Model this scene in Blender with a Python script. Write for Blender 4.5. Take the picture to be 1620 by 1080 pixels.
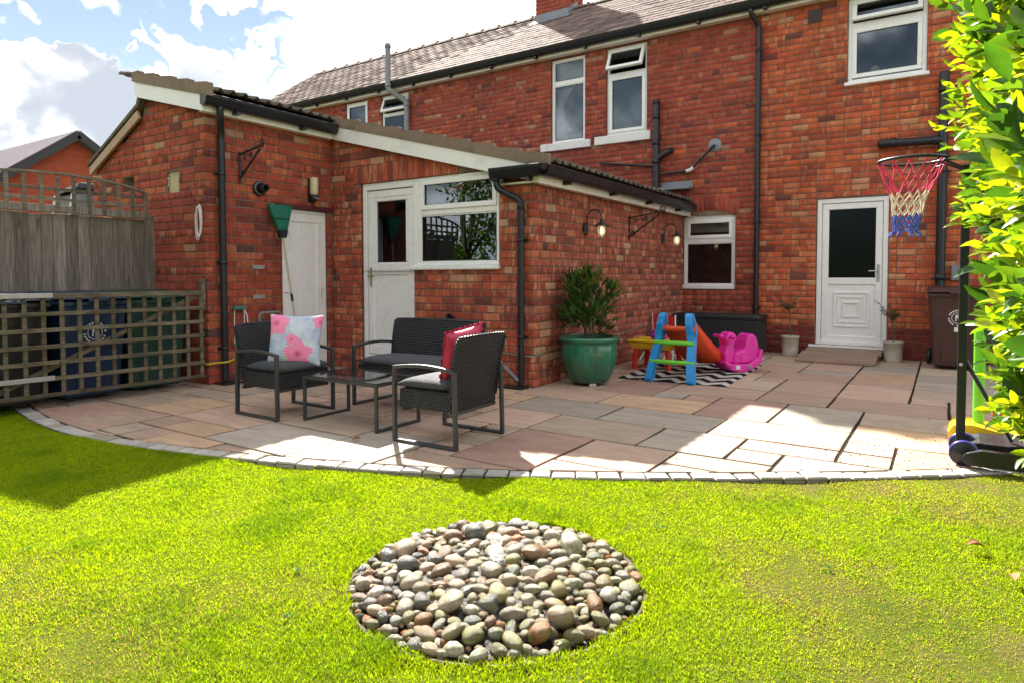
import bpy, bmesh, math, random
import numpy as np
from mathutils import Vector, Matrix
random.seed(7)
rng = np.random.default_rng(11)
PI = math.pi
for o in list(bpy.data.objects):
    bpy.data.objects.remove(o)
scene = bpy.context.scene
COL = scene.collection

# ------------------------------------------------------------------ camera
cam_d = bpy.data.cameras.new('camera')
cam = bpy.data.objects.new('camera', cam_d)
COL.objects.link(cam)
scene.camera = cam
YAW, PITCH, ROLL, CAMH = math.radians(33.5465), math.radians(2.1958), math.radians(-0.105), 1.16
cam_d.sensor_width = 36
cam_d.lens = 36 * 1033.5 / 1620
cam_d.shift_y = -(540 - 475.27) / 1620
cam_d.clip_start = 0.05
cam_d.clip_end = 3000
_f = Vector((-math.sin(YAW), math.cos(YAW), 0)); _r = Vector((math.cos(YAW), math.sin(YAW), 0)); _u = Vector((0, 0, 1))
f2 = math.cos(PITCH) * _f - math.sin(PITCH) * _u
u2 = math.cos(PITCH) * _u + math.sin(PITCH) * _f
r3 = math.cos(ROLL) * _r + math.sin(ROLL) * u2
u3 = math.cos(ROLL) * u2 - math.sin(ROLL) * _r
M = Matrix((r3, u3, -f2)).transposed().to_4x4()
M.translation = (0, 0, CAMH)
cam.matrix_world = M

# ------------------------------------------------------------------ sun and sky
SUN = Vector((-0.811, 0.775, 1.0)).normalized()
SUN_EL = math.asin(SUN.z)
sun_d = bpy.data.lights.new('sun', 'SUN')
sun_d.energy = 2.1
sun_d.angle = math.radians(0.8)
sun_d.color = (1.0, 0.95, 0.86)
sun_o = bpy.data.objects.new('sun', sun_d)
COL.objects.link(sun_o)
sun_o.rotation_euler = (-SUN).to_track_quat('-Z', 'Y').to_euler()
sun_o.location = (-8, 8, 12)

world = bpy.data.worlds.new('World')
scene.world = world
world.use_nodes = True
wn = world.node_tree
for n_ in list(wn.nodes):
    wn.nodes.remove(n_)
def W(t, **kw):
    n_ = wn.nodes.new(t)
    for k, v in kw.items():
        setattr(n_, k, v)
    return n_
wout = W('ShaderNodeOutputWorld')
bg = W('ShaderNodeBackground')
bg.inputs["Strength"].default_value = 0.05
sky = W('ShaderNodeTexSky', sky_type='NISHITA')
sky.sun_disc = False
sky.sun_elevation = SUN_EL
sky.sun_rotation = math.atan2(SUN.x, SUN.y)
sky.air_density = 1.0; sky.dust_density = 0.0; sky.ozone_density = 1.0
tc = W('ShaderNodeTexCoord')
def wmath(op, a, b=None, c=None, clamp=False):
    n_ = W('ShaderNodeMath', operation=op, use_clamp=clamp)
    for i, v in enumerate((a, b, c)):
        if v is None: continue
        if isinstance(v, (int, float)): n_.inputs[i].default_value = v
        else: wn.links.new(v, n_.inputs[i])
    return n_.outputs[0]
def wvec(op, a, b):
    n_ = W('ShaderNodeVectorMath', operation=op)
    for i, v in enumerate((a, b)):
        if isinstance(v, (tuple, list, Vector)): n_.inputs[i].default_value = tuple(v)
        else: wn.links.new(v, n_.inputs[i])
    return n_
def wrange(x, a, b, c, d, smooth=True):
    n_ = W('ShaderNodeMapRange', interpolation_type='SMOOTHSTEP' if smooth else 'LINEAR')
    wn.links.new(x, n_.inputs['Value'])
    for k, v in zip(('From Min', 'From Max', 'To Min', 'To Max'), (a, b, c, d)):
        n_.inputs[k].default_value = v
    return n_.outputs[0]
def wnoise(vec, scale, detail=8, rough=0.55, dist=0.0):
    n_ = W('ShaderNodeTexNoise')
    n_.inputs['Scale'].default_value = scale; n_.inputs['Detail'].default_value = detail
    n_.inputs['Roughness'].default_value = rough; n_.inputs['Distortion'].default_value = dist
    wn.links.new(vec, n_.inputs['Vector'])
    return n_.outputs['Fac']
D = tc.outputs['Generated']
def pxdir(x, y):
    d = r3 * ((x - 810) / 1033.5) - u3 * ((y - 475.27) / 1033.5) + f2
    return d.normalized()
warp = W('ShaderNodeTexNoise'); warp.inputs['Scale'].default_value = 12; warp.inputs['Detail'].default_value = 4
wn.links.new(D, warp.inputs['Vector'])
wsub = wvec('SUBTRACT', warp.outputs['Color'], (0.5, 0.5, 0.5))
wscl = W('ShaderNodeVectorMath', operation='SCALE'); wn.links.new(wsub.outputs[0], wscl.inputs[0]); wscl.inputs['Scale'].default_value = 0.06
DW = wvec('ADD', D, wscl.outputs[0]).outputs[0]
# cumulus heaps in view: direction, angular radius (deg), weight; elsewhere the same noise goes on
acc = None
for (px, py, rad, wt) in ((150, 135, 3.9, .34), (60, 190, 4.6, .34), (225, 158, 4.0, .34), (296, 140, 2.9, .30), (140, 250, 8.0, .34), (10, 215, 4.5, .3), (255, 250, 6, .3),
                          (600, 60, 10.5, .26), (450, 160, 6.0, .26), (780, 10, 13, .26), (370, 160, 4.0, .26),
                          (195, 22, 1.4, .16), (60, 40, 5.4, -.40), (170, 5, 6.0, -.40), (285, 40, 4.8, -.40), (375, 15, 4.0, -.34), (345, 92, 2.2, -.2), (5, 95, 3.4, -.2)):
    dv = pxdir(px, py)
    dt = wvec('DOT_PRODUCT', DW, dv).outputs['Value']
    m_ = wrange(dt, math.cos(math.radians(rad * 1.32)), math.cos(math.radians(rad * 0.62)), 0, wt)
    acc = m_ if acc is None else wmath('ADD', acc, m_)
n1 = wnoise(D, 4.2, 6, 0.52, 0.2)
cov = wmath('ADD', wmath('ADD', wmath('MULTIPLY', n1, .72), .14), acc)
cloud = wmath('POWER', wrange(cov, 0.24, 0.60, 0, 1), 2.6)
# light and shade inside the cloud mass: lit rims, greyer bodies
sh1 = wnoise(D, 11.0, 4, 0.5, 0.3)
lowr = wrange(cov, 0.45, 0.90, 0.10, -0.03)
shade = wrange(wmath('ADD', sh1, lowr), 0.36, 0.76, 0, 1)
shade = wmath('POWER', shade, 3.0)
sunny = wrange(wvec('DOT_PRODUCT', D, SUN).outputs['Value'], 0.86, 0.98, 0, 1)
ccol = W('ShaderNodeMix', data_type='RGBA')
wn.links.new(wmath('MAXIMUM', shade, wmath('MULTIPLY', sunny, .8)), ccol.inputs['Factor'])
ccol.inputs['A'].default_value = (1.6, 1.74, 1.98, 1)
ccol.inputs['B'].default_value = (11.0, 10.6, 10.1, 1)
tint = W('ShaderNodeMix', data_type='RGBA', blend_type='MULTIPLY')
tint.inputs['Factor'].default_value = 1
wn.links.new(sky.outputs['Color'], tint.inputs['A']); tint.inputs['B'].default_value = (.47, .39, .315, 1)
smix = W('ShaderNodeMix', data_type='RGBA')
wn.links.new(cloud, smix.inputs['Factor'])
wn.links.new(tint.outputs['Result'], smix.inputs['A'])
wn.links.new(ccol.outputs['Result'], smix.inputs['B'])
wn.links.new(smix.outputs['Result'], bg.inputs['Color'])
wn.links.new(bg.outputs[0], wout.inputs['Surface'])

scene.view_settings.view_transform = 'Standard'
scene.view_settings.look = 'None'
scene.view_settings.gamma = 1
scene.view_settings.use_curve_mapping = False
scene.view_settings.exposure = 3.1
scene.render.engine = 'CYCLES'
scene.cycles.use_adaptive_sampling = True
scene.cycles.adaptive_threshold = 0.02
scene.cycles.use_denoising = True
world.cycles.sampling_method = 'MANUAL'
world.cycles.sample_map_resolution = 512
scene.cycles.max_bounces = 6
scene.cycles.diffuse_bounces = 3
scene.cycles.glossy_bounces = 3
scene.cycles.transparent_max_bounces = 8
# ------------------------------------------------------------------ helpers
ROOT = {}          # object -> world offset of its root
def V(*a): return np.array(a, float)

def tag(o, label=None, cat=None, group=None, kind=None):
    if label: o['label'] = label
    if cat: o['category'] = cat
    if group: o['group'] = group
    if kind: o['kind'] = kind
    return o
def thing(name, label, cat, loc=(0, 0, 0), group=None, kind=None):
    o = bpy.data.objects.new(name, None)
    COL.objects.link(o)
    o.empty_display_size = 0.1
    o.location = loc
    ROOT[o.name] = V(*loc)
    return tag(o, label, cat, group, kind)
def link(o, parent=None):
    COL.objects.link(o)
    if parent is not None: o.parent = parent
    return o
def copy_tree(o, parent=None):
    c = o.copy(); COL.objects.link(c); c.parent = parent
    for ch in list(o.children): copy_tree(ch, c)
    return c

class MB:
    def __init__(s): s.v = []; s.f = []; s.c = []; s.sm = []
    def add(s, vs, fs, col=None, smooth=False):
        b = len(s.v)
        s.v.extend([tuple(map(float, p)) for p in vs])
        s.f.extend([tuple(b + i for i in f) for f in fs])
        s.sm.extend([smooth] * len(fs))
        s.c.extend([col if col is not None else (1, 1, 1, 1)] * len(vs))
        return s
    def box(s, x0, y0, z0, x1, y1, z1, col=None):
        return s.add([(x0, y0, z0), (x1, y0, z0), (x1, y1, z0), (x0, y1, z0), (x0, y0, z1), (x1, y0, z1), (x1, y1, z1), (x0, y1, z1)],
                     [(0, 3, 2, 1), (4, 5, 6, 7), (0, 1, 5, 4), (1, 2, 6, 5), (2, 3, 7, 6), (3, 0, 4, 7)], col)
    def obox(s, c, u, v, w, lu, lv, lw, col=None):
        c, u, v, w = (np.asarray(k, float) for k in (c, u, v, w))
        P = []
        for k in (-.5, .5):
            for (i, j) in ((-.5, -.5), (.5, -.5), (.5, .5), (-.5, .5)):
                P.append(c + u * lu * i + v * lv * j + w * lw * k)
        return s.add(P, [(0, 3, 2, 1), (4, 5, 6, 7), (0, 1, 5, 4), (1, 2, 6, 5), (2, 3, 7, 6), (3, 0, 4, 7)], col)
    def bar(s, a, b, w, h, up=(0, 0, 1), col=None):
        a, b = np.asarray(a, float), np.asarray(b, float)
        d = b - a; L = np.linalg.norm(d); d /= L
        up = np.asarray(up, float)
        sd = np.cross(d, up)
        if np.linalg.norm(sd) < 1e-5: sd = np.cross(d, (0, 1, 0))
        sd /= np.linalg.norm(sd); uu = np.cross(sd, d)
        return s.obox((a + b) / 2, d, sd, uu, L, w, h, col)
    def frustum(s, c0, c1, a0, b0, a1, b1, col=None):
        # rectangular frustum: centre bottom c0 half sizes a0,b0 ; centre top c1 half sizes a1,b1
        P = [(c0[0] + i * a0, c0[1] + j * b0, c0[2]) for (i, j) in ((-1, -1), (1, -1), (1, 1), (-1, 1))] + \
            [(c1[0] + i * a1, c1[1] + j * b1, c1[2]) for (i, j) in ((-1, -1), (1, -1), (1, 1), (-1, 1))]
        return s.add(P, [(0, 3, 2, 1), (4, 5, 6, 7), (0, 1, 5, 4), (1, 2, 6, 5), (2, 3, 7, 6), (3, 0, 4, 7)], col)
    def tube(s, pts, r, n=10, closed=False, caps=True, col=None, smooth=True):
        pts = [np.asarray(p, float) for p in pts]
        m = len(pts)
        rs = r if isinstance(r, (list, tuple)) else [r] * m
        ref = None; rings = []
        for i in range(m):
            if closed: t = pts[(i + 1) % m] - pts[i - 1]
            elif i == 0: t = pts[1] - pts[0]
            elif i == m - 1: t = pts[-1] - pts[-2]
            else: t = pts[i + 1] - pts[i - 1]
            t = t / (np.linalg.norm(t) + 1e-12)
            if ref is None:
                ref = np.cross(t, (0, 0, 1))
                if np.linalg.norm(ref) < 1e-4: ref = np.cross(t, (1, 0, 0))
            ref = ref - t * (ref @ t); ref /= np.linalg.norm(ref)
            bi = np.cross(t, ref)
            rings.append([pts[i] + rs[i] * (math.cos(2 * PI * k / n) * ref + math.sin(2 * PI * k / n) * bi) for k in range(n)])
        vs = [p for ring in rings for p in ring]
        fs = []
        for i in range(m if closed else m - 1):
            a = i * n; b = ((i + 1) % m) * n
            for k in range(n):
                fs.append((a + k, a + (k + 1) % n, b + (k + 1) % n, b + k))
        s.add(vs, fs, col, smooth)
        if caps and not closed:
            s.add(rings[0], [tuple(range(n - 1, -1, -1))], col); s.add(rings[-1], [tuple(range(n))], col)
        return s
    def rtube(s, pts, w, h, up, closed=False, col=None):
        # rectangular section swept along pts lying in a plane with normal `up` (w along up, h in plane); mitred
        pts = [np.asarray(p, float) for p in pts]; m = len(pts); up = np.asarray(up, float); rings = []
        for i in range(m):
            if closed: a = pts[i] - pts[i - 1]; b = pts[(i + 1) % m] - pts[i]
            else:
                a = pts[i] - pts[max(i - 1, 0)] if i > 0 else pts[1] - pts[0]
                b = pts[i + 1] - pts[i] if i < m - 1 else a
            a = a / np.linalg.norm(a); b = b / np.linalg.norm(b)
            t = a + b; t /= np.linalg.norm(t)
            sd = np.cross(t, up); sd /= np.linalg.norm(sd)
            k = 1 / max(0.4, t @ a)
            rings.append([pts[i] + up * w / 2 + sd * h / 2 * k, pts[i] - up * w / 2 + sd * h / 2 * k, pts[i] - up * w / 2 - sd * h / 2 * k, pts[i] + up * w / 2 - sd * h / 2 * k])
        vs = [p for r_ in rings for p in r_]; fs = []
        for i in range(m if closed else m - 1):
            a = i * 4; b = ((i + 1) % m) * 4
            for k in range(4): fs.append((a + k, a + (k + 1) % 4, b + (k + 1) % 4, b + k))
        if not closed: fs += [(3, 2, 1, 0), tuple((m - 1) * 4 + k for k in range(4))]
        return s.add(vs, fs, col)
    def lathe(s, prof, c=(0, 0, 0), n=32, col=None, smooth=True, axis=None):
        vs = []; fs = []
        c = np.asarray(c, float)
        if axis is None: ax, e1, e2 = V(0, 0, 1), V(1, 0, 0), V(0, 1, 0)
        else:
            ax = np.asarray(axis, float); ax /= np.linalg.norm(ax)
            e1 = np.cross(ax, (0, 0, 1))
            if np.linalg.norm(e1) < 1e-4: e1 = V(1, 0, 0)
            e1 /= np.linalg.norm(e1); e2 = np.cross(ax, e1)
        for (r, z) in prof:
            for k in range(n):
                a = 2 * PI * k / n
                vs.append(c + ax * z + r * (math.cos(a) * e1 + math.sin(a) * e2))
        for i in range(len(prof) - 1):
            for k in range(n):
                fs.append((i * n + k, i * n + (k + 1) % n, (i + 1) * n + (k + 1) % n, (i + 1) * n + k))
        return s.add(vs, fs, col, smooth)
    def prism(s, poly, ax, d0, d1, col=None, smooth=False):
        # poly: list of 3d points; extruded along ax from d0 to d1
        ax = np.asarray(ax, float); n = len(poly)
        P = [np.asarray(p, float) + ax * d0 for p in poly] + [np.asarray(p, float) + ax * d1 for p in poly]
        s.add(P, [tuple(range(n - 1, -1, -1)), tuple(range(n, 2 * n))], col)
        return s.add(P, [(i, (i + 1) % n, n + (i + 1) % n, n + i) for i in range(n)], col, smooth)
    def sphere(s, c, r, n=16, m=10, col=None):
        rx, ry, rz = (r, r, r) if isinstance(r, (int, float)) else r
        vs = []; fs = []
        for i in range(m + 1):
            t = PI * i / m
            for k in range(n):
                a = 2 * PI * k / n
                vs.append((c[0] + rx * math.sin(t) * math.cos(a), c[1] + ry * math.sin(t) * math.sin(a), c[2] - rz * math.cos(t)))
        for i in range(m):
            for k in range(n): fs.append((i * n + k, i * n + (k + 1) % n, (i + 1) * n + (k + 1) % n, (i + 1) * n + k))
        return s.add(vs, fs, col, True)
    def build(s, name, mat, parent=None, bevel=0, seg=2, subd=0, label=None, kind=None, fix=True, weld=False):
        me = bpy.data.meshes.new(name)
        off = V(0, 0, 0)
        if parent is not None:
            p = parent
            while p.parent is not None: p = p.parent
            off = ROOT.get(p.name, off)
        vs = np.array(s.v) - off
        me.from_pydata(vs.tolist(), [], s.f)
        me.polygons.foreach_set('use_smooth', s.sm)
        ca = me.color_attributes.new('Col', 'FLOAT_COLOR', 'POINT')
        ca.data.foreach_set('color', np.array([(*c[:3], c[3] if len(c) > 3 else 0.0) for c in s.c], dtype=np.float32).ravel())
        if fix:
            bm = bmesh.new(); bm.from_mesh(me)
            if weld: bmesh.ops.remove_doubles(bm, verts=bm.verts, dist=1e-5)
            bmesh.ops.recalc_face_normals(bm, faces=bm.faces)
            bm.to_mesh(me); bm.free()
        me.materials.append(mat)
        o = bpy.data.objects.new(name, me)
        link(o, parent)
        if bevel:
            b = o.modifiers.new('bevel', 'BEVEL'); b.width = bevel; b.segments = seg; b.limit_method = 'ANGLE'; b.angle_limit = math.radians(40)
            b.harden_normals = False
        if subd:
            d = o.modifiers.new('subdivision', 'SUBSURF'); d.levels = subd; d.render_levels = subd
        if label: o['label'] = label
        if kind: o['kind'] = kind
        return o

def mesh_np(name, verts, faces, cols, mat, smooth=False):
    me = bpy.data.meshes.new(name)
    nv, nf = len(verts), len(faces); k = faces.shape[1]
    me.vertices.add(nv); me.vertices.foreach_set('co', verts.astype(np.float32).ravel())
    me.loops.add(nf * k); me.loops.foreach_set('vertex_index', faces.astype(np.int32).ravel())
    me.polygons.add(nf); me.polygons.foreach_set('loop_start', np.arange(0, nf * k, k, dtype=np.int32))
    me.update(calc_edges=True)
    if smooth: me.polygons.foreach_set('use_smooth', [True] * nf)
    if cols is not None:
        ca = me.color_attributes.new('Col', 'FLOAT_COLOR', 'POINT')
        if cols.shape[1] == 3: cols = np.hstack([cols, np.zeros((len(cols), 1))])
        ca.data.foreach_set('color', cols.astype(np.float32).ravel())
    me.validate()
    me.materials.append(mat)
    return me

# ------------------------------------------------------------------ materials
class N:
    def __init__(s, name):
        s.m = bpy.data.materials.new(name); s.m.use_nodes = True
        s.t = s.m.node_tree
        for n_ in list(s.t.nodes): s.t.nodes.remove(n_)
        s.out = s.n('ShaderNodeOutputMaterial')
    def n(s, t, **kw):
        n_ = s.t.nodes.new(t)
        for k, v in kw.items(): setattr(n_, k, v)
        return n_
    def l(s, a, b): s.t.links.new(a, b)
    def put(s, sock, v):
        if isinstance(v, bpy.types.NodeSocket): s.l(v, sock)
        elif isinstance(v, (int, float)): sock.default_value = v
        else:
            v = tuple(v)
            if len(v) == 3 and sock.type == 'RGBA': v = (*v, 1)
            sock.default_value = v
    def pos(s, obj=False):
        if obj: return s.n('ShaderNodeTexCoord').outputs['Object']
        return s.n('ShaderNodeNewGeometry').outputs['Position']
    def mapv(s, vec, scale=(1, 1, 1), rot=(0, 0, 0), loc=(0, 0, 0)):
        m = s.n('ShaderNodeMapping'); s.l(vec, m.inputs['Vector'])
        m.inputs['Scale'].default_value = scale; m.inputs['Rotation'].default_value = rot; m.inputs['Location'].default_value = loc
        return m.outputs[0]
    def noise(s, vec, scale, detail=4, rough=.55, out='Fac', dist=0):
        n_ = s.n('ShaderNodeTexNoise'); s.l(vec, n_.inputs['Vector'])
        n_.inputs['Scale'].default_value = scale; n_.inputs['Detail'].default_value = detail; n_.inputs['Roughness'].default_value = rough
        n_.inputs['Distortion'].default_value = dist
        return n_.outputs[out]
    def voro(s, vec, scale, feature='F1', out='Distance', rand=1):
        n_ = s.n('ShaderNodeTexVoronoi', feature=feature); s.l(vec, n_.inputs['Vector'])
        n_.inputs['Scale'].default_value = scale; n_.inputs['Randomness'].default_value = rand
        return n_.outputs[out]
    def rng(s, x, a, b, c=0, d=1, smooth=False):
        n_ = s.n('ShaderNodeMapRange', interpolation_type='SMOOTHSTEP' if smooth else 'LINEAR')
        s.put(n_.inputs['Value'], x)
        for k, v in zip(('From Min', 'From Max', 'To Min', 'To Max'), (a, b, c, d)): n_.inputs[k].default_value = v
        return n_.outputs[0]
    def math(s, op, a, b=None, clamp=False):
        n_ = s.n('ShaderNodeMath', operation=op, use_clamp=clamp)
        s.put(n_.inputs[0], a)
        if b is not None: s.put(n_.inputs[1], b)
        return n_.outputs[0]
    def mix(s, f, a, b, mode='MIX'):
        n_ = s.n('ShaderNodeMix', data_type='RGBA', blend_type=mode)
        s.put(n_.inputs['Factor'], f); s.put(n_.inputs['A'], a); s.put(n_.inputs['B'], b)
        return n_.outputs['Result']
    def ramp(s, f, stops, const=False):
        n_ = s.n('ShaderNodeValToRGB'); cr = n_.color_ramp
        if const: cr.interpolation = 'CONSTANT'
        while len(cr.elements) > 1: cr.elements.remove(cr.elements[-1])
        for i, (p, c) in enumerate(stops):
            e = cr.elements[0] if i == 0 else cr.elements.new(p)
            e.position = p; e.color = (*c, 1) if len(c) == 3 else c
        s.put(n_.inputs[0], f)
        return n_.outputs[0]
    def bump(s, h, dist=.01, strength=1, nrm=None):
        n_ = s.n('ShaderNodeBump'); s.put(n_.inputs['Height'], h)
        n_.inputs['Distance'].default_value = dist; n_.inputs['Strength'].default_value = strength
        if nrm is not None: s.l(nrm, n_.inputs['Normal'])
        return n_.outputs[0]
    def bsdf(s, **kw):
        n_ = s.n('ShaderNodeBsdfPrincipled')
        for k, v in kw.items(): s.put(n_.inputs[k.replace('_', ' ')], v)
        return n_.outputs[0]
    def done(s, sh): s.l(sh, s.out.inputs['Surface']); return s.m

def plain(name, base, rough=.5, var=.12, scale=6, bump=0., bscale=60, metal=0, coat=0, obj=True, dirt=None, dirtamt=.35, spec=.5, fine=.06):
    n_ = N(name); p = n_.pos(obj)
    b = V(*base)
    a = n_.noise(p, scale, 5, .6)
    c = n_.mix(a, tuple(b * (1 - var)), tuple(np.minimum(b * (1 + var), 1)))
    if fine:
        c = n_.mix(n_.rng(n_.noise(p, scale * 14, 3, .7), .35, .65, 0, 1), n_.mix(1.0, c, (1 - fine,) * 3, 'MULTIPLY'), c)
    if dirt is not None:
        dn = n_.rng(n_.noise(p, scale * .7, 8, .68), .52, .72, 0, dirtamt, True)
        c = n_.mix(dn, c, dirt)
    r = n_.rng(n_.noise(p, scale * 3, 4, .6), .3, .7, max(rough - .08, 0.02), min(rough + .08, 1))
    kw = dict(Base_Color=c, Roughness=r, Metallic=metal, Coat_Weight=coat, Specular_IOR_Level=spec)
    if bump: kw['Normal'] = n_.bump(n_.noise(p, bscale, 5, .6), bump)
    return n_.done(n_.bsdf(**kw))

def col_source(n_, objcol):
    if objcol:
        oi = n_.n('ShaderNodeObjectInfo'); return oi.outputs['Color'], oi.outputs['Alpha']
    vc = n_.n('ShaderNodeVertexColor', layer_name='Col'); return vc.outputs['Color'], vc.outputs['Alpha']

def brick_mat(name, objcol):
    n_ = N(name); p = n_.pos()
    c, al = col_source(n_, objcol)
    big = n_.noise(p, 9, 6, .65); fine = n_.noise(p, 70, 5, .7)
    c = n_.mix(n_.rng(big, .3, .7, 0, 1), n_.mix(1.0, c, (.76, .72, .73), 'MULTIPLY'), n_.mix(1.0, c, (1.16, 1.14, 1.10), 'MULTIPLY'))
    c = n_.mix(n_.rng(fine, .40, .75, .0, .45), c, n_.mix(1.0, c, (.55, .50, .50), 'MULTIPLY'))
    streak = n_.noise(n_.mapv(p, (1, 1, .22)), 24, 4, .65)
    sm = n_.math('MULTIPLY', n_.rng(streak, .51, .63, 0, .9, True), al)
    c = n_.mix(sm, c, (.62, .36, .22))
    ef = n_.rng(n_.noise(p, 2.3, 8, .7), .60, .76, 0, .38, True)
    c = n_.mix(n_.math('MULTIPLY', ef, .6), c, (.46, .33, .26))
    soot = n_.rng(n_.noise(n_.mapv(p, (1, 1, .6)), .8, 8, .66), .48, .74, 0, .46, True)
    c = n_.mix(soot, c, n_.mix(1.0, c, (.42, .40, .42), 'MULTIPLY'))
    h = n_.math('ADD', n_.math('MULTIPLY', fine, .6), n_.noise(p, 240, 3, .7))
    return n_.done(n_.bsdf(Base_Color=c, Roughness=.88, Specular_IOR_Level=.25, Normal=n_.bump(h, .004, .9)))
M_BRICK = brick_mat('brick_clay', False)
M_BRICKO = brick_mat('brick_clay_single', True)

def mortar_mat():
    n_ = N('mortar'); p = n_.pos()
    c = n_.ramp(n_.noise(p, 3, 8, .7), [(.3, (.17, .115, .088)), (.55, (.28, .205, .155)), (.75, (.41, .32, .25))])
    c = n_.mix(n_.noise(p, 120, 3, .7), c, n_.mix(1.0, c, (.6, .6, .6), 'MULTIPLY'))
    return n_.done(n_.bsdf(Base_Color=c, Roughness=.95, Specular_IOR_Level=.1, Normal=n_.bump(n_.noise(p, 160, 4, .7), .004)))
M_MORTAR = mortar_mat()

def stone_mat(name, objcol, rough=.8, spec=.3, vein=True):
    n_ = N(name); p = n_.pos()
    c, al = col_source(n_, objcol)
    oi = n_.n('ShaderNodeObjectInfo')
    sh = n_.n('ShaderNodeCombineXYZ'); n_.put(sh.inputs[0], n_.math('MULTIPLY', oi.outputs['Random'], 40)); n_.put(sh.inputs[1], n_.math('MULTIPLY', oi.outputs['Random'], 91))
    vm = n_.n('ShaderNodeVectorMath', operation='ADD'); n_.l(p, vm.inputs[0]); n_.l(sh.outputs[0], vm.inputs[1]); q = vm.outputs[0]
    band = n_.noise(n_.mapv(q, (1.2, 4.5, 1)), 2.2, 6, .6, dist=.6)
    c = n_.mix(n_.rng(band, .3, .7), n_.mix(1.0, c, (.80, .78, .77), 'MULTIPLY'), n_.mix(1.0, c, (1.14, 1.10, 1.05), 'MULTIPLY'))
    c = n_.mix(n_.rng(n_.noise(q, 90, 4, .7), .4, .7, 0, .5), c, n_.mix(1.0, c, (.66, .64, .63), 'MULTIPLY'))
    st = n_.rng(n_.noise(p, 1.6, 8, .72), .56, .72, 0, .26, True)
    c = n_.mix(st, c, n_.mix(1.0, c, (.55, .52, .50), 'MULTIPLY'))
    h = n_.math('ADD', n_.noise(q, 7, 6, .6), n_.math('MULTIPLY', n_.noise(q, 60, 4, .6), .25))
    return n_.done(n_.bsdf(Base_Color=c, Roughness=rough, Specular_IOR_Level=spec, Normal=n_.bump(h, .008, .8)))
M_FLAG = stone_mat('sandstone', True)
M_SETT = stone_mat('granite_sett', True, .85, .25)

def slate_mat(name, objcol):
    n_ = N(name); p = n_.pos()
    c, al = col_source(n_, objcol)
    c = n_.mix(n_.rng(n_.noise(p, 8, 6, .7), .35, .7), n_.mix(1.0, c, (.7, .7, .7), 'MULTIPLY'), n_.mix(1.0, c, (1.25, 1.2, 1.15), 'MULTIPLY'))
    ln = n_.rng(n_.noise(p, 22, 5, .7), .62, .70, 0, .6, True)
    c = n_.mix(ln, c, (.34, .33, .27))
    return n_.done(n_.bsdf(Base_Color=c, Roughness=n_.rng(n_.noise(p, 12, 4, .6), .3, .7, .80, .95), Specular_IOR_Level=.06, Normal=n_.bump(n_.noise(p, 40, 5, .6), .004)))
M_SLATE = slate_mat('roof_slate', False); M_SLATEO = slate_mat('roof_slate_single', True)

def wood_mat(name, base, grey=.5, grain=(1, 1, .06), rough=.85, moss=.0):
    n_ = N(name); p = n_.pos(True)
    oi = n_.n('ShaderNodeObjectInfo')
    sh = n_.n('ShaderNodeVectorMath', operation='ADD'); n_.l(p, sh.inputs[0])
    cm = n_.n('ShaderNodeCombineXYZ'); n_.put(cm.inputs[0], n_.math('MULTIPLY', oi.outputs['Random'], 30)); n_.put(cm.inputs[2], n_.math('MULTIPLY', oi.outputs['Random'], 55)); n_.l(cm.outputs[0], sh.inputs[1])
    q = sh.outputs[0]
    g = n_.noise(n_.mapv(q, grain), 55, 5, .65, dist=.6)
    b = V(*base)
    c = n_.mix(n_.rng(g, .32, .68), tuple(b * .45), tuple(b * 1.25))
    c = n_.mix(n_.rng(oi.outputs['Random'], 0, 1, 0, .85), c, n_.mix(1.0, c, (.50, .48, .47), 'MULTIPLY'))
    kn = n_.rng(n_.noise(n_.mapv(q, (1, 1, .4)), 9, 3, .5), .66, .74, 0, .65, True)
    c = n_.mix(kn, c, tuple(b * .22))
    if moss: c = n_.mix(n_.rng(n_.noise(p, 5, 6, .65), .5, .7, 0, moss, True), c, (.085, .10, .03))
    return n_.done(n_.bsdf(Base_Color=c, Roughness=rough, Specular_IOR_Level=.2, Normal=n_.bump(g, .006, .8)))

def leaf_mat(name, transl=.35, rough=.38, objcol=False, coat=0.0, spec=.5):
    n_ = N(name)
    c, al = col_source(n_, objcol)
    p = n_.pos()
    c = n_.mix(n_.rng(n_.noise(p, 30, 3, .6), .3, .7), n_.mix(1.0, c, (.82, .84, .8), 'MULTIPLY'), n_.mix(1.0, c, (1.15, 1.12, 1.0), 'MULTIPLY'))
    b = n_.bsdf(Base_Color=c, Roughness=rough, Specular_IOR_Level=spec)
    t = n_.n('ShaderNodeBsdfTranslucent'); n_.put(t.inputs['Color'], n_.mix(1.0, c, (1.7, 1.75, .75), 'MULTIPLY'))
    ms = n_.n('ShaderNodeMixShader'); ms.inputs[0].default_value = transl
    n_.l(b, ms.inputs[1]); n_.l(t.outputs[0], ms.inputs[2])
    return n_.done(ms.outputs[0])

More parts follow.
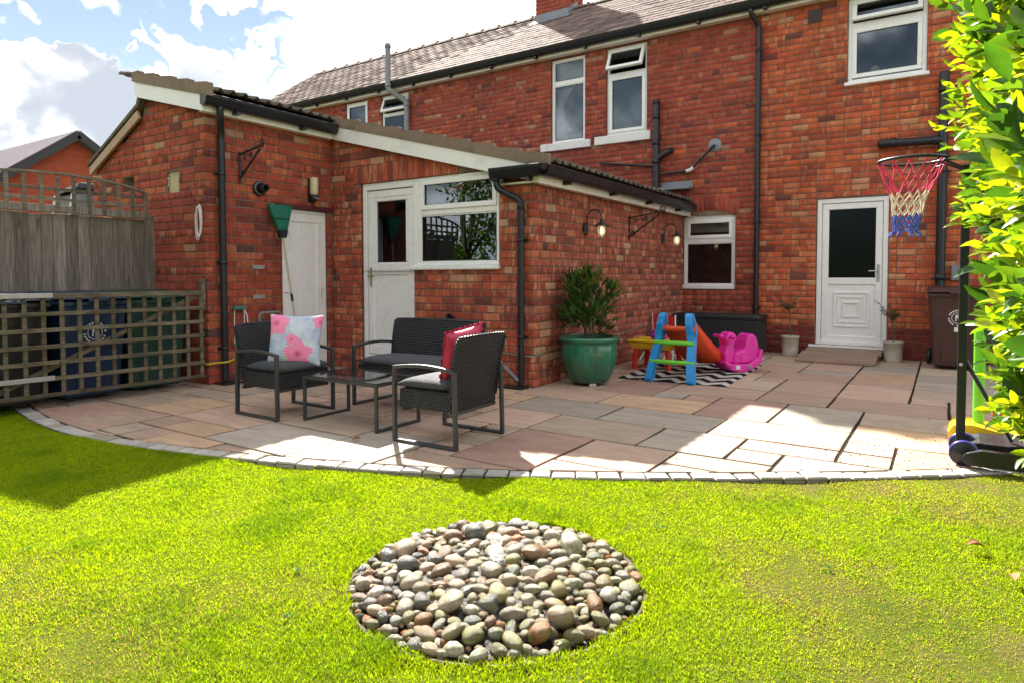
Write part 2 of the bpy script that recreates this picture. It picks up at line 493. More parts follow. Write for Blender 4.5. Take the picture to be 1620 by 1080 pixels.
def glass_mat(name, tint=(.75, .8, .8), ior=1.55, rough=.0, boost=1.0, wob=.0):
    n_ = N(name)
    fr = n_.n('ShaderNodeFresnel'); fr.inputs['IOR'].default_value = ior
    gl = n_.n('ShaderNodeBsdfGlossy'); gl.inputs['Roughness'].default_value = rough; gl.inputs['Color'].default_value = (.74, .88, 1, 1)
    if wob:
        b = n_.bump(n_.noise(n_.pos(), 2.2, 2, .5), wob); n_.l(b, gl.inputs['Normal'])
    tr = n_.n('ShaderNodeBsdfTransparent'); tr.inputs['Color'].default_value = (*tint, 1)
    ms = n_.n('ShaderNodeMixShader')
    n_.put(ms.inputs[0], n_.math('MULTIPLY', fr.outputs[0], boost, True))
    n_.l(tr.outputs[0], ms.inputs[1]); n_.l(gl.outputs[0], ms.inputs[2])
    return n_.done(ms.outputs[0])
M_OBSC = glass_mat('obscured_glass', (.10, .16, .11), 1.6, .25, .55)
M_GLASS = glass_mat('window_glass', (.62, .66, .67), 1.75, 0, 1.25, .0005)

M_UPVC = plain('white_upvc', (.85, .85, .84), .3, .02, 3, dirt=(.62, .60, .54), dirtamt=.08, fine=.01)
M_UPVC_OLD = plain('cream_white_board', (.83, .82, .78), .4, .04, 2, dirt=(.34, .35, .24), dirtamt=.38, fine=.02)
M_SILL = plain('painted_sill', (.80, .79, .77), .6, .05, 4, .002, 50, dirt=(.38, .36, .30), dirtamt=.4)
M_BLACKP = plain('black_plastic', (.010, .013, .019), .34, .25, 4, .0008, 90, dirt=(.05, .05, .055), dirtamt=.18)
M_BLACKM = plain('black_iron', (.015, .015, .017), .45, .3, 8, .001, 120)
M_GREYP = plain('grey_plastic', (.22, .225, .235), .5, .1, 4, dirt=(.12, .12, .11))
M_LEAD = plain('lead_flashing', (.22, .24, .27), .55, .25, 6, .004, 20, metal=.3)
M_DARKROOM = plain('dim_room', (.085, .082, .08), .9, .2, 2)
M_ROOMWALL = plain('room_wall', (.30, .30, .28), .9, .1, 2)
M_STEEL = plain('galvanised_steel', (.45, .46, .47), .42, .15, 9, metal=.8)
M_CHROME = plain('chrome', (.6, .6, .6), .2, .05, 9, metal=1)
M_BRASS = plain('tarnished_brass', (.42, .33, .19), .35, .15, 9, metal=.9)

# ------------------------------------------------------------------ piece factory (bricks, slates, flags ...)
def chamfer_box(l, h, t, ch, seed=0, jit=0.0):
    """box spanning u,v in +-.5 (scaled by l,h) and n in [-t,0]; returned in unit space so objects can be scaled"""
    r_ = random.Random(seed)
    cu, cv, cn = ch / l, ch / h, ch / t
    def j(): return r_.uniform(-jit, jit)
    out = [(-.5, -.5), (.5, -.5), (.5, .5), (-.5, .5)]
    vs = [(a, b, -1) for a, b in out]
    vs += [(a, b, -cn) for a, b in out]
    vs += [(a * (1 - 2 * cu) + j() / l, b * (1 - 2 * cv) + j() / h, 0) for a, b in out]
    fs = []
    for k in range(4):
        k2 = (k + 1) % 4
        fs.append((k, k2, 4 + k2, 4 + k)); fs.append((4 + k, 4 + k2, 8 + k2, 8 + k))
    fs.append((8, 9, 10, 11))
    return vs, fs

class Pieces:
    def __init__(s, name, mat_single, mat_joined, parent, kindtype, n_single=300):
        s.name, s.ms, s.mj, s.parent, s.n = name, mat_single, mat_joined, parent, n_single
        s.lst = []; s.types = {}
    def add_type(s, key, l, h, t, ch, variants=4, jit=0.0):
        s.types[key] = [chamfer_box(l, h, t, ch, 100 * len(s.types) + i, jit) for i in range(variants)]
    def add(s, key, c, u, v, n, l, h, t, col):
        s.lst.append((key, np.asarray(c, float), np.asarray(u, float) * l, np.asarray(v, float) * h, np.asarray(n, float) * t, col))
    def emit(s, joined_name=None, weight=None):
        p = s.parent
        root = p
        while root.parent is not None: root = root.parent
        off = ROOT.get(root.name, V(0, 0, 0))
        camp = V(0, 0, CAMH); fv = V(*f2); rv = V(*r3); uv = V(*u3)
        def score(e):
            d = e[1] - camp; z = d @ fv
            if z < .1: return 1e9
            x = 810 + 1033.5 * (d @ rv) / z; y = 475 - 1033.5 * (d @ uv) / z
            pen = 0 if (-20 < x < 1640 and -20 < y < 1100) else 1e4
            # foreshortening: apparent area ~ |n.d|/d^3
            nn = e[4] / (np.linalg.norm(e[4]) + 1e-9)
            dist = np.linalg.norm(d)
            area = np.linalg.norm(e[2]) * np.linalg.norm(e[3]) * max(.02, abs(nn @ d) / dist) / dist ** 2
            return pen - area * (weight(e) if weight else 1)
        order = sorted(s.lst, key=score)
        singles, rest = order[:s.n], order[s.n:]
        meshes = {}
        r_ = random.Random(3)
        for e in singles:
            k = r_.randrange(len(s.types[e[0]])); key = (e[0], k)
            if key not in meshes:
                vs, fs = s.types[e[0]][k]
                me = bpy.data.meshes.new(s.name); me.from_pydata(vs, [], fs); me.materials.append(s.ms); me.update()
                meshes[key] = me
            o = bpy.data.objects.new(s.name, meshes[key])
            m = Matrix.Identity(4)
            for i in range(3):
                m[i][0] = e[2][i]; m[i][1] = e[3][i]; m[i][2] = e[4][i]; m[i][3] = e[1][i] - off[i]
            link(o, p)
            o.matrix_basis = m
            o.color = (*e[5][:3], e[5][3] if len(e[5]) > 3 else 0)
        if rest:
            VS = []; FS = []; CS = []; b = 0
            for e in rest:
                vs, fs = s.types[e[0]][r_.randrange(len(s.types[e[0]]))]
                A = np.array(vs); P = A[:, :1] * e[2] + A[:, 1:2] * e[3] + A[:, 2:] * e[4] + e[1] - off
                VS.append(P); FS.append(np.array(fs) + b); b += len(vs)
                CS.append(np.tile(np.array([*e[5][:3], e[5][3] if len(e[5]) > 3 else 0.]), (len(vs), 1)))
            me = mesh_np(joined_name or s.name, np.vstack(VS), np.vstack(FS), np.vstack(CS), s.mj)
            o = bpy.data.objects.new(joined_name or s.name, me); link(o, p); o['kind'] = 'stuff'
        return len(singles), len(rest)
# ------------------------------------------------------------------ building kit
Yf, Ym, Xs, Xh, Yh = 5.725, 10.32, -3.531, -6.542, 4.0
CH = 0.0835
UX, UY, UZ = V(1, 0, 0), V(0, 1, 0), V(0, 0, 1)

def pick(r_, pal):
    t = r_.random(); acc_ = 0
    for w_, c, al in pal:
        acc_ += w_
        if t <= acc_: break
    k = r_.uniform(.90, 1.10); h = r_.uniform(-.03, .03)
    return (min(c[0] * k * (1 + h), .8), c[1] * k, c[2] * k * (1 - h), al * r_.uniform(.3, 1))
PAL_ORANGE = [(.52, (.58, .132, .050), .75), (.24, (.49, .096, .043), .5), (.10, (.62, .20, .088), .8), (.07, (.37, .085, .05), .3), (.025, (.20, .07, .055), .0), (.045, (.60, .28, .15), .6)]
PAL_RED = [(.56, (.385, .073, .044), .3), (.25, (.315, .060, .041), .2), (.09, (.46, .098, .05), .5), (.04, (.20, .055, .045), 0), (.04, (.44, .20, .125), .6), (.02, (.52, .12, .048), .2)]
PAL_KIT = [(.46, (.475, .104, .055), .95), (.25, (.38, .078, .049), .7), (.15, (.54, .165, .082), .9), (.08, (.26, .07, .052), .3), (.04, (.57, .31, .19), .5), (.02, (.17, .062, .055), 0)]
PAL_SIDE = [(.48, (.425, .112, .073), 1.0), (.27, (.345, .088, .062), .7), (.13, (.49, .165, .10), 1.0), (.07, (.25, .080, .064), .3), (.04, (.55, .32, .21), .5), (.01, (.16, .068, .06), 0)]
PAL_HUT = [(.52, (.41, .080, .046), .4), (.24, (.325, .066, .043), .2), (.15, (.50, .13, .058), .6), (.05, (.20, .056, .048), 0), (.03, (.48, .26, .16), .5), (.01, (.12, .06, .058), 0)]
PAL_BLUE = [(1.0, (.24, .048, .036), .0)]

def brickwall(P, o, u, n, a0, a1, z0, z1, openings=(), top=None, pal=None, seed=0, hdr=4, startcol=None, off0=0.0, zone=None):
    r_ = random.Random(seed); ends = {}
    o = np.asarray(o, float)
    K = int(math.ceil((z1 - z0) / CH))
    for k in range(K):
        za = z0 + k * CH; zc = za + CH / 2
        header = hdr and (k % hdr == hdr - 1)
        Lm = .1125 if header else .225
        a = a0 - (.056 if header else (.1125 if k % 2 else 0.0)) - off0
        iv = []
        cuts = sorted((q[0], q[1]) for q in openings if q[2] < zc < q[3])
        s_ = a0
        for c0, c1 in cuts:
            if c0 > s_: iv.append((s_, c0))
            s_ = max(s_, c1)
        if s_ < a1: iv.append((s_, a1))
        last = None
        while a < a1:
            L_ = Lm
            if not header and r_.random() < .10: L_ = .1125
            b = a + L_
            for (i0, i1) in iv:
                p0, p1 = max(a, i0), min(b, i1)
                if p1 - p0 < .03: continue
                mid = (p0 + p1) / 2
                if top is not None and zc - CH * .45 > top(mid): continue
                pl = zone(mid, zc) if zone else pal
                col = pick(r_, pl)
                if startcol and p0 <= a0 + 1e-6 and k in startcol: col = startcol[k]
                l = p1 - p0 - .0105 + r_.uniform(-.003, .003); h = CH - .0115 + r_.uniform(-.0025, .002)
                if p0 <= a0 + 1e-6: l += .005; mid -= .0025
                if p1 >= a1 - 1e-6: l += .005; mid += .0025; ends[k] = col
                c = o + u * mid + UZ * (zc + r_.uniform(-.0015, .0015)) + n * r_.uniform(-.003, .0015)
                P.add('h' if l < .15 else 's', c, u, UZ, n, l, h, .02, col)
            a = b
    return ends

def brick_pieces(parent, n_single=300):
    P = Pieces('brick', M_BRICKO, M_BRICK, parent, None, n_single)
    P.add_type('s', .228, .071, .02, .0042, 8, .0022)
    P.add_type('h', .108, .071, .02, .0042, 6, .0022)
    return P

def backing(mb, o, u, n, a0, a1, z0, z1, openings=(), top=None, off=-.009, step=.25):
    o = np.asarray(o, float)
    As = {round(a0, 4), round(a1, 4)}
    for q in openings: As |= {round(min(max(q[0], a0), a1), 4), round(min(max(q[1], a0), a1), 4)}
    k = a0
    while top is not None and k < a1: As.add(round(k, 4)); k += step
    Zs = sorted({round(z0, 4), round(z1, 4)} | {round(min(max(q[i], z0), z1), 4) for q in openings for i in (2, 3)})
    As = sorted(As)
    for i in range(len(As) - 1):
        for j in range(len(Zs) - 1):
            am, zm = (As[i] + As[i + 1]) / 2, (Zs[j] + Zs[j + 1]) / 2
            if any(q[0] < am < q[1] and q[2] < zm < q[3] for q in openings): continue
            t0 = t1 = Zs[j + 1]
            if top is not None: t0 = max(Zs[j], min(t0, top(As[i]))); t1 = max(Zs[j], min(t1, top(As[i + 1])))
            if t0 <= Zs[j] + 1e-5 and t1 <= Zs[j] + 1e-5: continue
            P = [o + u * As[i] + UZ * Zs[j] + n * off, o + u * As[i + 1] + UZ * Zs[j] + n * off, o + u * As[i + 1] + UZ * t1 + n * off, o + u * As[i] + UZ * t0 + n * off]
            mb.add(P, [(0, 1, 2, 3)])

def reveal(mb, o, u, n, q, depth=.12, col=(.27, .08, .05, 0)):
    o = np.asarray(o, float); a0, a1, z0, z1 = q[:4]
    c = [(a0, z0), (a1, z0), (a1, z1), (a0, z1)]
    for i in range(4):
        (p, r), (s_, t) = c[i], c[(i + 1) % 4]
        mb.add([o + u * p + UZ * r - n * .0185, o + u * s_ + UZ * t - n * .0185, o + u * s_ + UZ * t - n * depth, o + u * p + UZ * r - n * depth], [(0, 1, 2, 3)], col)

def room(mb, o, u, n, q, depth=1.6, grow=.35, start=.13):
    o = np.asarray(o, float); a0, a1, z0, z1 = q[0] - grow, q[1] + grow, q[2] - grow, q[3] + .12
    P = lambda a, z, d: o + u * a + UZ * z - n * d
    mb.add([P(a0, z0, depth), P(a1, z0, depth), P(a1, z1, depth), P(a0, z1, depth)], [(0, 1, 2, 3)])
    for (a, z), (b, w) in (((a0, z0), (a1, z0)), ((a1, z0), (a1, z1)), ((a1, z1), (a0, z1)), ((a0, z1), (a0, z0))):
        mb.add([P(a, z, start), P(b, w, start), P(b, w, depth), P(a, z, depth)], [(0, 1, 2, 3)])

class Fr:
    """local frame on a wall: a along u, b up, d outwards"""
    def __init__(s, o, u, n, up=UZ): s.o, s.u, s.n, s.up = (np.asarray(k, float) for k in (o, u, n, up))
    def p(s, a, b, d): return s.o + s.u * a + s.up * b + s.n * d
    def box(s, mb, a0, a1, b0, b1, d0, d1):
        return mb.obox(s.p((a0 + a1) / 2, (b0 + b1) / 2, (d0 + d1) / 2), s.u, s.up, s.n, abs(a1 - a0), abs(b1 - b0), abs(d1 - d0))
    def ring(s, mb, a0, a1, b0, b1, w, d0, d1, wb=None):
        wb = wb or w
        s.box(mb, a0, a1, b1 - w, b1, d0, d1); s.box(mb, a0, a1, b0, b0 + wb, d0, d1)
        s.box(mb, a0, a0 + w, b0 + wb, b1 - w, d0, d1); s.box(mb, a1 - w, a1, b0 + wb, b1 - w, d0, d1)
    def quad(s, mb, a0, a1, b0, b1, d):
        mb.add([s.p(a0, b0, d), s.p(a1, b0, d), s.p(a1, b1, d), s.p(a0, b1, d)], [(0, 1, 2, 3)])

def window(parent, fr, a0, a1, z0, z1, panes, recess=.06, fw=.05, sill=None, label=None, mat=None):
    """panes: (a0,a1,z0,z1,sash?,open_deg)"""
    mat = mat or M_UPVC
    mb = MB()
    fr.ring(mb, a0, a1, z0, z1, fw, -recess - .06, -recess)
    # mullion / transom between panes
    for p in panes:
        if len(p) > 6 and p[6]:
            for (m0, m1, m2, m3) in p[6]: fr.box(mb, m0, m1, m2, m3, -recess - .05, -recess - .004)
    w = mb.build('window', mat, parent, bevel=.006, label=label)
    for p in panes:
        pa, pb, pc, pd, sash, op = p[:6]
        f_ = fr; A = (pa, pb, pc, pd)
        if op:
            an = math.radians(op)
            up = fr.up * math.cos(an) - fr.n * math.sin(an); nn = fr.n * math.cos(an) + fr.up * math.sin(an)
            o2 = fr.p(0, pd, -recess + .012)
            f_ = Fr(o2, fr.u, nn, up); A = (pa, pb, pc - pd, 0.0); rec = 0
        else: rec = recess
        sw = .055 if sash else 0.018
        mb = MB()
        f_.ring(mb, *A, sw, -rec - .035, -rec + (.014 if sash else -.012))
        s_ = mb.build('sash', mat, w, bevel=.006)
        mb = MB(); f_.quad(mb, A[0] + sw - .004, A[1] - sw + .004, A[2] + sw - .004, A[3] - sw + .004, -rec - .014)
        g = mb.build('pane', M_GLASS, w, fix=False)
        mb = MB(); f_.ring(mb, A[0] + sw - .001, A[1] - sw + .001, A[2] + sw - .001, A[3] - sw + .001, .007, -rec - .013, -rec - .006)
        mb.build('gasket', M_BLACKP, w)
    if sill:
        mb = MB(); fr.box(mb, sill[0], sill[1], sill[2], sill[3], -.10, sill[4])
        mb.build('sill', sill[5] if len(sill) > 5 else mat, w, bevel=.012)
    return w

def gutter(parent, a, b, out, r=.056, name='gutter', ends=(True, True)):
    """ogee-like half-round gutter between a and b; out: outward normal"""
    a, b, out = V(*a), V(*b), V(*out)
    d = (b - a) / np.linalg.norm(b - a)
    prof = [(-r, .012), (-r, 0)]
    prof += [(-r, -r * 1.45), (-r * .8, -r * 1.62), (-r * .3, -r * 1.66), (r * .35, -r * 1.62), (r * .72, -r * 1.42), (r * .80, -r * 1.05), (r * .92, -r * .95), (r * .92, -r * .42), (r * 1.04, -r * .34)]
    prof += [(r * 1.04, 0), (r * 1.04, .004), (r + .010, .008), (r + .008, .016), (r - .006, .014)]
    mb = MB(); n_ = len(prof)
    P = [a + out * x + UZ * z for x, z in prof] + [b + out * x + UZ * z for x, z in prof]
    mb.add(P, [(i, i + 1, n_ + i + 1, n_ + i) for i in range(n_ - 1)], None, True)
    # inner skin
    k_ = .93
    P2 = [a + out * x * k_ + UZ * (z * k_) for x, z in prof[1:12]] + [b + out * x * k_ + UZ * (z * k_) for x, z in prof[1:12]]
    mb.add(P2, [(i, i + 1, 11 + i + 1, 11 + i) for i in range(10)], None, True)
    for e, q in zip(ends, (a, b)):
        if e: mb.add([q + out * x + UZ * z for x, z in prof[:12]], [tuple(range(12))])
    g = mb.build(name, M_BLACKP, parent)
    L = np.linalg.norm(b - a); m = max(2, int(L / .95))
    for i in range(m):
        c = a + d * L * (i + .45) / m
        mb = MB()
        pr = [(x * 1.07, z * 1.07) for x, z in prof[1:13]]
        P = [c - d * .02 + out * x + UZ * z for x, z in pr] + [c + d * .02 + out * x + UZ * z for x, z in pr]
        mb.add(P, [(j, j + 1, 12 + j + 1, 12 + j) for j in range(11)], None, True)
        mb.obox(c - out * (r * .35) - UZ * (r * 1.62 + .018), d, out, UZ, .05, r * 1.5, .034)
        mb.build('gutter_bracket', M_BLACKP, g)
    return g

def downpipe(parent, pts, r=.034, clips=(), n=V(0, -1, 0), name='downpipe', mat=None, shoe=None, rings=()):
    mat = mat or M_BLACKP
    # round off corners
    P = [V(*pts[0])]
    for i in range(1, len(pts) - 1):
        a, b, c = V(*pts[i - 1]), V(*pts[i]), V(*pts[i + 1])
        la, lc = np.linalg.norm(a - b), np.linalg.norm(c - b); k = min(.06, la * .4, lc * .4)
        p0, p1 = b + (a - b) / la * k, b + (c - b) / lc * k
        for t in (0, .25, .5, .75, 1): P.append((1 - t) ** 2 * p0 + 2 * t * (1 - t) * b + t * t * p1)
    P.append(V(*pts[-1]))
    o = MB().tube(P, r, 14).build(name, mat, parent)
    for (c, ax) in rings:
        MB().lathe([(r, -.035), (r * 1.16, -.035), (r * 1.16, .035), (r, .035)], c, 16, axis=ax).build('pipe_collar', mat, o)
    for c in clips:
        c = V(*c); mb = MB()
        mb.lathe([(r * 1.02, -.016), (r * 1.13, -.016), (r * 1.13, .016), (r * 1.02, .016)], c, 16)
        sd = np.cross(n, UZ)
        mb.obox(c - n * (r * .9), sd, UZ, n, r * 3.6, .03, .014)
        mb.build('pipe_clip', mat, o)
    return o

def pantile_mesh(w=.30, L=.42, rolls=2):
    vs = []; fs = []; m = 24
    prof = []
    for i in range(m + 1):
        y = i / m; ph = (y * rolls) % 1.0
        z = .034 * max(0.0, math.sin(PI * min(1, ph / .55))) ** 1.2 if ph < .55 else 0.0
        prof.append((y * w, z))
    for (x, dz) in ((0, 0), (L, 0)):
        for (y, z) in prof: vs.append((x, y, z + dz))
    for (y, z) in prof: vs.append((L, y, z - .016))
    n_ = m + 1
    for i in range(m):
        fs.append((i, i + 1, n_ + i + 1, n_ + i)); fs.append((n_ + i, n_ + i + 1, 2 * n_ + i + 1, 2 * n_ + i))
    for (y, z) in prof: vs.append((0, y, z - .016))
    for i in range(m): fs.append((2 * n_ + i, 2 * n_ + i + 1, 3 * n_ + i + 1, 3 * n_ + i))
    me = bpy.data.meshes.new('roof_tile'); me.from_pydata(vs, [], [f[::-1] for f in fs])
    me.polygons.foreach_set('use_smooth', [True] * len(fs))
    return me
def tile_mat():
    n_ = N('concrete_tile'); p = n_.pos()
    oi = n_.n('ShaderNodeObjectInfo')
    c = n_.mix(oi.outputs['Random'], (.085, .068, .060), (.145, .115, .095))
    c = n_.mix(n_.rng(n_.noise(p, 14, 7, .7), .45, .68, 0, .75, True), c, (.24, .22, .17))
    c = n_.mix(n_.rng(n_.noise(p, 5, 6, .7), .55, .7, 0, .6, True), c, (.075, .085, .035))
    return n_.done(n_.bsdf(Base_Color=c, Roughness=.9, Specular_IOR_Level=.2, Normal=n_.bump(n_.noise(p, 70, 5, .7), .006)))
M_TILE = tile_mat()
M_VERGE = plain('weathered_verge', (.23, .165, .115), .9, .35, 5, .006, 40, dirt=(.08, .08, .05), dirtamt=.7)

# roof plane shared by both low buildings
SL = .256
def zb(x): return 2.09 + SL * (-3.41 - x)          # underside of the verge board
def lean_roof(parent, x_top, x_eave, y0, y1):
    me = pantile_mesh(); me.materials.append(M_TILE)
    off = ROOT[parent.name]
    ang = math.atan(SL); ex = .345 * math.cos(ang)
    rows = int(math.ceil((x_eave - x_top) / ex)); cols = int(round((y1 - y0) / .30))
    wy = (y1 - y0) / cols
    mb = MB()
    P = [(x_top, y0, zb(x_top) + .17), (x_eave - .05, y0, zb(x_eave - .05) + .17), (x_eave - .05, y1, zb(x_eave - .05) + .17), (x_top, y1, zb(x_top) + .17)]
    mb.add(P, [(0, 1, 2, 3)]); mb.add([(x, y, z + .03) for x, y, z in P], [(3, 2, 1, 0)])
    roof = mb.build('roof', M_TILE, parent)
    for i in range(rows):
        xa = x_eave - (i + 1) * ex - .125
        for j in range(cols):
            o = bpy.data.objects.new('roof_tile', me); link(o, roof)
            o.location = (xa - off[0], y0 + j * wy - off[1] + random.uniform(-.002, .002), zb(xa) + .235 + .004 + random.uniform(-.003, .003) - off[2])
            o.rotation_euler = (random.uniform(-.01, .01), ang - .035 + random.uniform(-.008, .008), random.uniform(-.006, .006))
            o.scale = (1, wy / .30, 1)
    return roof
def verge(parent, xa, xb, y, side=-1, board=.165, x_b0=None):
    """white board + brown tile edges along a rake at depth y (front face), from xa (high) to xb (low)"""
    mb = MB()
    t = .022
    P = [(xa, y, zb(xa)), (xb, y, zb(xb)), (xb, y, zb(xb) + board), (xa, y, zb(xa) + board)]
    mb.prism(P, (0, 1, 0), 0, t)
    b = mb.build('verge_board', M_UPVC_OLD, parent, bevel=.004)
    ang = math.atan(SL); ex = .345 * math.cos(ang); k = 0
    x = (xb + .13) if x_b0 is None else x_b0
    while x > xa:
        x0 = max(xa - .03, x - ex)
        mb = MB(); h0, h1 = board + .002, board + .105
        lift = .036
        P = [(x0, y, zb(x0) + h0), (x, y, zb(x) + h0), (x, y, zb(x) + h1 + lift), (x0, y, zb(x0) + h1 - .002)]
        mb.prism(P, (0, 1, 0), -.014 - .004 * random.random(), .05)
        mb.build('verge_tile', M_VERGE, parent, bevel=.008)
        x -= ex; k += 1
    return b
# ------------------------------------------------------------------ brick house (rear elevation)
house = thing('brick_house', 'large two-storey red brick house with slate roof at the back of the patio', 'house', (-5, Ym, 0))
FM = Fr((0, Ym, 0), UX, V(0, -1, 0))
NM = V(0, -1, 0)
HX0, HX1 = -14.4, 2.2
op_w1 = (-5.99, -5.31, 3.52, 5.01); op_w2 = (-4.90, -4.17, 3.54, 5.01)
op_s1 = (-11.34, -10.64, 3.9, 5.01); op_s2 = (-10.22, -9.42, 3.9, 5.01)
op_kw = (-3.535, -2.715, .965, 2.10); op_rw = (-1.20, -.26, 3.83, 4.99)
op_dr = (-1.565, -.655, .13, 2.245)
OPS = [op_w1, op_w2, op_s1, op_s2, op_kw, op_rw, op_dr]
arch_skip = (-3.58, -2.67, 2.05, 2.345)
mb = MB(); backing(mb, FM.o, UX, NM, HX0, HX1, -.1, 5.2, OPS)
# side, back walls
for (x0, y0, x1, y1, zt) in ((HX0, Ym, HX0, 14.2, 5.1), (HX1, Ym, HX1, 14.2, 5.1), (HX0, 14.2, HX1, 14.2, 5.1)):
    mb.add([(x0, y0, -.1), (x1, y1, -.1), (x1, y1, zt), (x0, y0, zt)], [(0, 1, 2, 3)])
for x in (HX0, HX1):
    mb.add([(x, Ym, 5.1), (x, 14.2, 5.1), (x, 12.08, 6.5)], [(0, 1, 2)])
mb.build('wall', M_MORTAR, house)
for q in OPS:
    mb = MB(); reveal(mb, FM.o, UX, NM, q, .14); mb.build('reveal', M_BRICK, house)
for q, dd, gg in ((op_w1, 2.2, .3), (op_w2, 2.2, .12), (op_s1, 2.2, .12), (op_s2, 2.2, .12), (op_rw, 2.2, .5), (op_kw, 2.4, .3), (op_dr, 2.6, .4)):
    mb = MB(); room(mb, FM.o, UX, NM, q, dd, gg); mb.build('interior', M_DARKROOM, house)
BP = brick_pieces(house)
XJ = -2.36
brickwall(BP, FM.o, UX, NM, HX0, XJ, 0, 5.06, OPS + [arch_skip], pal=PAL_RED, seed=1, hdr=4)
def zone_r(a, z): return PAL_BLUE if z < .42 else PAL_ORANGE
brickwall(BP, FM.o, UX, NM, XJ, HX1, 0, 5.03, OPS, pal=PAL_ORANGE, seed=2, hdr=0, zone=zone_r)
# segmental brick arch over the little kitchen window
ra = random.Random(5)
for i in range(12):
    t = (i - 5.5) / 5.5
    a = -3.125 + t * .43; an = t * .16
    u_ = V(math.cos(an), 0, -math.sin(an)); v_ = V(math.sin(an), 0, math.cos(an))
    c = V(a, Ym, 2.085 + .085 * (1 - t * t) + .115) + NM * .001
    BP.add('s', c, v_, -u_, NM, .225, .068, .02, pick(ra, PAL_RED))
print('house bricks', BP.emit('brickwork', weight=lambda e: 1))
# white efflorescent marks are in the brick material; fascia, soffit, gutter
mb = MB(); mb.box(HX0 - .1, Ym - .14, 5.03, HX1, Ym - .118, 5.185)
mb.build('fascia', M_UPVC_OLD, house, bevel=.004)
mb = MB(); mb.box(HX0 - .1, Ym - .117, 5.032, HX1, Ym - .01, 5.05)
mb.build('soffit', M_UPVC_OLD, house)
gutter(house, (HX0 - .1, Ym - .205, 5.17), (HX1, Ym - .205, 5.17), (0, -1, 0), .062)
# slate roof
RY0, RZ0, RY1, RZ1 = Ym - .25, 5.19, 12.08, 6.62
sl = V(0, RY1 - RY0, RZ1 - RZ0); SLN = np.linalg.norm(sl); sl /= SLN
rn = np.cross(V(1, 0, 0), sl)
mb = MB()
mb.add([(HX0 - .1, RY0 + .02, RZ0 - .02), (HX1, RY0 + .02, RZ0 - .02), (HX1, RY1, RZ1 - .02), (HX0 - .1, RY1, RZ1 - .02)], [(0, 1, 2, 3)])
mb.add([(HX0 - .1, RY1, RZ1 - .02), (HX1, RY1, RZ1 - .02), (HX1, 14.4, 5.1), (HX0 - .1, 14.4, 5.1)], [(0, 1, 2, 3)])
roof = mb.build('roof', M_SLATE, house)
for v_ in roof.data.color_attributes['Col'].data: v_.color = (.10, .085, .09, 0)
SP = Pieces('slate', M_SLATEO, M_SLATE, roof, None, 300)
SP.add_type('t', .25, .36, .012, .003, 5, .003)
rs = random.Random(8)
exq = .155; rows = int(SLN / exq)
for k in range(rows + 1):
    s0 = k * exq
    x = HX0 - .1 - (.125 if k % 2 else 0)
    while x < HX1:
        cc = V(x + .125, RY0, RZ0) + sl * (s0 + .10) + rn * (.012 + rs.uniform(0, .004))
        tilt = .045 + rs.uniform(-.01, .015)
        v_ = sl * math.cos(tilt) - rn * math.sin(tilt); nn = rn * math.cos(tilt) + sl * math.sin(tilt)
        b = rs.uniform(.75, 1.3); w_ = rs.random()
        col = (.17 * b, .125 * b, .115 * b) if w_ < .8 else (.23 * b, .17 * b, .15 * b)
        if s0 + .10 < SLN - .05:
            SP.add('t', cc, UX, v_, nn, .246, .28, .010, (*col, 0))
        x += .25
print('slates', SP.emit('slating'))
xr = HX0 - .1; k = 0
while xr < HX1:
    mb = MB(); L_ = .44
    pr = [(-.13, -.075), (-.07, -.01), (0, .022), (.07, -.01), (.13, -.075)]
    dz = .012 if k % 2 else 0
    P = [(xr, RY1 + a, RZ1 + .02 + b) for a, b in pr] + [(xr + L_ + .02, RY1 + a, RZ1 + .02 + b + .012) for a, b in pr]
    mb.add(P, [(i, i + 1, 6 + i, 5 + i) for i in range(4)])
    mb.add([P[5 + i] for i in range(5)] + [V(*P[5 + i]) - V(0, 0, .03) for i in range(5)], [(i, i + 1, 6 + i, 5 + i) for i in range(4)])
    mb.box(xr + L_ - .02, RY1 - .035, RZ1 + .035, xr + L_ + .03, RY1 + .035, RZ1 + .062)
    mb.build('ridge_tile', M_VERGE, roof); xr += L_; k += 1
# chimney
cx0, cx1, cy0, cy1 = -7.18, -6.43, 11.74, 12.42
mb = MB(); mb.box(cx0 + .009, cy0 + .009, 6.0, cx1 - .009, cy1 - .009, 8.0)
ch_o = mb.build('chimney', M_MORTAR, house)
CP = Pieces('brick', M_BRICKO, M_BRICK, ch_o, None, 0)
CP.add_type('s', .228, .071, .02, .0042, 8, .0022); CP.add_type('h', .108, .071, .02, .0042, 6, .0022)
e_ = brickwall(CP, (0, cy0, 0), UX, V(0, -1, 0), cx0, cx1, 6.2, 8.0, pal=PAL_RED, seed=31, hdr=0)
brickwall(CP, (cx1, 0, 0), UY, V(1, 0, 0), cy0 + .021, cy1, 6.2, 8.0, pal=PAL_RED, seed=32, hdr=0, startcol=e_)
CP.emit('brickwork')
mb = MB(); mb.box(cx0 - .05, cy0 - .05, 7.84, cx1 + .05, cy1 + .05, 7.98)
mb.build('chimney_cap', M_BRICK, ch_o)
for v_ in ch_o.children[-1].data.color_attributes['Col'].data: v_.color = (.25, .07, .045, 0)
for cxp in (-7.0, -6.62):
    MB().lathe([(.0, 0), (.13, 0), (.12, .08), (.10, .42), (.13, .44), (.13, .50), (.09, .50), (.09, .1), (0, .1)], (cxp, 12.05, 7.98), 20).build('chimney_pot', M_VERGE, ch_o)
mb = MB()
zf = lambda y: RZ0 + (y - RY0) * (RZ1 - RZ0) / (RY1 - RY0)
mb.box(cx0 - .02, cy0 - .012, zf(cy0) + .0, cx1 + .02, cy0 - .002, zf(cy0) + .15)
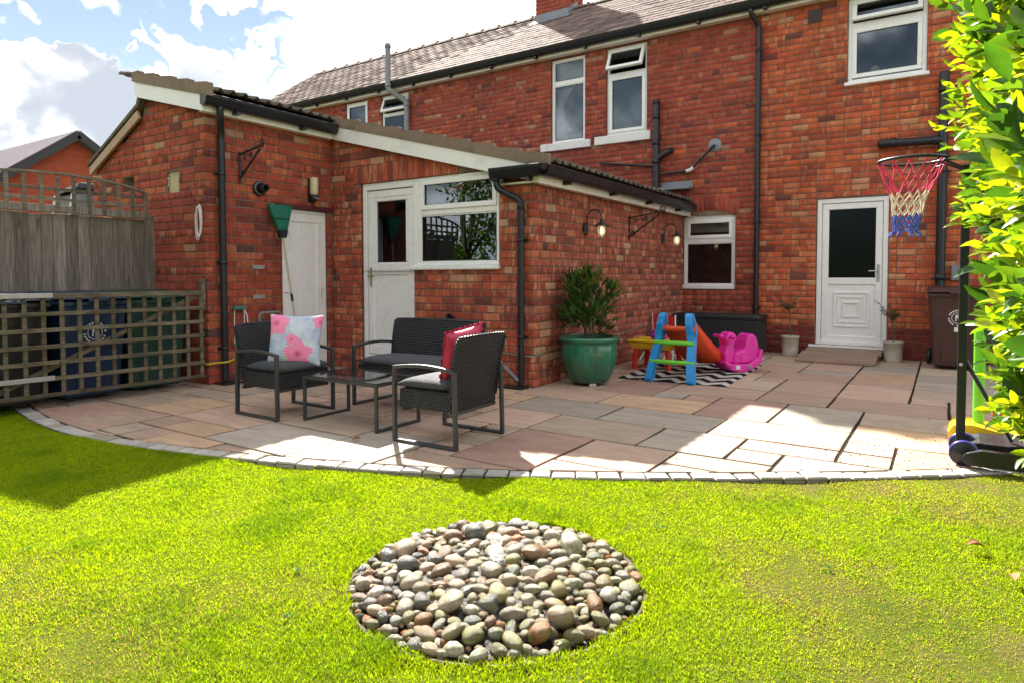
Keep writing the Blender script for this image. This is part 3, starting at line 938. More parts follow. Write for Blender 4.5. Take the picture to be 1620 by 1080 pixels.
mb.add([(cx0 - .05, cy0 - .012, zf(cy0) + .03), (cx1 + .1, cy0 - .012, zf(cy0) + .03), (cx1 + .1, cy0 - .17, zf(cy0 - .17) + .035), (cx0 - .05, cy0 - .17, zf(cy0 - .17) + .035)], [(0, 1, 2, 3)])
y = cy0
while y < 12.06:
    mb.box(cx1 + .002, y, zf(y) - .02, cx1 + .012, y + .1, zf(y) + .17); y += .1
mb.build('lead_flashing', M_LEAD, ch_o)
# windows
window(house, FM, *op_w1, [(-5.945, -5.355, 4.62, 4.965, 0, 0, [(-5.945, -5.355, 4.55, 4.62)]), (-5.945, -5.355, 3.565, 4.55, 0, 0)], .045, .045,
       sill=(-6.185, -5.19, 3.385, 3.525, .055, M_SILL), label='narrow white window with a tied-back curtain and a white stone sill')
window(house, FM, *op_w2, [(-4.86, -4.21, 4.59, 4.97, 1, 24, [(-4.86, -4.21, 4.52, 4.59)]), (-4.86, -4.21, 3.585, 4.52, 1, 0)], .045, .045,
       sill=(-5.10, -4.085, 3.39, 3.535, .055, M_SILL), label='white window with patterned glass and its top light open')
window(house, FM, *op_s1, [(-11.30, -10.68, 3.94, 4.97, 1, 0)], .045, .045, label='small white window with one pane above the low roof')
window(house, FM, *op_s2, [(-10.18, -9.46, 4.64, 4.97, 1, 18, [(-10.18, -9.46, 4.58, 4.64)]), (-10.18, -9.46, 3.94, 4.58, 0, 0)], .045, .045, label='small white window with its top light open beside the grey flue')
kwf = window(house, FM, op_kw[0] + .002, op_kw[1], op_kw[2], op_kw[3] - .03, [(-3.485, -2.765, 1.735, 2.03, 1, 0, [(-3.485, -2.765, 1.665, 1.735)]), (-3.485, -2.765, 1.012, 1.665, 0, 0)], .05, .05,
       sill=(-3.535, -2.715, .935, 1.0, .028), label='white kitchen window under the brick arch')
mb = MB()
pts = [(-3.533, 2.068)] + [(-3.533 + .818 * i / 12, 2.068 + .10 * math.sin(PI * i / 12) ** .8) for i in range(13)] + [(-2.717, 2.068)]
mb.prism([(x, Ym + .055, z) for x, z in pts], (0, 1, 0), 0, .05)
mb.build('arch_panel', M_UPVC, kwf)
window(house, FM, *op_rw, [(-1.145, -.315, 4.66, 4.95, 1, 16, [(-1.145, -.315, 4.57, 4.66)]), (-1.145, -.315, 3.90, 4.57, 1, 0)], .035, .055,
       sill=(-1.235, -.225, 3.79, 3.84, .05), label='white window with its top light ajar high above the back door')
# curtain, blind and frosted film behind the panes
mb = MB()
for k in range(9):
    pass
P = []; fs = []
m_, n__ = 14, 18
for j in range(n__ + 1):
    t = j / n__; z = 4.53 - t * .93
    w_ = .30 * (1 - .62 * math.sin(PI * min(1, t * 1.15)) ** 1.3) if t < .87 else .30 * (.60 + .5 * (t - .87))
    for i in range(m_ + 1):
        s_ = i / m_
        P.append((-5.935 + s_ * w_, Ym + .17 + .018 * math.sin(s_ * 26), z))
for j in range(n__):
    for i in range(m_): fs.append((j * (m_ + 1) + i, j * (m_ + 1) + i + 1, (j + 1) * (m_ + 1) + i + 1, (j + 1) * (m_ + 1) + i))
mb.add(P, fs, None, True)
M_CURTAIN = plain('cream_curtain', (.75, .74, .70), .9, .06, 8)
mb.build('curtain', M_CURTAIN, house)
mb = MB(); mb.box(-5.95, Ym + .16, 4.60, -5.34, Ym + .175, 5.0); mb.build('roller_blind', M_CURTAIN, house)
mb = MB(); mb.box(-3.5, Ym + .19, 1.84, -2.75, Ym + .20, 2.12); mb.build('roller_blind', M_CURTAIN, house)
def frosted():
    n_ = N('patterned_film'); p = n_.pos()
    v = n_.voro(p, 42, 'DISTANCE_TO_EDGE')
    c = n_.mix(n_.rng(v, .0, .2), (.16, .22, .26), (.07, .11, .14))
    return n_.done(n_.bsdf(Base_Color=c, Roughness=.5, Normal=n_.bump(v, .01)))
mb = MB(); mb.box(-4.86, Ym + .075, 3.585, -4.21, Ym + .08, 4.53); mb.build('patterned_film', frosted(), house)
MB().sphere((-.88, Ym + .22, 3.99), (.065, .05, .10)).build('window_ornament', M_SILL, house)
# back door
mb = MB()
FM.ring(mb, -1.56, -.66, .15, 2.24, .065, -.11, -.025)
FM.box(mb, -1.645, -.60, .105, .155, -.11, .07)
door = mb.build('door', M_UPVC, house, bevel=.007, label='white half-glazed back door with a moulded lower panel')
mb = MB(); FM.ring(mb, -1.49, -.73, .19, 2.17, .085, -.085, -.04, .10); FM.box(mb, -1.405, -.815, 1.02, 1.115, -.085, -.04)
mb.build('sash', M_UPVC, door, bevel=.008)
mb = MB(); FM.quad(mb, -1.42, -.80, 1.09, 2.10, -.062); mb.build('pane', M_OBSC, door, fix=False)
mb = MB(); FM.ring(mb, -1.406, -.814, 1.114, 2.086, .008, -.062, -.05); mb.build('gasket', M_BLACKP, door)
mb = MB(); FM.box(mb, -1.42, -.80, .28, 1.03, -.075, -.058); mb.build('panel', M_UPVC, door)
for (i, a, b, c, d) in ((0, -1.34, -.88, .41, .92), (1, -1.29, -.93, .47, .86), (2, -1.22, -1.0, .55, .78)):
    mb = MB(); FM.ring(mb, a, b, c, d, .034, -.0585, -.042 - .004 * (i == 1)); mb.build('panel_moulding', M_UPVC, door, bevel=.010)
mb = MB(); FM.box(mb, -.795, -.757, 1.06, 1.30, -.04, -.028)
mb.build('handle_plate', M_STEEL, door, bevel=.01)
MB().tube([FM.p(-.776, 1.21, -.03), FM.p(-.776, 1.21, .015), FM.p(-.80, 1.21, .02), FM.p(-.89, 1.21, .018)], .0095, 10).build('handle', M_CHROME, door)
# pipes on the wall
downpipe(house, [(-2.47, Ym - .20, 5.12), (-2.47, Ym - .20, 5.02), (-2.385, Ym - .055, 4.86), (-2.385, Ym - .055, .05)], .036, [(-2.385, Ym - .055, z) for z in (4.5, 3.25, 1.95, .66)], NM)
sp = downpipe(house, [(-3.965, Ym - .09, 2.45), (-3.965, Ym - .09, 3.95)], .056, (), NM, 'soil_pipe', rings=(((-3.965, Ym - .09, 3.0), UZ), ((-3.965, Ym - .09, 3.30), UZ), ((-3.965, Ym - .09, 3.72), UZ)))
MB().lathe([(.056, 0), (.062, 0), (.062, .06), (.05, .06), (.05, 0)], (-3.965, Ym - .09, 3.93), 16).build('pipe_top', M_BLACKP, sp)
downpipe(house, [(-3.965, Ym - .09, 3.02), (-3.80, Ym - .09, 3.14), (-3.74, Ym + .02, 3.18)], .05, (), NM, 'soil_branch')
downpipe(house, [(-3.965, Ym - .08, 2.93), (-4.95, Ym - .06, 3.07), (-4.99, Ym - .06, 3.09), (-5.0, Ym + .02, 3.10)], .02, (), NM, 'waste_pipe')
wp_ = downpipe(house, [(-3.93, Ym - .08, 2.79), (-3.42, Ym - .06, 2.81), (-3.05, Ym - .05, 3.16), (-3.04, Ym + .02, 3.18)], .02, (), NM, 'waste_pipe')
mb = MB(); mb.tube([(-3.47, Ym - .06, 2.81), (-3.40, Ym - .06, 2.825), (-3.36, Ym - .06, 2.86)], .029, 12); mb.build('pipe_elbow', M_SILL, wp_)
mb = MB(); mb.lathe([(0, .012), (.07, .01), (.10, .004), (.105, 0)], (-3.04, Ym - .003, 3.18), 14, axis=(0, -1, 0)); mb.build('mortar_patch', M_LEAD, wp_)
sp2 = downpipe(house, [(-.06, Ym - .10, .05), (-.06, Ym - .10, 3.78)], .056, [(-.06, Ym - .10, z) for z in (1.1, 2.5)], NM, 'soil_pipe', rings=(((-.06, Ym - .10, 3.55), UZ), ((-.06, Ym - .10, 1.12), UZ)))
downpipe(house, [(-.76, Ym + .02, 2.93), (-.76, Ym - .10, 2.93), (-.06, Ym - .12, 2.90)], .055, (), NM, 'soil_branch', rings=(((-.62, Ym - .105, 2.925), UX), ((-.14, Ym - .118, 2.905), UX)))
fl = downpipe(house, [(-9.40, Ym - .09, 3.9), (-9.40, Ym - .09, 4.76), (-9.72, Ym - .30, 5.02), (-9.72, Ym - .30, 5.95)], .055, (), NM, 'flue_pipe', M_GREYP, rings=(((-9.40, Ym - .09, 4.70), UZ), ((-9.72, Ym - .30, 5.1), UZ), ((-9.72, Ym - .30, 5.9), UZ)))
mb = MB(); FM.box(mb, -1.72, -1.54, 4.77, 4.95, -.01, .02); av = mb.build('air_vent', plain('terracotta_vent', (.10, .05, .045), .8), house, bevel=.004)
for i in range(5):
    mb = MB(); FM.box(mb, -1.70, -1.56, 4.787 + i * .032, 4.80 + i * .032, .021, .028); mb.build('vent_slat', M_BLACKP, av)
mb = MB(); mb.box(-3.9, Ym - .18, 2.52, -3.38, Ym - .012, 2.56); mb.box(-3.9, Ym - .02, 2.56, -3.38, Ym - .010, 2.66)
mb.build('lead_flashing', M_LEAD, house, bevel=.01)
mb = MB(); FM.box(mb, .06, .20, 1.08, 1.28, 0, .05); mb.build('meter_box', M_GREYP, house, bevel=.01)

# ------------------------------------------------------------------ kitchen extension
kit = thing('kitchen_extension', 'single-storey brick kitchen extension with white door and window and sloping tiled roof', 'extension', (-5, Yf, 0))
FF = Fr((0, Yf, 0), UX, V(0, -1, 0)); FS = Fr((Xs, 0, 0), UY, V(1, 0, 0))
op_f = (-6.035, -3.965, 1.215, 2.29); op_fd = (-6.035, -5.17, .12, 1.2151)
topF = lambda a: zb(a) + .10
mb = MB(); backing(mb, FF.o, UX, NM, Xh - .3, Xs - .009, -.1, 3.1, [op_f, op_fd], topF)
backing(mb, FS.o, UY, V(1, 0, 0), Yf + .009, Ym - .01, -.1, 2.17)
mb.build('wall', M_MORTAR, kit)
mb = MB(); 
full = (-6.035, -3.965, 1.215, 2.29)
reveal(mb, FF.o, UX, NM, full, .12); reveal(mb, FF.o, UX, NM, (-6.035, -5.17, .12, 1.215), .12)
mb.build('reveal', M_BRICK, kit)
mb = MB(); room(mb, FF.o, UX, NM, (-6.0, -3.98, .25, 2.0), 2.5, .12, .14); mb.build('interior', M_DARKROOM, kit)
KP = brick_pieces(kit)
sold = (-6.16, -4.42, 2.285, 2.50)
e_ = brickwall(KP, FF.o, UX, NM, Xh, Xs, 0, 3.0, [op_f, op_fd, sold, (-6.035, -3.9, 2.28, 2.33)], topF, PAL_KIT, 11, 5)
brickwall(KP, FS.o, UY, V(1, 0, 0), Yf + .021, Ym, 0, 2.16, (), None, PAL_SIDE, 12, 3, startcol=e_)
rk = random.Random(9); a = sold[0] + .04
while a < -4.40:
    if zb(a) > 2.36:
        KP.add('s', FF.p(a, 2.395, rk.uniform(-.002, .001)), UZ, -UX, NM, min(.215, .215), .072, .02, pick(rk, PAL_KIT))
    a += .083
print('kitchen bricks', KP.emit('brickwork'))
# white combination frame: half-glazed door + window
mb = MB()
FF.box(mb, -6.03, -5.965, .14, 2.285, -.12, -.03); FF.box(mb, -5.965, -5.20, 2.20, 2.285, -.12, -.03); FF.box(mb, -5.20, -5.12, .14, 2.285, -.12, -.0301)
FF.box(mb, -5.965, -5.20, .13, .19, -.12, -.01)
kd = mb.build('door', M_UPVC, kit, bevel=.007, label='white kitchen door with a glazed upper half and plain lower panel')
mb = MB(); FF.ring(mb, -5.955, -5.21, .20, 2.19, .085, -.10, -.045, .10); FF.box(mb, -5.87, -5.295, 1.17, 1.27, -.10, -.045)
mb.build('sash', M_UPVC, kd, bevel=.008)
mb = MB(); FF.ring(mb, -5.872, -5.293, 1.268, 2.107, .05, -.085, -.052); mb.build('bead', M_UPVC, kd, bevel=.012)
mb = MB(); FF.quad(mb, -5.83, -5.335, 1.31, 2.065, -.075); mb.build('pane', M_GLASS, kd, fix=False)
mb = MB(); FF.box(mb, -5.875, -5.29, .29, 1.18, -.085, -.066); mb.build('panel', M_UPVC, kd)
for i in range(1, 7):
    mb = MB(); x_ = -5.875 + i * .585 / 7; FF.box(mb, x_ - .035, x_ + .035, .31, 1.165, -.0659, -.062); mb.build('panel_board', M_UPVC, kd, bevel=.004)
mb = MB(); FF.box(mb, -5.925, -5.895, 1.02, 1.26, -.045, -.035); mb.build('handle_plate', M_BRASS, kd, bevel=.008)
MB().tube([FF.p(-5.91, 1.15, -.04), FF.p(-5.91, 1.15, .012), FF.p(-5.88, 1.15, .018), FF.p(-5.80, 1.15, .016)], .010, 10).build('handle', M_BRASS, kd)
window(kit, FF, -5.12, -3.967, 1.27, 2.285, [(-5.08, -4.005, 1.91, 2.25, 1, 0, [(-5.08, -4.005, 1.85, 1.91)]), (-5.08, -4.005, 1.31, 1.85, 0, 0)], .03, .045,
       sill=(-5.20, -3.945, 1.222, 1.268, .035), label='white kitchen window with a shallow top light')
verge(kit, Xh + .12, -3.43, Yf - .07, x_b0=-3.31)
lean_roof(kit, -7.72, -3.30, Yf - .06, Ym - .02)
mb = MB(); mb.box(-3.432, Yf - .068, 2.085, -3.41, Ym - .01, 2.255); mb.build('fascia', M_UPVC_OLD, kit, bevel=.004)
mb = MB(); mb.box(-3.53, Yf - .05, 2.10, -3.433, Ym - .012, 2.115); mb.box(-3.92, Yf - .068, 2.10, -3.54, Yf - .006, 2.115); mb.build('soffit', M_UPVC_OLD, kit)
g1 = gutter(kit, (-3.345, Yf - .10, 2.245), (-3.345, Ym - .08, 2.245), (1, 0, 0), .058)
gutter(kit, (-3.96, Yf - .135, 2.245), (-3.35, Yf - .135, 2.245), (0, -1, 0), .058, ends=(True, False))
mb = MB()
for k in range(7):
    t = k / 6 * PI / 2; pass
mb.lathe([(.001, -.06), (.03, -.055), (.052, -.03), (.062, 0), (.064, .014)], (-3.345, Yf - .135, 2.245), 20); mb.build('gutter_corner', M_BLACKP, g1)
downpipe(kit, [(-3.90, Yf - .135, 2.22), (-3.90, Yf - .135, 2.06), (-3.655, Yf - .05, 1.93), (-3.655, Yf - .05, .03)], .034, [(-3.655, Yf - .05, z) for z in (1.52, .52)], NM,
         rings=(((-3.90, Yf - .135, 2.16), UZ), ((-3.655, Yf - .05, 1.87), UZ)))
MB().tube([(-3.99, Yf - .09, .33), (-3.67, Yf - .07, .07)], .021, 12).build('waste_pipe', M_GREYP, kit)
mb = MB(); mb.box(-3.85, Yf - .20, .003, -3.56, Yf - .03, .02); mb.build('drain_cover', M_BLACKP, kit, bevel=.006)
tp = MB().tube([FF.p(-4.62, .70, 0), FF.p(-4.62, .70, .07), FF.p(-4.60, .68, .10), FF.p(-4.60, .62, .10)], .014, 10).build('outside_tap', M_BLACKP, kit)
MB().lathe([(0, .0), (.03, .0), (.03, .02), (0, .02)], FF.p(-4.62, .715, .05), 12).build('tap_handle', M_BLACKP, tp)
mb = MB(); FF.box(mb, -4.68, -4.565, .62, .70, .0, .012); mb.build('tap_plate', M_BLACKP, tp, bevel=.003)

# ------------------------------------------------------------------ outbuilding
hut = thing('outbuilding', 'low brick outbuilding with white plank door and tiled roof beside the fence', 'outbuilding', (-7.5, 5, 0))
FH = Fr((Xh, 0, 0), UY, V(1, 0, 0)); FG = Fr((0, Yh, 0), UX, V(0, -1, 0))
op_h = (4.955, 5.625, .03, 1.96)
op_c1 = (-7.285, -7.05, 2.06, 2.32); op_c2 = (-8.245, -8.0, 2.15, 2.335)
topG = lambda a: (zb(a) + .08) if a > -7.72 else 2.98 - (-7.72 - a) * .46
mb = MB(); backing(mb, FG.o, UX, NM, -9.0, Xh - .009, -.1, 3.4, [op_c1, op_c2], topG, step=.1)
backing(mb, FH.o, UY, V(1, 0, 0), Yh + .009, Yf + .02, -.1, 2.98, [op_h])
mb.add([(-9.0, Yh, -.1), (-9.0, Ym, -.1), (-9.0, Ym, 2.4), (-9.0, Yh, 2.4)], [(0, 1, 2, 3)])
mb.build('wall', M_MORTAR, hut)
mb = MB(); reveal(mb, FH.o, UY, V(1, 0, 0), op_h, .12); mb.build('reveal', M_BRICK, hut)
M_CREAMB = plain('cream_painted_brick', (.52, .45, .27), .9, .15, 9, .006, 30)
for q, dd in ((op_c1, .03), (op_c2, .10)):
    mb = MB(); FG.box(mb, q[0], q[1], q[2], q[3], -dd - .03, -dd)
    o_ = mb.build('blocked_opening', M_CREAMB if dd < .05 else M_MORTAR, hut)
    mb = MB(); reveal(mb, FG.o, UX, NM, q, dd + .02, (.40, .33, .2, 0) if dd < .05 else (.25, .2, .15, 0)); mb.build('reveal', M_BRICK, hut)
HP = brick_pieces(hut)
e_ = brickwall(HP, FG.o, UX, NM, -9.0, Xh, 0, 3.4, [op_c1, op_c2], topG, PAL_HUT, 21, 5)
lint = (4.85, 5.72, 1.955, 2.02)
brickwall(HP, FH.o, UY, V(1, 0, 0), Yh + .021, Yf, 0, 2.92, [op_h, lint], None, PAL_HUT, 22, 5, startcol=e_)
print('hut bricks', HP.emit('brickwork'))
M_MAROON = plain('maroon_paint', (.10, .012, .022), .6, .2, 8, .002, 60)
mb = MB(); FH.box(mb, 4.87, 5.70, 1.962, 2.012, -.10, .035); mb.build('lintel', M_MAROON, hut, bevel=.006)
mb = MB()
FH.ring(mb, 4.958, 5.622, .04, 1.955, .045, -.10, -.02)
hd = mb.build('door', M_UPVC, hut, bevel=.006, label='narrow white plastic door')
mb = MB(); FH.ring(mb, 5.0, 5.58, .06, 1.91, .10, -.07, -.022, .12); mb.build('sash', M_UPVC, hd, bevel=.008)
mb = MB(); FH.box(mb, 5.09, 5.49, .17, 1.82, -.06, -.04); mb.build('panel', M_UPVC, hd)
for i in range(5):
    mb = MB(); y_ = 5.10 + i * .078; FH.box(mb, y_ + .003, y_ + .075, .18, 1.81, -.0399, -.036); mb.build('panel_board', M_UPVC, hd, bevel=.004)
mb = MB(); FH.box(mb, 5.515, 5.555, .86, 1.08, -.022, -.012); mb.build('handle_plate', M_UPVC, hd, bevel=.006)
MB().tube([FH.p(5.535, 1.0, -.02), FH.p(5.535, 1.0, .03), FH.p(5.51, 1.0, .036), FH.p(5.42, 1.0, .034)], .009, 10).build('handle', M_UPVC, hd)
MB().lathe([(0, .004), (.008, .004), (.008, 0)], FH.p(5.535, .90, -.012), 10, axis=(1, 0, 0)).build('keyhole', M_BLACKP, hd)
for z in (.95, 1.66):
    mb = MB(); FH.box(mb, 4.985, 5.06, z, z + .012, -.022, -.014); mb.build('hinge', M_STEEL, hd)
verge(hut, -7.74, Xh + .13, Yh - .10)
mb = MB(); mb.box(Xh + .085, Yh - .095, zb(Xh + .1), Xh + .107, Yf - .05, zb(Xh + .1) + .16); mb.build('fascia', M_UPVC_OLD, hut, bevel=.004)
mb = MB(); mb.box(Xh, Yh - .05, zb(Xh + .1) + .005, Xh + .084, Yf - .05, zb(Xh + .1) + .02); mb.build('soffit', M_UPVC_OLD, hut)
lean_roof(hut, -7.72, Xh + .215, Yh - .09, Yf - .065)
gz = zb(Xh + .1) + .145
gutter(hut, (Xh + .168, Yh - .11, gz), (Xh + .168, Yf - .09, gz), (1, 0, 0), .056)
downpipe(hut, [(Xh + .165, Yh + .08, gz - .03), (Xh + .165, Yh + .08, gz - .16), (Xh + .05, Yh + .16, gz - .34), (Xh + .05, Yh + .16, .03)], .036, [(Xh + .05, Yh + .16, z) for z in (2.25, 1.3, .38)], V(1, 0, 0))
mb = MB(); mb.box(Xh + .0, Yh + .05, .003, Xh + .2, Yh + .3, .018); mb.build('drain_cover', M_BLACKP, hut, bevel=.006)
# steep slate slope on the far side with a brown barge board
M_TAN = plain('tan_barge_board', (.42, .27, .17), .6, .1, 4)
mb = MB()
P = [(-7.74, Yh - .06, 2.97), (-8.95, Yh - .06, 2.415), (-8.95, Yh - .06, 2.515), (-7.78, Yh - .06, 3.06)]
mb.prism(P, (0, 1, 0), 0, .03); mb.build('barge_board', M_TAN, hut, bevel=.006)
mb = MB()
P = [(-7.66, Yh - .07, 3.25), (-7.74, Yh - .07, 3.10), (-9.0, Yh - .07, 2.525), (-9.0, Yh - .07, 2.56), (-7.78, Yh - .07, 3.13), (-7.70, Yh - .07, 3.30)]
mb.prism(P, (0, 1, 0), 0, 6.3); mb.build('rear_slope', M_TILE, hut)
# small plates on the wall
for z in (1.235, .895):
    mb = MB(); FH.box(mb, 4.545, 4.70, z, z + .045, 0, .012); mb.build('steel_plate', M_STEEL, hut, bevel=.002)
# ------------------------------------------------------------------ ground, patio, lawn
EDGE = [(-7.6, 2.52), (-6.9, 2.36), (-6.2, 2.24), (-5.6, 2.19), (-5.0, 2.21), (-4.4, 2.31), (-3.8, 2.46), (-3.2, 2.645), (-2.6, 2.87), (-2.0, 3.17), (-1.4, 3.515),
        (-.87, 3.858), (-.27, 4.279), (.345, 4.781), (1.0, 5.38), (1.7, 6.1), (2.4, 6.9)]
def spline(pts, n=14):
    P = [np.array(p, float) for p in pts]; out = []
    for i in range(len(P) - 1):
        p0, p1, p2, p3 = P[max(i - 1, 0)], P[i], P[i + 1], P[min(i + 2, len(P) - 1)]
        for k in range(n):
            t = k / n
            out.append(.5 * ((2 * p1) + (p2 - p0) * t + (2 * p0 - 5 * p1 + 4 * p2 - p3) * t * t + (3 * p1 - p0 - 3 * p2 + p3) * t ** 3))
    out.append(P[-1]); return np.array(out)
EC = spline(EDGE)
EX, EY = EC[:, 0], EC[:, 1]
def edge_y(x): return np.interp(x, EX, EY)

def ground_mat():
    n_ = N('garden_soil'); p = n_.pos()
    c = n_.ramp(n_.noise(p, 1.3, 8, .65), [(.3, (.035, .045, .012)), (.5, (.06, .075, .02)), (.7, (.085, .06, .03))])
    return n_.done(n_.bsdf(Base_Color=c, Roughness=.95, Specular_IOR_Level=.1, Normal=n_.bump(n_.noise(p, 60, 5, .7), .02)))
M_SOIL = ground_mat()
mb = MB(); S_ = 400
mb.add([(-S_, -S_, -.09), (S_, -S_, -.09), (S_, S_, -.09), (-S_, S_, -.09)], [(0, 1, 2, 3)])
g_ = mb.build('ground', M_SOIL); g_['kind'] = 'structure'
# lawn: gently uneven soil sheet
FC, FR = V(-1.44, 2.06), .565
def lawn_h(x, y):
    return -.022 + .012 * np.sin(x * 1.7 + .4) * np.cos(y * 1.3) + .006 * np.sin(x * 5.1 + y * 3.7)
def lawn_mat():
    n_ = N('lawn_turf'); p = n_.pos()
    c = n_.ramp(n_.noise(p, 2.2, 8, .7), [(.3, (.10, .15, .012)), (.5, (.16, .20, .018)), (.68, (.20, .19, .04)), (.8, (.19, .14, .06))])
    c = n_.mix(n_.noise(p, 140, 3, .7), n_.mix(1.0, c, (.6, .6, .6), 'MULTIPLY'), c)
    dp = n_.n('ShaderNodeVectorMath', operation='DOT_PRODUCT'); n_.l(p, dp.inputs[0]); dp.inputs[1].default_value = tuple(r3)
    worn = n_.math('MULTIPLY', n_.rng(dp.outputs['Value'], .2, 1.7), n_.rng(n_.noise(p, 4.5, 6, .65), .46, .64, 0, .6, True))
    c = n_.mix(worn, c, n_.mix(n_.noise(p, 70, 4, .7), (.10, .062, .035), (.24, .165, .095)))
    return n_.done(n_.bsdf(Base_Color=c, Roughness=.95, Specular_IOR_Level=.1, Normal=n_.bump(n_.noise(p, 110, 5, .7), .02)))
gx = np.arange(-10, 4.01, .125); vs = []; fs = []
for x in gx:
    ye = min(edge_y(x) if x > -7.6 else 2.52, 7.0) - .0
    ys = np.linspace(-9, ye, 70)
    for y in ys:
        h = float(lawn_h(x, y)); d = math.hypot(x - FC[0], y - FC[1])
        if d < FR + .02: h = min(h, -.08)
        vs.append((x, y, h))
m_ = 70
for i in range(len(gx) - 1):
    for j in range(m_ - 1): fs.append((i * m_ + j, (i + 1) * m_ + j, (i + 1) * m_ + j + 1, i * m_ + j + 1))
lawn = MB().add(vs, fs, None, True).build('lawn', lawn_mat(), fix=False); lawn['kind'] = 'structure'

# patio bed (joints) and flags
def joint_mat():
    n_ = N('dark_jointing'); p = n_.pos()
    c = n_.mix(n_.noise(p, 30, 6, .7), (.02, .017, .014), (.055, .046, .038))
    return n_.done(n_.bsdf(Base_Color=c, Roughness=.95, Specular_IOR_Level=.1, Normal=n_.bump(n_.noise(p, 160, 4, .7), .006)))
mb = MB(); xs = np.linspace(-9.0, 2.4, 120); vs = []; fs = []
for x in xs: vs += [(x, float(edge_y(max(x, -7.6))) - .005, -.011), (x, Ym + .05, -.011)]
for i in range(len(xs) - 1): fs.append((2 * i, 2 * i + 2, 2 * i + 3, 2 * i + 1))
patio = MB().add(vs, fs).build('patio', joint_mat(), fix=False); patio['kind'] = 'structure'
ROOT[patio.name] = V(0, 0, 0)

SETW = .115
def clip_poly(poly):
    """keep the part on the house side of the sett course (a convex region)"""
    segs = [(EC[i], EC[i + 4]) for i in range(0, len(EC) - 4, 4)]
    for a, b in segs:
        d = b - a; d = d / np.linalg.norm(d); nn = np.array([-d[1], d[0]])
        q = a + nn * (SETW + .014)
        out = []
        for i in range(len(poly)):
            p, r = poly[i], poly[(i + 1) % len(poly)]
            sp_, sr = (p - q) @ nn, (r - q) @ nn
            if sp_ >= 0: out.append(p)
            if (sp_ >= 0) != (sr >= 0): out.append(p + (r - p) * sp_ / (sp_ - sr))
        poly = out
        if len(poly) < 3: return []
    return poly
FLAGCOL = [(.34, (.50, .355, .275)), (.22, (.47, .370, .285)), (.12, (.53, .365, .245)), (.14, (.43, .375, .315)), (.09, (.44, .285, .230)), (.09, (.49, .40, .295))]
def slab(poly, top, parent, name, mat, col, thick=.03, ch=.0035, lab=None, ground=None):
    P = np.array(poly); c = P.mean(0); n_ = len(P)
    ins = c + (P - c) * np.array([max(0.0, 1 - ch / max(np.linalg.norm(q - c), .02)) for q in P])[:, None]
    jit = np.array([random.uniform(-.0012, .0012) for _ in range(n_)])
    vs = [(p[0], p[1], top - thick) for p in P] + [(p[0], p[1], top - ch * .8) for p in P] + [(p[0], p[1], top + j) for p, j in zip(ins, jit)]
    fs = [tuple(range(2 * n_, 3 * n_))]
    for i in range(n_):
        j = (i + 1) % n_
        fs += [(i, j, n_ + j, n_ + i), (n_ + i, n_ + j, 2 * n_ + j, 2 * n_ + i)]
    o = MB().add(vs, fs).build(name, mat, parent, fix=False)
    o.color = (*col, 0)
    return o
G_ = .30
nx, ny = int(10.2 / G_), int(8.4 / G_)
X0, Y0 = -7.75, 2.06
occ = np.zeros((nx, ny), int)
rp = random.Random(23)
flags = []
for j in range(ny):
    i = 0
    while i < nx:
        if occ[i, j]: i += 1; continue
        opts = [(3, 2), (3, 2), (3, 2), (2, 2), (2, 1), (2, 1), (1, 1), (2, 2), (3, 2), (2, 3)]
        rp.shuffle(opts)
        opts += [(1, 1)]
        for (w_, h_) in opts:
            if i + w_ <= nx and j + h_ <= ny and not occ[i:i + w_, j:j + h_].any(): break
        occ[i:i + w_, j:j + h_] = 1
        flags.append((X0 + i * G_, Y0 + j * G_, w_ * G_, h_ * G_)); i += w_
def inside_building(x0, y0, x1, y1):
    if x0 > Xh and x1 < Xs and y0 > Yf: return True
    if x1 < Xh and y0 > Yh: return True
    return y0 > Ym
nf = 0
for (x, y, w_, h_) in flags:
    if inside_building(x, y, x + w_, y + h_): continue
    jx, jy = .011, .0125
    d = lambda: rp.uniform(-.004, .004)
    poly = [np.array((x + jx + d(), y + jy + d())), np.array((x + w_ - jx + d(), y + jy + d())), np.array((x + w_ - jx + d(), y + h_ - jy + d())), np.array((x + jx + d(), y + h_ - jy + d()))]
    # ragged edges
    P2 = []
    for k in range(4):
        a, b = poly[k], poly[(k + 1) % 4]; P2.append(a)
        m = max(1, int(np.linalg.norm(b - a) / .3)); 
        for t in range(1, m + 1):
            q = a + (b - a) * t / (m + 1); dd = (b - a) / np.linalg.norm(b - a); P2.append(q + np.array([-dd[1], dd[0]]) * rp.uniform(-.003, .003))
    P2 = clip_poly(P2)
    if len(P2) < 3: continue
    A = np.array(P2); ar = .5 * abs(np.dot(A[:, 0], np.roll(A[:, 1], 1)) - np.dot(A[:, 1], np.roll(A[:, 0], 1)))
    if ar < .006: continue
    t = rp.random(); acc_ = 0
    for w2, c in FLAGCOL:
        acc_ += w2
        if t <= acc_: break
    k = rp.uniform(.80, 1.12)
    slab(P2, rp.uniform(-.0015, .0015), patio, 'paving_slab', M_FLAG, tuple(np.array(c) * k)); nf += 1
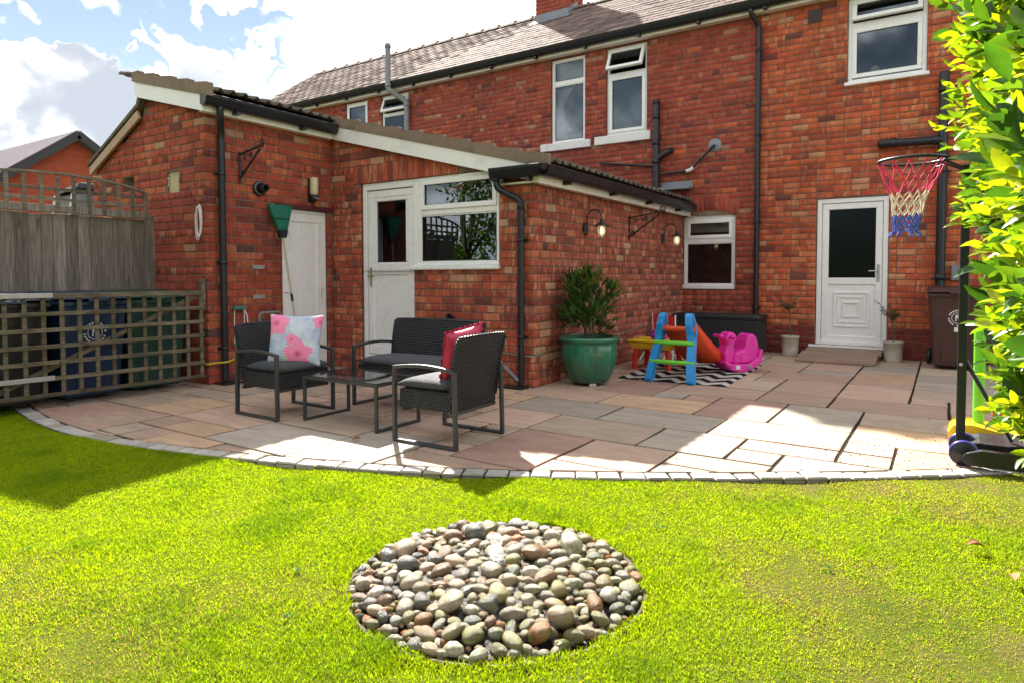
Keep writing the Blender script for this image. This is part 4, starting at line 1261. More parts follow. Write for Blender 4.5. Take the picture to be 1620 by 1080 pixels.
# granite setts along the curve
L = np.concatenate([[0], np.cumsum(np.linalg.norm(np.diff(EC, axis=0), axis=1))])
s = .05; ns = 0
while s < L[-1] - .2:
    ln = rp.uniform(.105, .135)
    a = np.array([np.interp(s, L, EX), np.interp(s, L, EY)]); b = np.array([np.interp(s + ln, L, EX), np.interp(s + ln, L, EY)])
    d = (b - a) / np.linalg.norm(b - a); nn = np.array([-d[1], d[0]])
    w_ = SETW + rp.uniform(-.01, .008)
    sk = d * rp.uniform(-.006, .006)
    poly = [a + nn * .004, b + nn * rp.uniform(0, .008), b + nn * w_ + sk, a + nn * w_ + sk]
    k = rp.uniform(.8, 1.15); c = (.42 * k, .40 * k, .38 * k) if rp.random() < .85 else (.36 * k, .33 * k, .27 * k)
    slab(poly, rp.uniform(-.004, .004), patio, 'sett', M_SETT, c, .05, .009); ns += 1
    s += ln + .013
print('flags', nf, 'setts', ns)
# sloping entrance slabs in front of the back door
def ramp_slab(x0, x1, y0, y1, z0, z1, col):
    P = [(x0, y0), (x1, y0), (x1, y1), (x0, y1)]
    mb = MB(); t = .035
    vs = [(x0, y0, z0 - t), (x1, y0, z0 - t), (x1, y1, z1 - t), (x0, y1, z1 - t), (x0, y0, z0), (x1, y0, z0), (x1, y1, z1), (x0, y1, z1)]
    mb.add(vs, [(0, 3, 2, 1), (4, 5, 6, 7), (0, 1, 5, 4), (1, 2, 6, 5), (2, 3, 7, 6), (3, 0, 4, 7)])
    o = mb.build('ramp_slab', M_FLAG, rampo, bevel=.005); o.color = (*col, 0)
rampo = thing('door_ramp', 'shallow sandstone ramp leading up to the white back door', 'ramp', (-1.2, 9.7, 0))
ramp_slab(-1.66, -.72, 9.38, 9.89, .040, .104, (.33, .225, .175))
ramp_slab(-1.63, -.69, 9.90, 10.20, .105, .137, (.30, .23, .165))
mb = MB(); mb.add([(-1.64, 9.46, -.01), (-.73, 9.46, -.01), (-.72, 10.22, -.01), (-1.62, 10.22, -.01), (-1.64, 9.46, .012), (-.73, 9.46, .012), (-.72, 10.22, .10), (-1.62, 10.22, .10)],
    [(0, 3, 2, 1), (4, 5, 6, 7), (0, 1, 5, 4), (1, 2, 6, 5), (2, 3, 7, 6), (3, 0, 4, 7)])
mb.build('ramp_core', M_MORTAR, rampo)

# grass blades (uncountable)
M_GRASS = leaf_mat('grass_blade', .48, .6, False, spec=.08)
def value_noise(x, y, s, seed):
    r_ = np.random.default_rng(seed); T = r_.random((256, 256))
    X, Y = x * s + 1000, y * s + 1000
    xi, yi = np.floor(X).astype(int), np.floor(Y).astype(int); fx, fy = X - xi, Y - yi
    fx = fx * fx * (3 - 2 * fx); fy = fy * fy * (3 - 2 * fy)
    g = lambda a, b: T[a % 256, b % 256]
    return (g(xi, yi) * (1 - fx) + g(xi + 1, yi) * fx) * (1 - fy) + (g(xi, yi + 1) * (1 - fx) + g(xi + 1, yi + 1) * fx) * fy
def fbm(x, y, s, seed): return .5 * value_noise(x, y, s, seed) + .3 * value_noise(x, y, s * 2.1, seed + 1) + .2 * value_noise(x, y, s * 4.7, seed + 2)
cand = 2300000
bx = rng.uniform(-8.2, 1.8, cand); by = rng.uniform(-.2, 5.4, cand)
ey = edge_y(np.clip(bx, -7.6, 2.4))
ok = by < ey - .012 + .02 * rng.random(cand)
ok &= ~((bx < -7.55))
df = np.hypot(bx - FC[0], by - FC[1]); th = np.arctan2(by - FC[1], bx - FC[0])
ok &= df > FR + .012 * np.sin(th * 9) + .008 * np.sin(th * 23)
# density: full in view and near, thinner elsewhere
dep = bx * f2.x + by * f2.y; lat = bx * r3.x + by * r3.y
inview = (dep > .8) & (np.abs(lat) < dep * .86 + .25)
pden = np.where(inview, np.clip(1.2 - dep * .12, .5, 1), .14)
ok &= rng.random(cand) < pden
dry = fbm(bx, by, .9, 5)
right = np.clip((bx * r3.x + by * r3.y - 0.2) / 1.5, 0, 1)           # the worn side of the lawn
dryness = np.clip((dry - .60 + .27 * right) * 4.2 + (fbm(bx, by, 5.0, 90) - .5) * 1.6 * right, 0, 1)
ok &= rng.random(cand) > dryness * .48
bx, by, dryness, dep = bx[ok], by[ok], dryness[ok], dep[ok]; nb = len(bx)
lush = fbm(bx, by, 2.6, 40)
hgt = (.008 + .011 * rng.random(nb) + .018 * np.clip(lush - .45, 0, 1) * 2) * (1 - .35 * dryness)
wid = .0009 + .0009 * rng.random(nb) + np.clip(dep - 2, 0, 3) * .0005
az = rng.uniform(0, 2 * PI, nb); lean = rng.uniform(.3, 1.35, nb) * hgt
ca, sa = np.cos(az), np.sin(az); az2 = az + rng.uniform(-1, 1, nb) + PI / 2
wx, wy = np.cos(az2) * wid, np.sin(az2) * wid
bz = lawn_h(bx, by) - .004
VSS = np.zeros((nb, 5, 3))
VSS[:, 0] = np.stack([bx - wx, by - wy, bz], 1); VSS[:, 1] = np.stack([bx + wx, by + wy, bz], 1)
mx, my, mz = bx + ca * lean * .35, by + sa * lean * .35, bz + hgt * .62
VSS[:, 2] = np.stack([mx + wx * .8, my + wy * .8, mz], 1); VSS[:, 3] = np.stack([mx - wx * .8, my - wy * .8, mz], 1)
VSS[:, 4] = np.stack([bx + ca * lean, by + sa * lean, bz + hgt], 1)
idx = np.arange(nb) * 5
F3 = np.concatenate([np.stack([idx, idx + 1, idx + 2], 1), np.stack([idx, idx + 2, idx + 3], 1), np.stack([idx + 3, idx + 2, idx + 4], 1)])
g1c, g2c, g3c, g4c = V(.20, .305, .005), V(.37, .43, .006), V(.36, .30, .09), V(.29, .20, .11)
t1 = rng.random(nb)[:, None]; base = g1c * (1 - t1) + g2c * t1
hue = np.clip((fbm(bx, by, 1.7, 70) - .35) * 2, 0, 1)[:, None]; base = base * (1 - .35 * hue) + g2c * 1.1 * .35 * hue
tuft = np.clip((lush - .56) * 5, 0, 1)[:, None]; base = base * (1 - .5 * tuft) + V(.10, .21, .012) * .5 * tuft
isdry = (rng.random(nb) < .03 + .55 * dryness)[:, None]
dcol = g3c + (g4c - g3c) * rng.random(nb)[:, None]
base = np.where(isdry, dcol, base) * rng.uniform(.88, 1.12, nb)[:, None]
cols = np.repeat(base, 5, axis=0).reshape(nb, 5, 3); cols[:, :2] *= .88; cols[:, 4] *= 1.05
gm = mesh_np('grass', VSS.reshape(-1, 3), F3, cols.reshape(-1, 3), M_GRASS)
go = bpy.data.objects.new('grass', gm); link(go)
tag(go, 'short bright green mown grass with worn straw patches', 'grass', kind='stuff')
print('blades', nb)

# clover and small weeds in the turf (uncountable)
rw = np.random.default_rng(33); nw = 420
wx_, wy_ = rw.uniform(-4.6, .35, nw), rw.uniform(.8, 4.3, nw)
kp = (wy_ < edge_y(wx_) - .06) & (np.hypot(wx_ - FC[0], wy_ - FC[1]) > FR + .05); wx_, wy_ = wx_[kp], wy_[kp]
VS = []; FS = []; CS = []; b = 0
for x, y in zip(wx_, wy_):
    z = float(lawn_h(x, y)); big = rw.random() < .05
    for q in range(rw.integers(4, 9) if big else rw.integers(3, 5)):
        a = rw.uniform(0, 2 * PI); l_ = rw.uniform(.016, .028) if big else rw.uniform(.006, .011); d = V(math.cos(a), math.sin(a), 0); n2 = V(-d[1], d[0], 0)
        c0 = V(x, y, z + .014) + d * rw.uniform(0, .012)
        VS += [c0, c0 + d * l_ * .5 + n2 * l_ * .38 + V(0, 0, .006), c0 + d * l_ + V(0, 0, .002), c0 + d * l_ * .5 - n2 * l_ * .38 + V(0, 0, .006)]
        FS += [(b, b + 1, b + 2), (b, b + 2, b + 3)]; b += 4
        CS += [np.array((.06, .15, .012) if big else (.12, .23, .03)) * rw.uniform(.7, 1.3)] * 4
wm = mesh_np('clover', np.array(VS), np.array(FS), np.array(CS), M_GRASS)
wo = bpy.data.objects.new('clover', wm); link(wo); tag(wo, 'small clover leaves and weeds scattered through the lawn', 'clover', kind='stuff')
# crumbs of soil on the paving by the hedge, joined
bm = bmesh.new(); bmesh.ops.create_icosphere(bm, subdivisions=1, radius=1); bv0 = np.array([v.co for v in bm.verts]); bf0 = np.array([[v.index for v in f_.verts] for f_ in bm.faces]); bm.free()
VS = []; FS = []; CS = []; b = 0
for _ in range(190):
    near = rw.random() < .75
    x, y = (rw.normal(-.28, .28), rw.normal(4.95, .32)) if near else (rw.uniform(-5, .2), rw.uniform(3, 9))
    if y < edge_y(x) + .05: continue
    s_ = rw.uniform(.002, .0065); VS.append(bv0 * V(s_, s_ * .8, s_ * .5) + V(x, y, .002)); FS.append(bf0 + b); b += len(bv0); CS.append(np.tile(np.array((.12, .08, .045)) * rw.uniform(.5, 1.5), (len(bv0), 1)))
cm_ = mesh_np('soil_crumbs', np.vstack(VS), np.vstack(FS), np.vstack(CS), M_GRASS)
co_ = bpy.data.objects.new('soil_crumbs', cm_); link(co_, patio); co_['kind'] = 'stuff'

# ------------------------------------------------------------------ pebble fountain
ft = thing('pebble_fountain', 'round pebble water feature bubbling in the middle of the lawn', 'fountain', (FC[0], FC[1], -.03))
mb = MB(); mb.lathe([(FR + .010, -.05), (FR + .010, -.004), (FR, -.004), (FR, -.05)], (FC[0], FC[1], -.02), 64)
mb.build('rim', plain('soil_edging', (.10, .075, .05), .9, .4, 16, .01, 60), ft)
mb = MB(); mb.lathe([(FR + .005, -.055), (FR * .8, -.01), (FR * .5, .03), (0.001, .055)], (FC[0], FC[1], -.01), 40)
mb.build('gravel_bed', plain('dark_wet_gravel', (.035, .03, .025), .5, .5, 20, .02, 60), ft)
def pebble_mat():
    n_ = N('pebble_stone'); oi = n_.n('ShaderNodeObjectInfo'); p = n_.pos(True)
    rr = oi.outputs['Random']
    cm = n_.n('ShaderNodeCombineXYZ'); n_.put(cm.inputs[0], n_.math('MULTIPLY', rr, 77)); n_.put(cm.inputs[1], n_.math('MULTIPLY', rr, 31))
    ad = n_.n('ShaderNodeVectorMath', operation='ADD'); n_.l(p, ad.inputs[0]); n_.l(cm.outputs[0], ad.inputs[1]); q = ad.outputs[0]
    c = oi.outputs['Color']
    c = n_.mix(n_.rng(n_.noise(q, 1.6, 5, .65), .3, .7), n_.mix(1.0, c, (.72, .70, .68), 'MULTIPLY'), n_.mix(1.0, c, (1.2, 1.17, 1.12), 'MULTIPLY'))
    c = n_.mix(n_.rng(n_.noise(q, 9, 4, .7), .45, .65, 0, .4), c, n_.mix(1.0, c, (.55, .53, .5), 'MULTIPLY'))
    vein = n_.rng(n_.math('ABSOLUTE', n_.math('SUBTRACT', n_.noise(n_.mapv(q, (.6, .6, 2.0), (.4, .6, 0)), 1.1, 3, .5), .5)), 0, .018, .35, 0)
    c = n_.mix(vein, c, (.5, .47, .42))
    al = oi.outputs['Alpha']          # moss amount
    c = n_.mix(n_.math('MULTIPLY', n_.rng(n_.noise(q, 1.3, 5, .6), .42, .62, 0, 1, True), al), c, (.12, .135, .02))
    return n_.done(n_.bsdf(Base_Color=c, Roughness=n_.rng(rr, 0, 1, .14, .48), Specular_IOR_Level=.5, Normal=n_.bump(n_.noise(q, 14, 4, .6), .004)))
M_PEB = pebble_mat()
pebs = []
for v in range(9):
    bm = bmesh.new(); bmesh.ops.create_icosphere(bm, subdivisions=3 if v < 3 else 2, radius=1)
    r_ = random.Random(60 + v); dirs = [(Vector((r_.gauss(0, 1), r_.gauss(0, 1), r_.gauss(0, 1))).normalized(), r_.uniform(.08, .36)) for _ in range(6)]
    for vv in bm.verts:
        n0 = vv.co.normalized(); k = 1.0
        for d, a in dirs: k -= a * max(0, n0.dot(d)) ** 2
        vv.co = n0 * k
    for f_ in bm.faces: f_.smooth = True
    me = bpy.data.meshes.new('pebble'); bm.to_mesh(me); bm.free(); me.materials.append(M_PEB); pebs.append(me)
PCOL = [(.21, (.31, .255, .18)), (.15, (.22, .205, .18)), (.15, (.47, .43, .345)), (.14, (.27, .155, .085)), (.06, (.33, .125, .04)), (.09, (.10, .10, .092)), (.13, (.22, .195, .075)), (.07, (.38, .28, .18))]
rq = random.Random(77); placed = []
def mound(r): return .060 * max(0, 1 - (r / FR) ** 2) - .014
sizes = [rq.uniform(.056, .068) for _ in range(9)] + [rq.uniform(.036, .048) for _ in range(80)] + [rq.uniform(.025, .036) for _ in range(330)] + [rq.uniform(.017, .026) for _ in range(300)]
for sz in sizes:
    for tr in range(60):
        r_ = FR * math.sqrt(rq.random()) * .985; t_ = rq.uniform(0, 2 * PI)
        x, y = FC[0] + r_ * math.cos(t_), FC[1] + r_ * math.sin(t_)
        if r_ < .055: continue
        if r_ > FR - sz * .75: continue
        if all((x - a) ** 2 + (y - b) ** 2 > ((sz + c) * .70) ** 2 for a, b, c, _ in placed):
            placed.append((x, y, sz, r_)); break
def putpeb(x, y, sz, r_, lift, parent=ft):
    o = bpy.data.objects.new('pebble', rq.choice(pebs)); link(o, parent)
    el = rq.uniform(1.0, 1.35); fl_ = rq.uniform(.60, .85)
    o.scale = (sz * el, sz / math.sqrt(el), sz * fl_)
    o.rotation_euler = (rq.uniform(-.35, .35), rq.uniform(-.35, .35), rq.uniform(0, PI))
    o.location = (x - FC[0], y - FC[1], mound(r_) + sz * fl_ * .55 + lift + .01)
    t = rq.random(); acc_ = 0
    for w_, c in PCOL:
        acc_ += w_
        if t <= acc_: break
    k = rq.uniform(.55, 1.15)
    side = (x * r3.x + y * r3.y) - (FC[0] * r3.x + FC[1] * r3.y); near = -((x - FC[0]) * f2.x + (y - FC[1]) * f2.y)
    moss = max(0, min(1, .38 + side * 1.5 + near * 1.0)) * rq.uniform(.2, 1.4)
    o.color = (c[0] * k, c[1] * k, c[2] * k, min(.9, moss))
placed.sort(key=lambda e: -e[2])
for (x, y, sz, r_) in placed[:330]: putpeb(x, y, sz, r_, 0)
print('pebbles', len(placed))
# small filler stones between them, joined
VS = []; FS = []; CS = []; b = 0
bm = bmesh.new(); bmesh.ops.create_icosphere(bm, subdivisions=1, radius=1); bv = np.array([v.co for v in bm.verts]); bf = np.array([[v.index for v in f_.verts] for f_ in bm.faces]); bm.free()
for _ in range(700):
    r_ = FR * math.sqrt(rq.random()) * .98; t_ = rq.uniform(0, 2 * PI); sz = rq.uniform(.010, .024)
    VS.append(bv * V(sz, sz * .8, sz * .7) + V(r_ * math.cos(t_), r_ * math.sin(t_), mound(r_) + .012 + rq.uniform(-.01, .012))); FS.append(bf + b); b += len(bv)
    c = rq.choice(PCOL)[1]; CS.append(np.tile(np.array(c) * rq.uniform(.45, .9), (len(bv), 1)))
me = mesh_np('small_pebbles', np.vstack(VS), np.vstack(FS), np.vstack(CS), M_SLATE, True)
o = bpy.data.objects.new('small_pebbles', me); link(o, ft); o['kind'] = 'stuff'
# bubbling jet
def water_mat():
    n_ = N('bubbling_water')
    g = n_.n('ShaderNodeBsdfGlass'); g.inputs['IOR'].default_value = 1.33; g.inputs['Roughness'].default_value = .02
    d = n_.n('ShaderNodeBsdfTranslucent'); d.inputs['Color'].default_value = (.9, .93, .95, 1)
    d2 = n_.n('ShaderNodeBsdfDiffuse'); d2.inputs['Color'].default_value = (.9, .93, .95, 1)
    a = n_.n('ShaderNodeAddShader'); m1 = n_.n('ShaderNodeMixShader'); m1.inputs[0].default_value = .5; n_.l(d.outputs[0], m1.inputs[1]); n_.l(d2.outputs[0], m1.inputs[2])
    m2 = n_.n('ShaderNodeMixShader'); n_.put(m2.inputs[0], n_.rng(n_.noise(n_.pos(), 55, 4, .7), .42, .60, .10, .75)); n_.l(g.outputs[0], m2.inputs[1]); n_.l(m1.outputs[0], m2.inputs[2])
    return n_.done(m2.outputs[0])
M_WATER = water_mat()
bm = bmesh.new(); bmesh.ops.create_icosphere(bm, subdivisions=4, radius=1)
for v in bm.verts:
    n0 = v.co.copy(); t = (n0.z + 1) / 2
    rad = .020 + .014 * (1 - t) ** 1.5 + .005 * math.sin(t * 17)
    k = 1 + .35 * (value_noise(np.array([n0.x * 2 + n0.z * 1.3]), np.array([n0.y * 2 + n0.z * 2.1]), 2.0, 9)[0] - .5) + .3 * (value_noise(np.array([n0.x * 5 + n0.z]), np.array([n0.y * 5 - n0.z * 3]), 2.0, 12)[0] - .5)
    hr = math.hypot(n0.x, n0.y) + 1e-6; e = math.sqrt(max(0, 1 - (n0.z) ** 8))
    v.co = Vector((n0.x / hr * rad * k * e, n0.y / hr * rad * k * e, t * .135 - .01))
for f_ in bm.faces: f_.smooth = True
me = bpy.data.meshes.new('water_jet'); bm.to_mesh(me); bm.free(); me.materials.append(M_WATER)
o = bpy.data.objects.new('water_jet', me); link(o, ft); o.location = (0, 0, .062)
for _ in range(9):
    o2 = bpy.data.objects.new('droplet', pebs[5].copy() if _ == 0 else dropm); link(o2, ft)
    if _ == 0: dropm = o2.data; dropm.materials[0] = M_WATER; dropm.name = 'droplet'
    a = rq.uniform(0, 2 * PI); r_ = rq.uniform(.02, .085); s_ = rq.uniform(.002, .006); o2.scale = (s_, s_, s_ * 1.3)
    o2.location = (r_ * math.cos(a), r_ * math.sin(a), .10 + rq.uniform(0, .15) * (1 - r_ * 6))
# ------------------------------------------------------------------ leaf clouds
def leaf_shape(fold=.25, curl=.15, n=4):
    """pointed leaf along +x (0..1), width +-0.5*w profile, z up; returns verts, tris"""
    xs = [0, .18, .45, .75, 1.0]; ws = [0.02, .34, .5, .33, 0.0]
    vs = []; fs = []
    for x, w in zip(xs, ws):
        z = -curl * (x - .4) ** 2
        vs += [(x, 0, z - fold * w * .5)] if False else [(x, -w, z + fold * w), (x, 0, z), (x, w, z + fold * w)]
    for i in range(4):
        a, b = i * 3, (i + 1) * 3
        for k in (0, 1):
            if i == 3: fs.append((a + k, a + k + 1, b + 1, b + 1))
            else: fs.append((a + k, a + k + 1, b + k + 1, b + k))
    F = []
    for f_ in fs:
        F.append((f_[0], f_[1], f_[2]))
        if f_[3] != f_[2]: F.append((f_[0], f_[2], f_[3]))
    return np.array(vs, float), np.array(F)
LV, LF = leaf_shape()
SLV = np.array([(0, 0, 0), (.45, -.5, .06), (1, 0, 0), (.45, .5, .06)], float); SLF = np.array([(0, 1, 2), (0, 2, 3)])
def leaf_frames(dirs, ups):
    x = dirs / np.linalg.norm(dirs, axis=1)[:, None]
    y = np.cross(ups, x); y /= (np.linalg.norm(y, axis=1)[:, None] + 1e-9)
    z = np.cross(x, y)
    return x, y, z
def leaves_mesh(name, pos, dirs, ups, length, width, cols, mat, detailed=True):
    lv, lf = (LV, LF) if detailed else (SLV, SLF)
    x, y, z = leaf_frames(dirs, ups); n_ = len(pos); m = len(lv)
    P = pos[:, None, :] + (lv[None, :, 0:1] * length[:, None, None]) * x[:, None] + (lv[None, :, 1:2] * width[:, None, None]) * y[:, None] + (lv[None, :, 2:3] * length[:, None, None]) * z[:, None]
    F = (lf[None] + (np.arange(n_) * m)[:, None, None]).reshape(-1, 3)
    return mesh_np(name, P.reshape(-1, 3), F, np.repeat(cols, m, axis=0), mat)
def rand_dirs(n_, up=.0):
    d = rng.normal(size=(n_, 3)); d[:, 2] += up; return d / np.linalg.norm(d, axis=1)[:, None]
M_LEAF = leaf_mat('foliage_leaf', .30, .42)
M_LEAFO = leaf_mat('laurel_leaf_single', .38, .30, True)
M_LEAFG = leaf_mat('laurel_leaf', .38, .30)
M_BARK = plain('bark', (.13, .095, .065), .9, .35, 12, .01, 40)

# ------------------------------------------------------------------ fence on the left with arched lattice top
M_FENCE = wood_mat('weathered_fence', (.30, .26, .225), moss=.12)
M_TREL = wood_mat('weathered_lattice', (.27, .225, .175), grain=(1, .06, 1), moss=.35)
FXX = -7.50
def fence_panel(ya, yb, label, first):
    f_ = thing('fence_panel', label, 'fence', (FXX, ya, 0), group='fence panels along the left boundary')
    w_ = .112; y = yb - .02; k = 0
    while y - w_ > ya:
        mb = MB(); z1 = 1.785 + random.uniform(-.012, .010); dx = .016 if k % 2 else 0
        an_ = .11 + random.uniform(-.02, .02); mb.obox((FXX - .012 + random.uniform(-.002, .002), y - w_ / 2, z1 / 2), (math.cos(an_), math.sin(an_), 0), (-math.sin(an_), math.cos(an_), 0), UZ, .012, w_ + .016, z1)
        mb.build('board', M_FENCE, f_, bevel=.003); y -= w_; k += 1
    for z in (.35, 1.05, 1.70):
        mb = MB(); mb.box(FXX - .075, ya, z, FXX - .032, yb, z + .07); mb.build('rail', M_FENCE, f_)
    mb = MB(); mb.box(FXX + .02, ya, 1.795, FXX + .055, yb - .02, 1.87); mb.build('gravel_rail', M_FENCE, f_, bevel=.004)
    # arched lattice
    yc = (ya + yb) / 2; hw = (yb - ya) / 2
    topz = lambda yy: 1.99 + .19 * math.sqrt(max(0, 1 - ((yy - yc) / (hw * 1.05)) ** 2))
    n_ = 13
    for i in range(n_):
        yy = yb - .03 - i * (yb - ya - .06) / (n_ - 1)
        mb = MB(); mb.box(FXX + .042, yy - .018, 1.80, FXX + .06, yy + .018, topz(yy)); mb.build('lattice_upright', M_TREL, f_, bevel=.002)
    for z in (1.93, 2.03):
        ys = [yy for yy in np.linspace(ya, yb - .02, 60) if topz(yy) > z + .02]
        if ys: mb = MB(); mb.box(FXX + .022, min(ys), z - .016, FXX + .041, max(ys), z + .016); mb.build('lattice_slat', M_TREL, f_, bevel=.002)
    pts = [(FXX + .045, yy, topz(yy) + .01) for yy in np.linspace(ya, yb - .02, 22)]
    mb = MB().rtube(pts, .05, .022, (1, 0, 0)); mb.build('arched_rail', M_TREL, f_)
    mb = MB(); mb.box(FXX - .06, yb - .03, 0, FXX + .035, yb + .065, 1.84); mb.build('post', M_FENCE, f_, bevel=.006)
    return f_
fence_panel(2.08, 3.88, 'grey weathered board fence with an arched lattice top behind the wheelie bins', True)
# ------------------------------------------------------------------ trellis gate in front of the bins
gate = thing('trellis_gate', 'low square-lattice trellis gate in front of the wheelie bins', 'gate', (-6.5, 3.0, 0))
M_GATE = wood_mat('weathered_trellis', (.20, .165, .115), grain=(1, .05, .4), moss=.45)
ga, gb = V(-6.46, 3.90, 0), V(-6.63, 1.35, 0)
gd = (gb - ga) / np.linalg.norm(gb - ga); gl = np.linalg.norm(gb - ga); gn = np.cross(UZ, gd)
if gn[0] < 0: gn = -gn
ZB, ZT = .10, .99
for i in range(6):
    z = ZB + .02 + i * (ZT - ZB - .04) / 6 * 1.0
    mb = MB(); mb.obox(ga + gd * gl / 2 + UZ * (z + .0) + gn * .012, gd, UZ, gn, gl, .036, .019); mb.build('slat', M_GATE, gate, bevel=.003)
n_ = 19
for i in range(n_):
    s_ = .02 + i * (gl - .04) / (n_ - 1)
    mb = MB(); mb.obox(ga + gd * s_ + UZ * (ZB + ZT) / 2 - gn * .008, UZ, gd, gn, ZT - ZB, .036, .018); mb.build('upright', M_GATE, gate, bevel=.003)
mb = MB(); mb.obox(ga + gd * gl / 2 + UZ * (ZT - .005) + gn * .012, gd, UZ, gn, gl, .042, .036); mb.build('top_rail', M_GATE, gate, bevel=.004)
mb = MB(); mb.bar(ga + gd * .05 + UZ * (ZT - .04) - gn * .03, ga + gd * 1.85 + UZ * (ZB + .03) - gn * .03, .018, .045, up=UZ); mb.build('diagonal_brace', M_GATE, gate, bevel=.003)
for (z, s0) in ((ZT - .0, 1.28), (ZB + .17, 1.28)):
    mb = MB(); mb.obox(ga + gd * (s0 + .55) + UZ * z + gn * .034, gd, UZ, gn, .95, .042, .005); h_ = mb.build('hinge_strap', M_STEEL, gate, bevel=.002)
mb = MB(); mb.box(Xh - .07, Yh - .045, .79, Xh - .02, Yh - .004, 1.13); mb.build('catch_post', M_GATE, gate, bevel=.004)

# ------------------------------------------------------------------ wheelie bins
def wheelie_bin(x, y, rot, body_m, lid_m, label, w=.58, d=.70, h=.93, emblem=True, sticker=False, group=None, em_mat=None):
    b = thing('wheelie_bin', label, 'bin', (0, 0, 0), group)
    mb = MB(); mb.frustum((0, 0, .04), (0, 0, h), w * .41, d * .40, w * .5, d * .5)
    body = mb.build('body', body_m, b, bevel=.02, seg=3)
    mb = MB(); mb.box(-w * .52, -d * .53, h - .05, w * .52, d * .53, h); mb.build('rim', body_m, b, bevel=.012)
    mb = MB(); mb.add([(-w * .54, -d * .58, h + .012), (w * .54, -d * .58, h + .012), (w * .54, d * .5, h + .012), (-w * .54, d * .5, h + .012), (-w * .48, -d * .50, h + .06), (w * .48, -d * .50, h + .06), (w * .50, d * .46, h + .085), (-w * .50, d * .46, h + .085)],
        [(0, 3, 2, 1), (4, 5, 6, 7), (0, 1, 5, 4), (1, 2, 6, 5), (2, 3, 7, 6), (3, 0, 4, 7)])
    lid = mb.build('lid', lid_m, b, bevel=.018, seg=3)
    mb = MB(); mb.box(-w * .16, -d * .605, h - .008, w * .16, -d * .575, h + .018); mb.build('lid_grip', lid_m, lid, bevel=.006)
    mb = MB().tube([(-w * .42, d * .52, h - .02), (-w * .42, d * .60, h + .02), (w * .42, d * .60, h + .02), (w * .42, d * .52, h - .02)], .016, 8); mb.build('handle', body_m, b)
    for sx in (-1, 1):
        wl = MB().lathe([(0, -.025), (.085, -.025), (.10, -.015), (.10, .015), (.085, .025), (0, .025)], (sx * w * .46, d * .40, .10), 20, axis=(1, 0, 0)).build('wheel', M_BLACKP, b)
        MB().lathe([(0, -.028), (.03, -.028), (.03, .028), (0, .028)], (sx * w * .46, d * .40, .10), 12, axis=(1, 0, 0)).build('hub', M_GREYP, wl)
    if emblem:
        yf = lambda z: -d * (.40 + .10 * (z - .04) / (h - .04)) - .003
        zc, R_ = h * .68, .10
        em = MB()
        def ringseg(t0, t1, r0, r1):
            P = []; k = max(3, int((t1 - t0) / .12))
            for i in range(k + 1):
                t = t0 + (t1 - t0) * i / k
                for r in (r0, r1): z = zc + r * math.sin(t); P.append((r * math.cos(t), yf(z), z))
            em.add(P, [(2 * i, 2 * i + 2, 2 * i + 3, 2 * i + 1) for i in range(k)])
        for q in range(22): 
            if q % 11 in (4, 10): continue
            ringseg(q * 2 * PI / 22 + .03, (q + .72) * 2 * PI / 22, R_ * .82, R_)
        ringseg(0, 2 * PI, R_ * .60, R_ * .66)
        for (px, pz, qx, qz) in ((-.02, -.035, -.02, .035), (.02, -.035, .02, .035), (-.02, .035, .02, -.03), (0, .0, 0, .045)):
            dx, dz = qx - px, qz - pz; L_ = math.hypot(dx, dz); nx_, nz_ = -dz / L_ * .006, dx / L_ * .006
            em.add([(px + nx_, yf(zc + pz) - .001, zc + pz + nz_), (px - nx_, yf(zc + pz) - .001, zc + pz - nz_), (qx - nx_, yf(zc + qz) - .001, zc + qz - nz_), (qx + nx_, yf(zc + qz) - .001, zc + qz + nz_)], [(0, 1, 2, 3)])
        em.build('council_emblem', em_mat or M_SILL, body)
    if sticker:
        z0_ = h * .50; mb = MB(); yf = lambda z: -d * (.40 + .10 * (z - .04) / (h - .04)) - .003
        mb.add([(-.035, yf(z0_), z0_), (.035, yf(z0_), z0_), (.035, yf(z0_ + .055), z0_ + .055), (-.035, yf(z0_ + .055), z0_ + .055)], [(0, 1, 2, 3)]); mb.build('sticker', M_SILL, body)
    mb = MB(); yf = lambda z: -d * (.40 + .10 * (z - .04) / (h - .04))
    P = [(-w * .30, yf(h * .40) - .002, h * .40), (w * .30, yf(h * .40) - .002, h * .40), (w * .26, yf(.10) - .012, .10), (-w * .26, yf(.10) - .012, .10)]
    mb.prism(P, (0, 1, 0), -.004, .02); mb.build('front_panel', body_m, body, bevel=.01)
    b.location = (x, y, 0); b.rotation_euler = (0, 0, rot)
    return b
bp_ = lambda n__, c: plain(n__, c, .45, .12, 4, .001, 90, dirt=(.10, .09, .08), dirtamt=.25)
M_BBLUE, M_BGREEN, M_BBLACK, M_BBROWN = bp_('blue_bin_plastic', (.007, .030, .085)), bp_('green_bin_plastic', (.012, .055, .042)), bp_('black_bin_plastic', (.014, .015, .018)), bp_('brown_bin_plastic', (.060, .022, .017))
GB = 'wheelie bins behind the trellis gate'
wheelie_bin(-6.98, 3.55, PI / 2 - .06, M_BGREEN, M_BGREEN, 'dark green wheelie bin behind the trellis, nearest the outbuilding', group=GB, emblem=False)
wheelie_bin(-6.96, 2.92, PI / 2 + .03, M_BBLUE, M_BBLUE, 'blue wheelie bin with a round white emblem behind the trellis', group=GB)
wheelie_bin(-6.98, 2.27, PI / 2 - .02, M_BBLACK, bp_('grey_blue_bin_plastic', (.03, .05, .08)), 'black wheelie bin behind the trellis, farthest from the outbuilding', group=GB, emblem=False)
wheelie_bin(.12, 9.86, .05, M_BBROWN, M_BBROWN, 'brown wheelie bin standing under the black soil pipe by the back door', sticker=True)

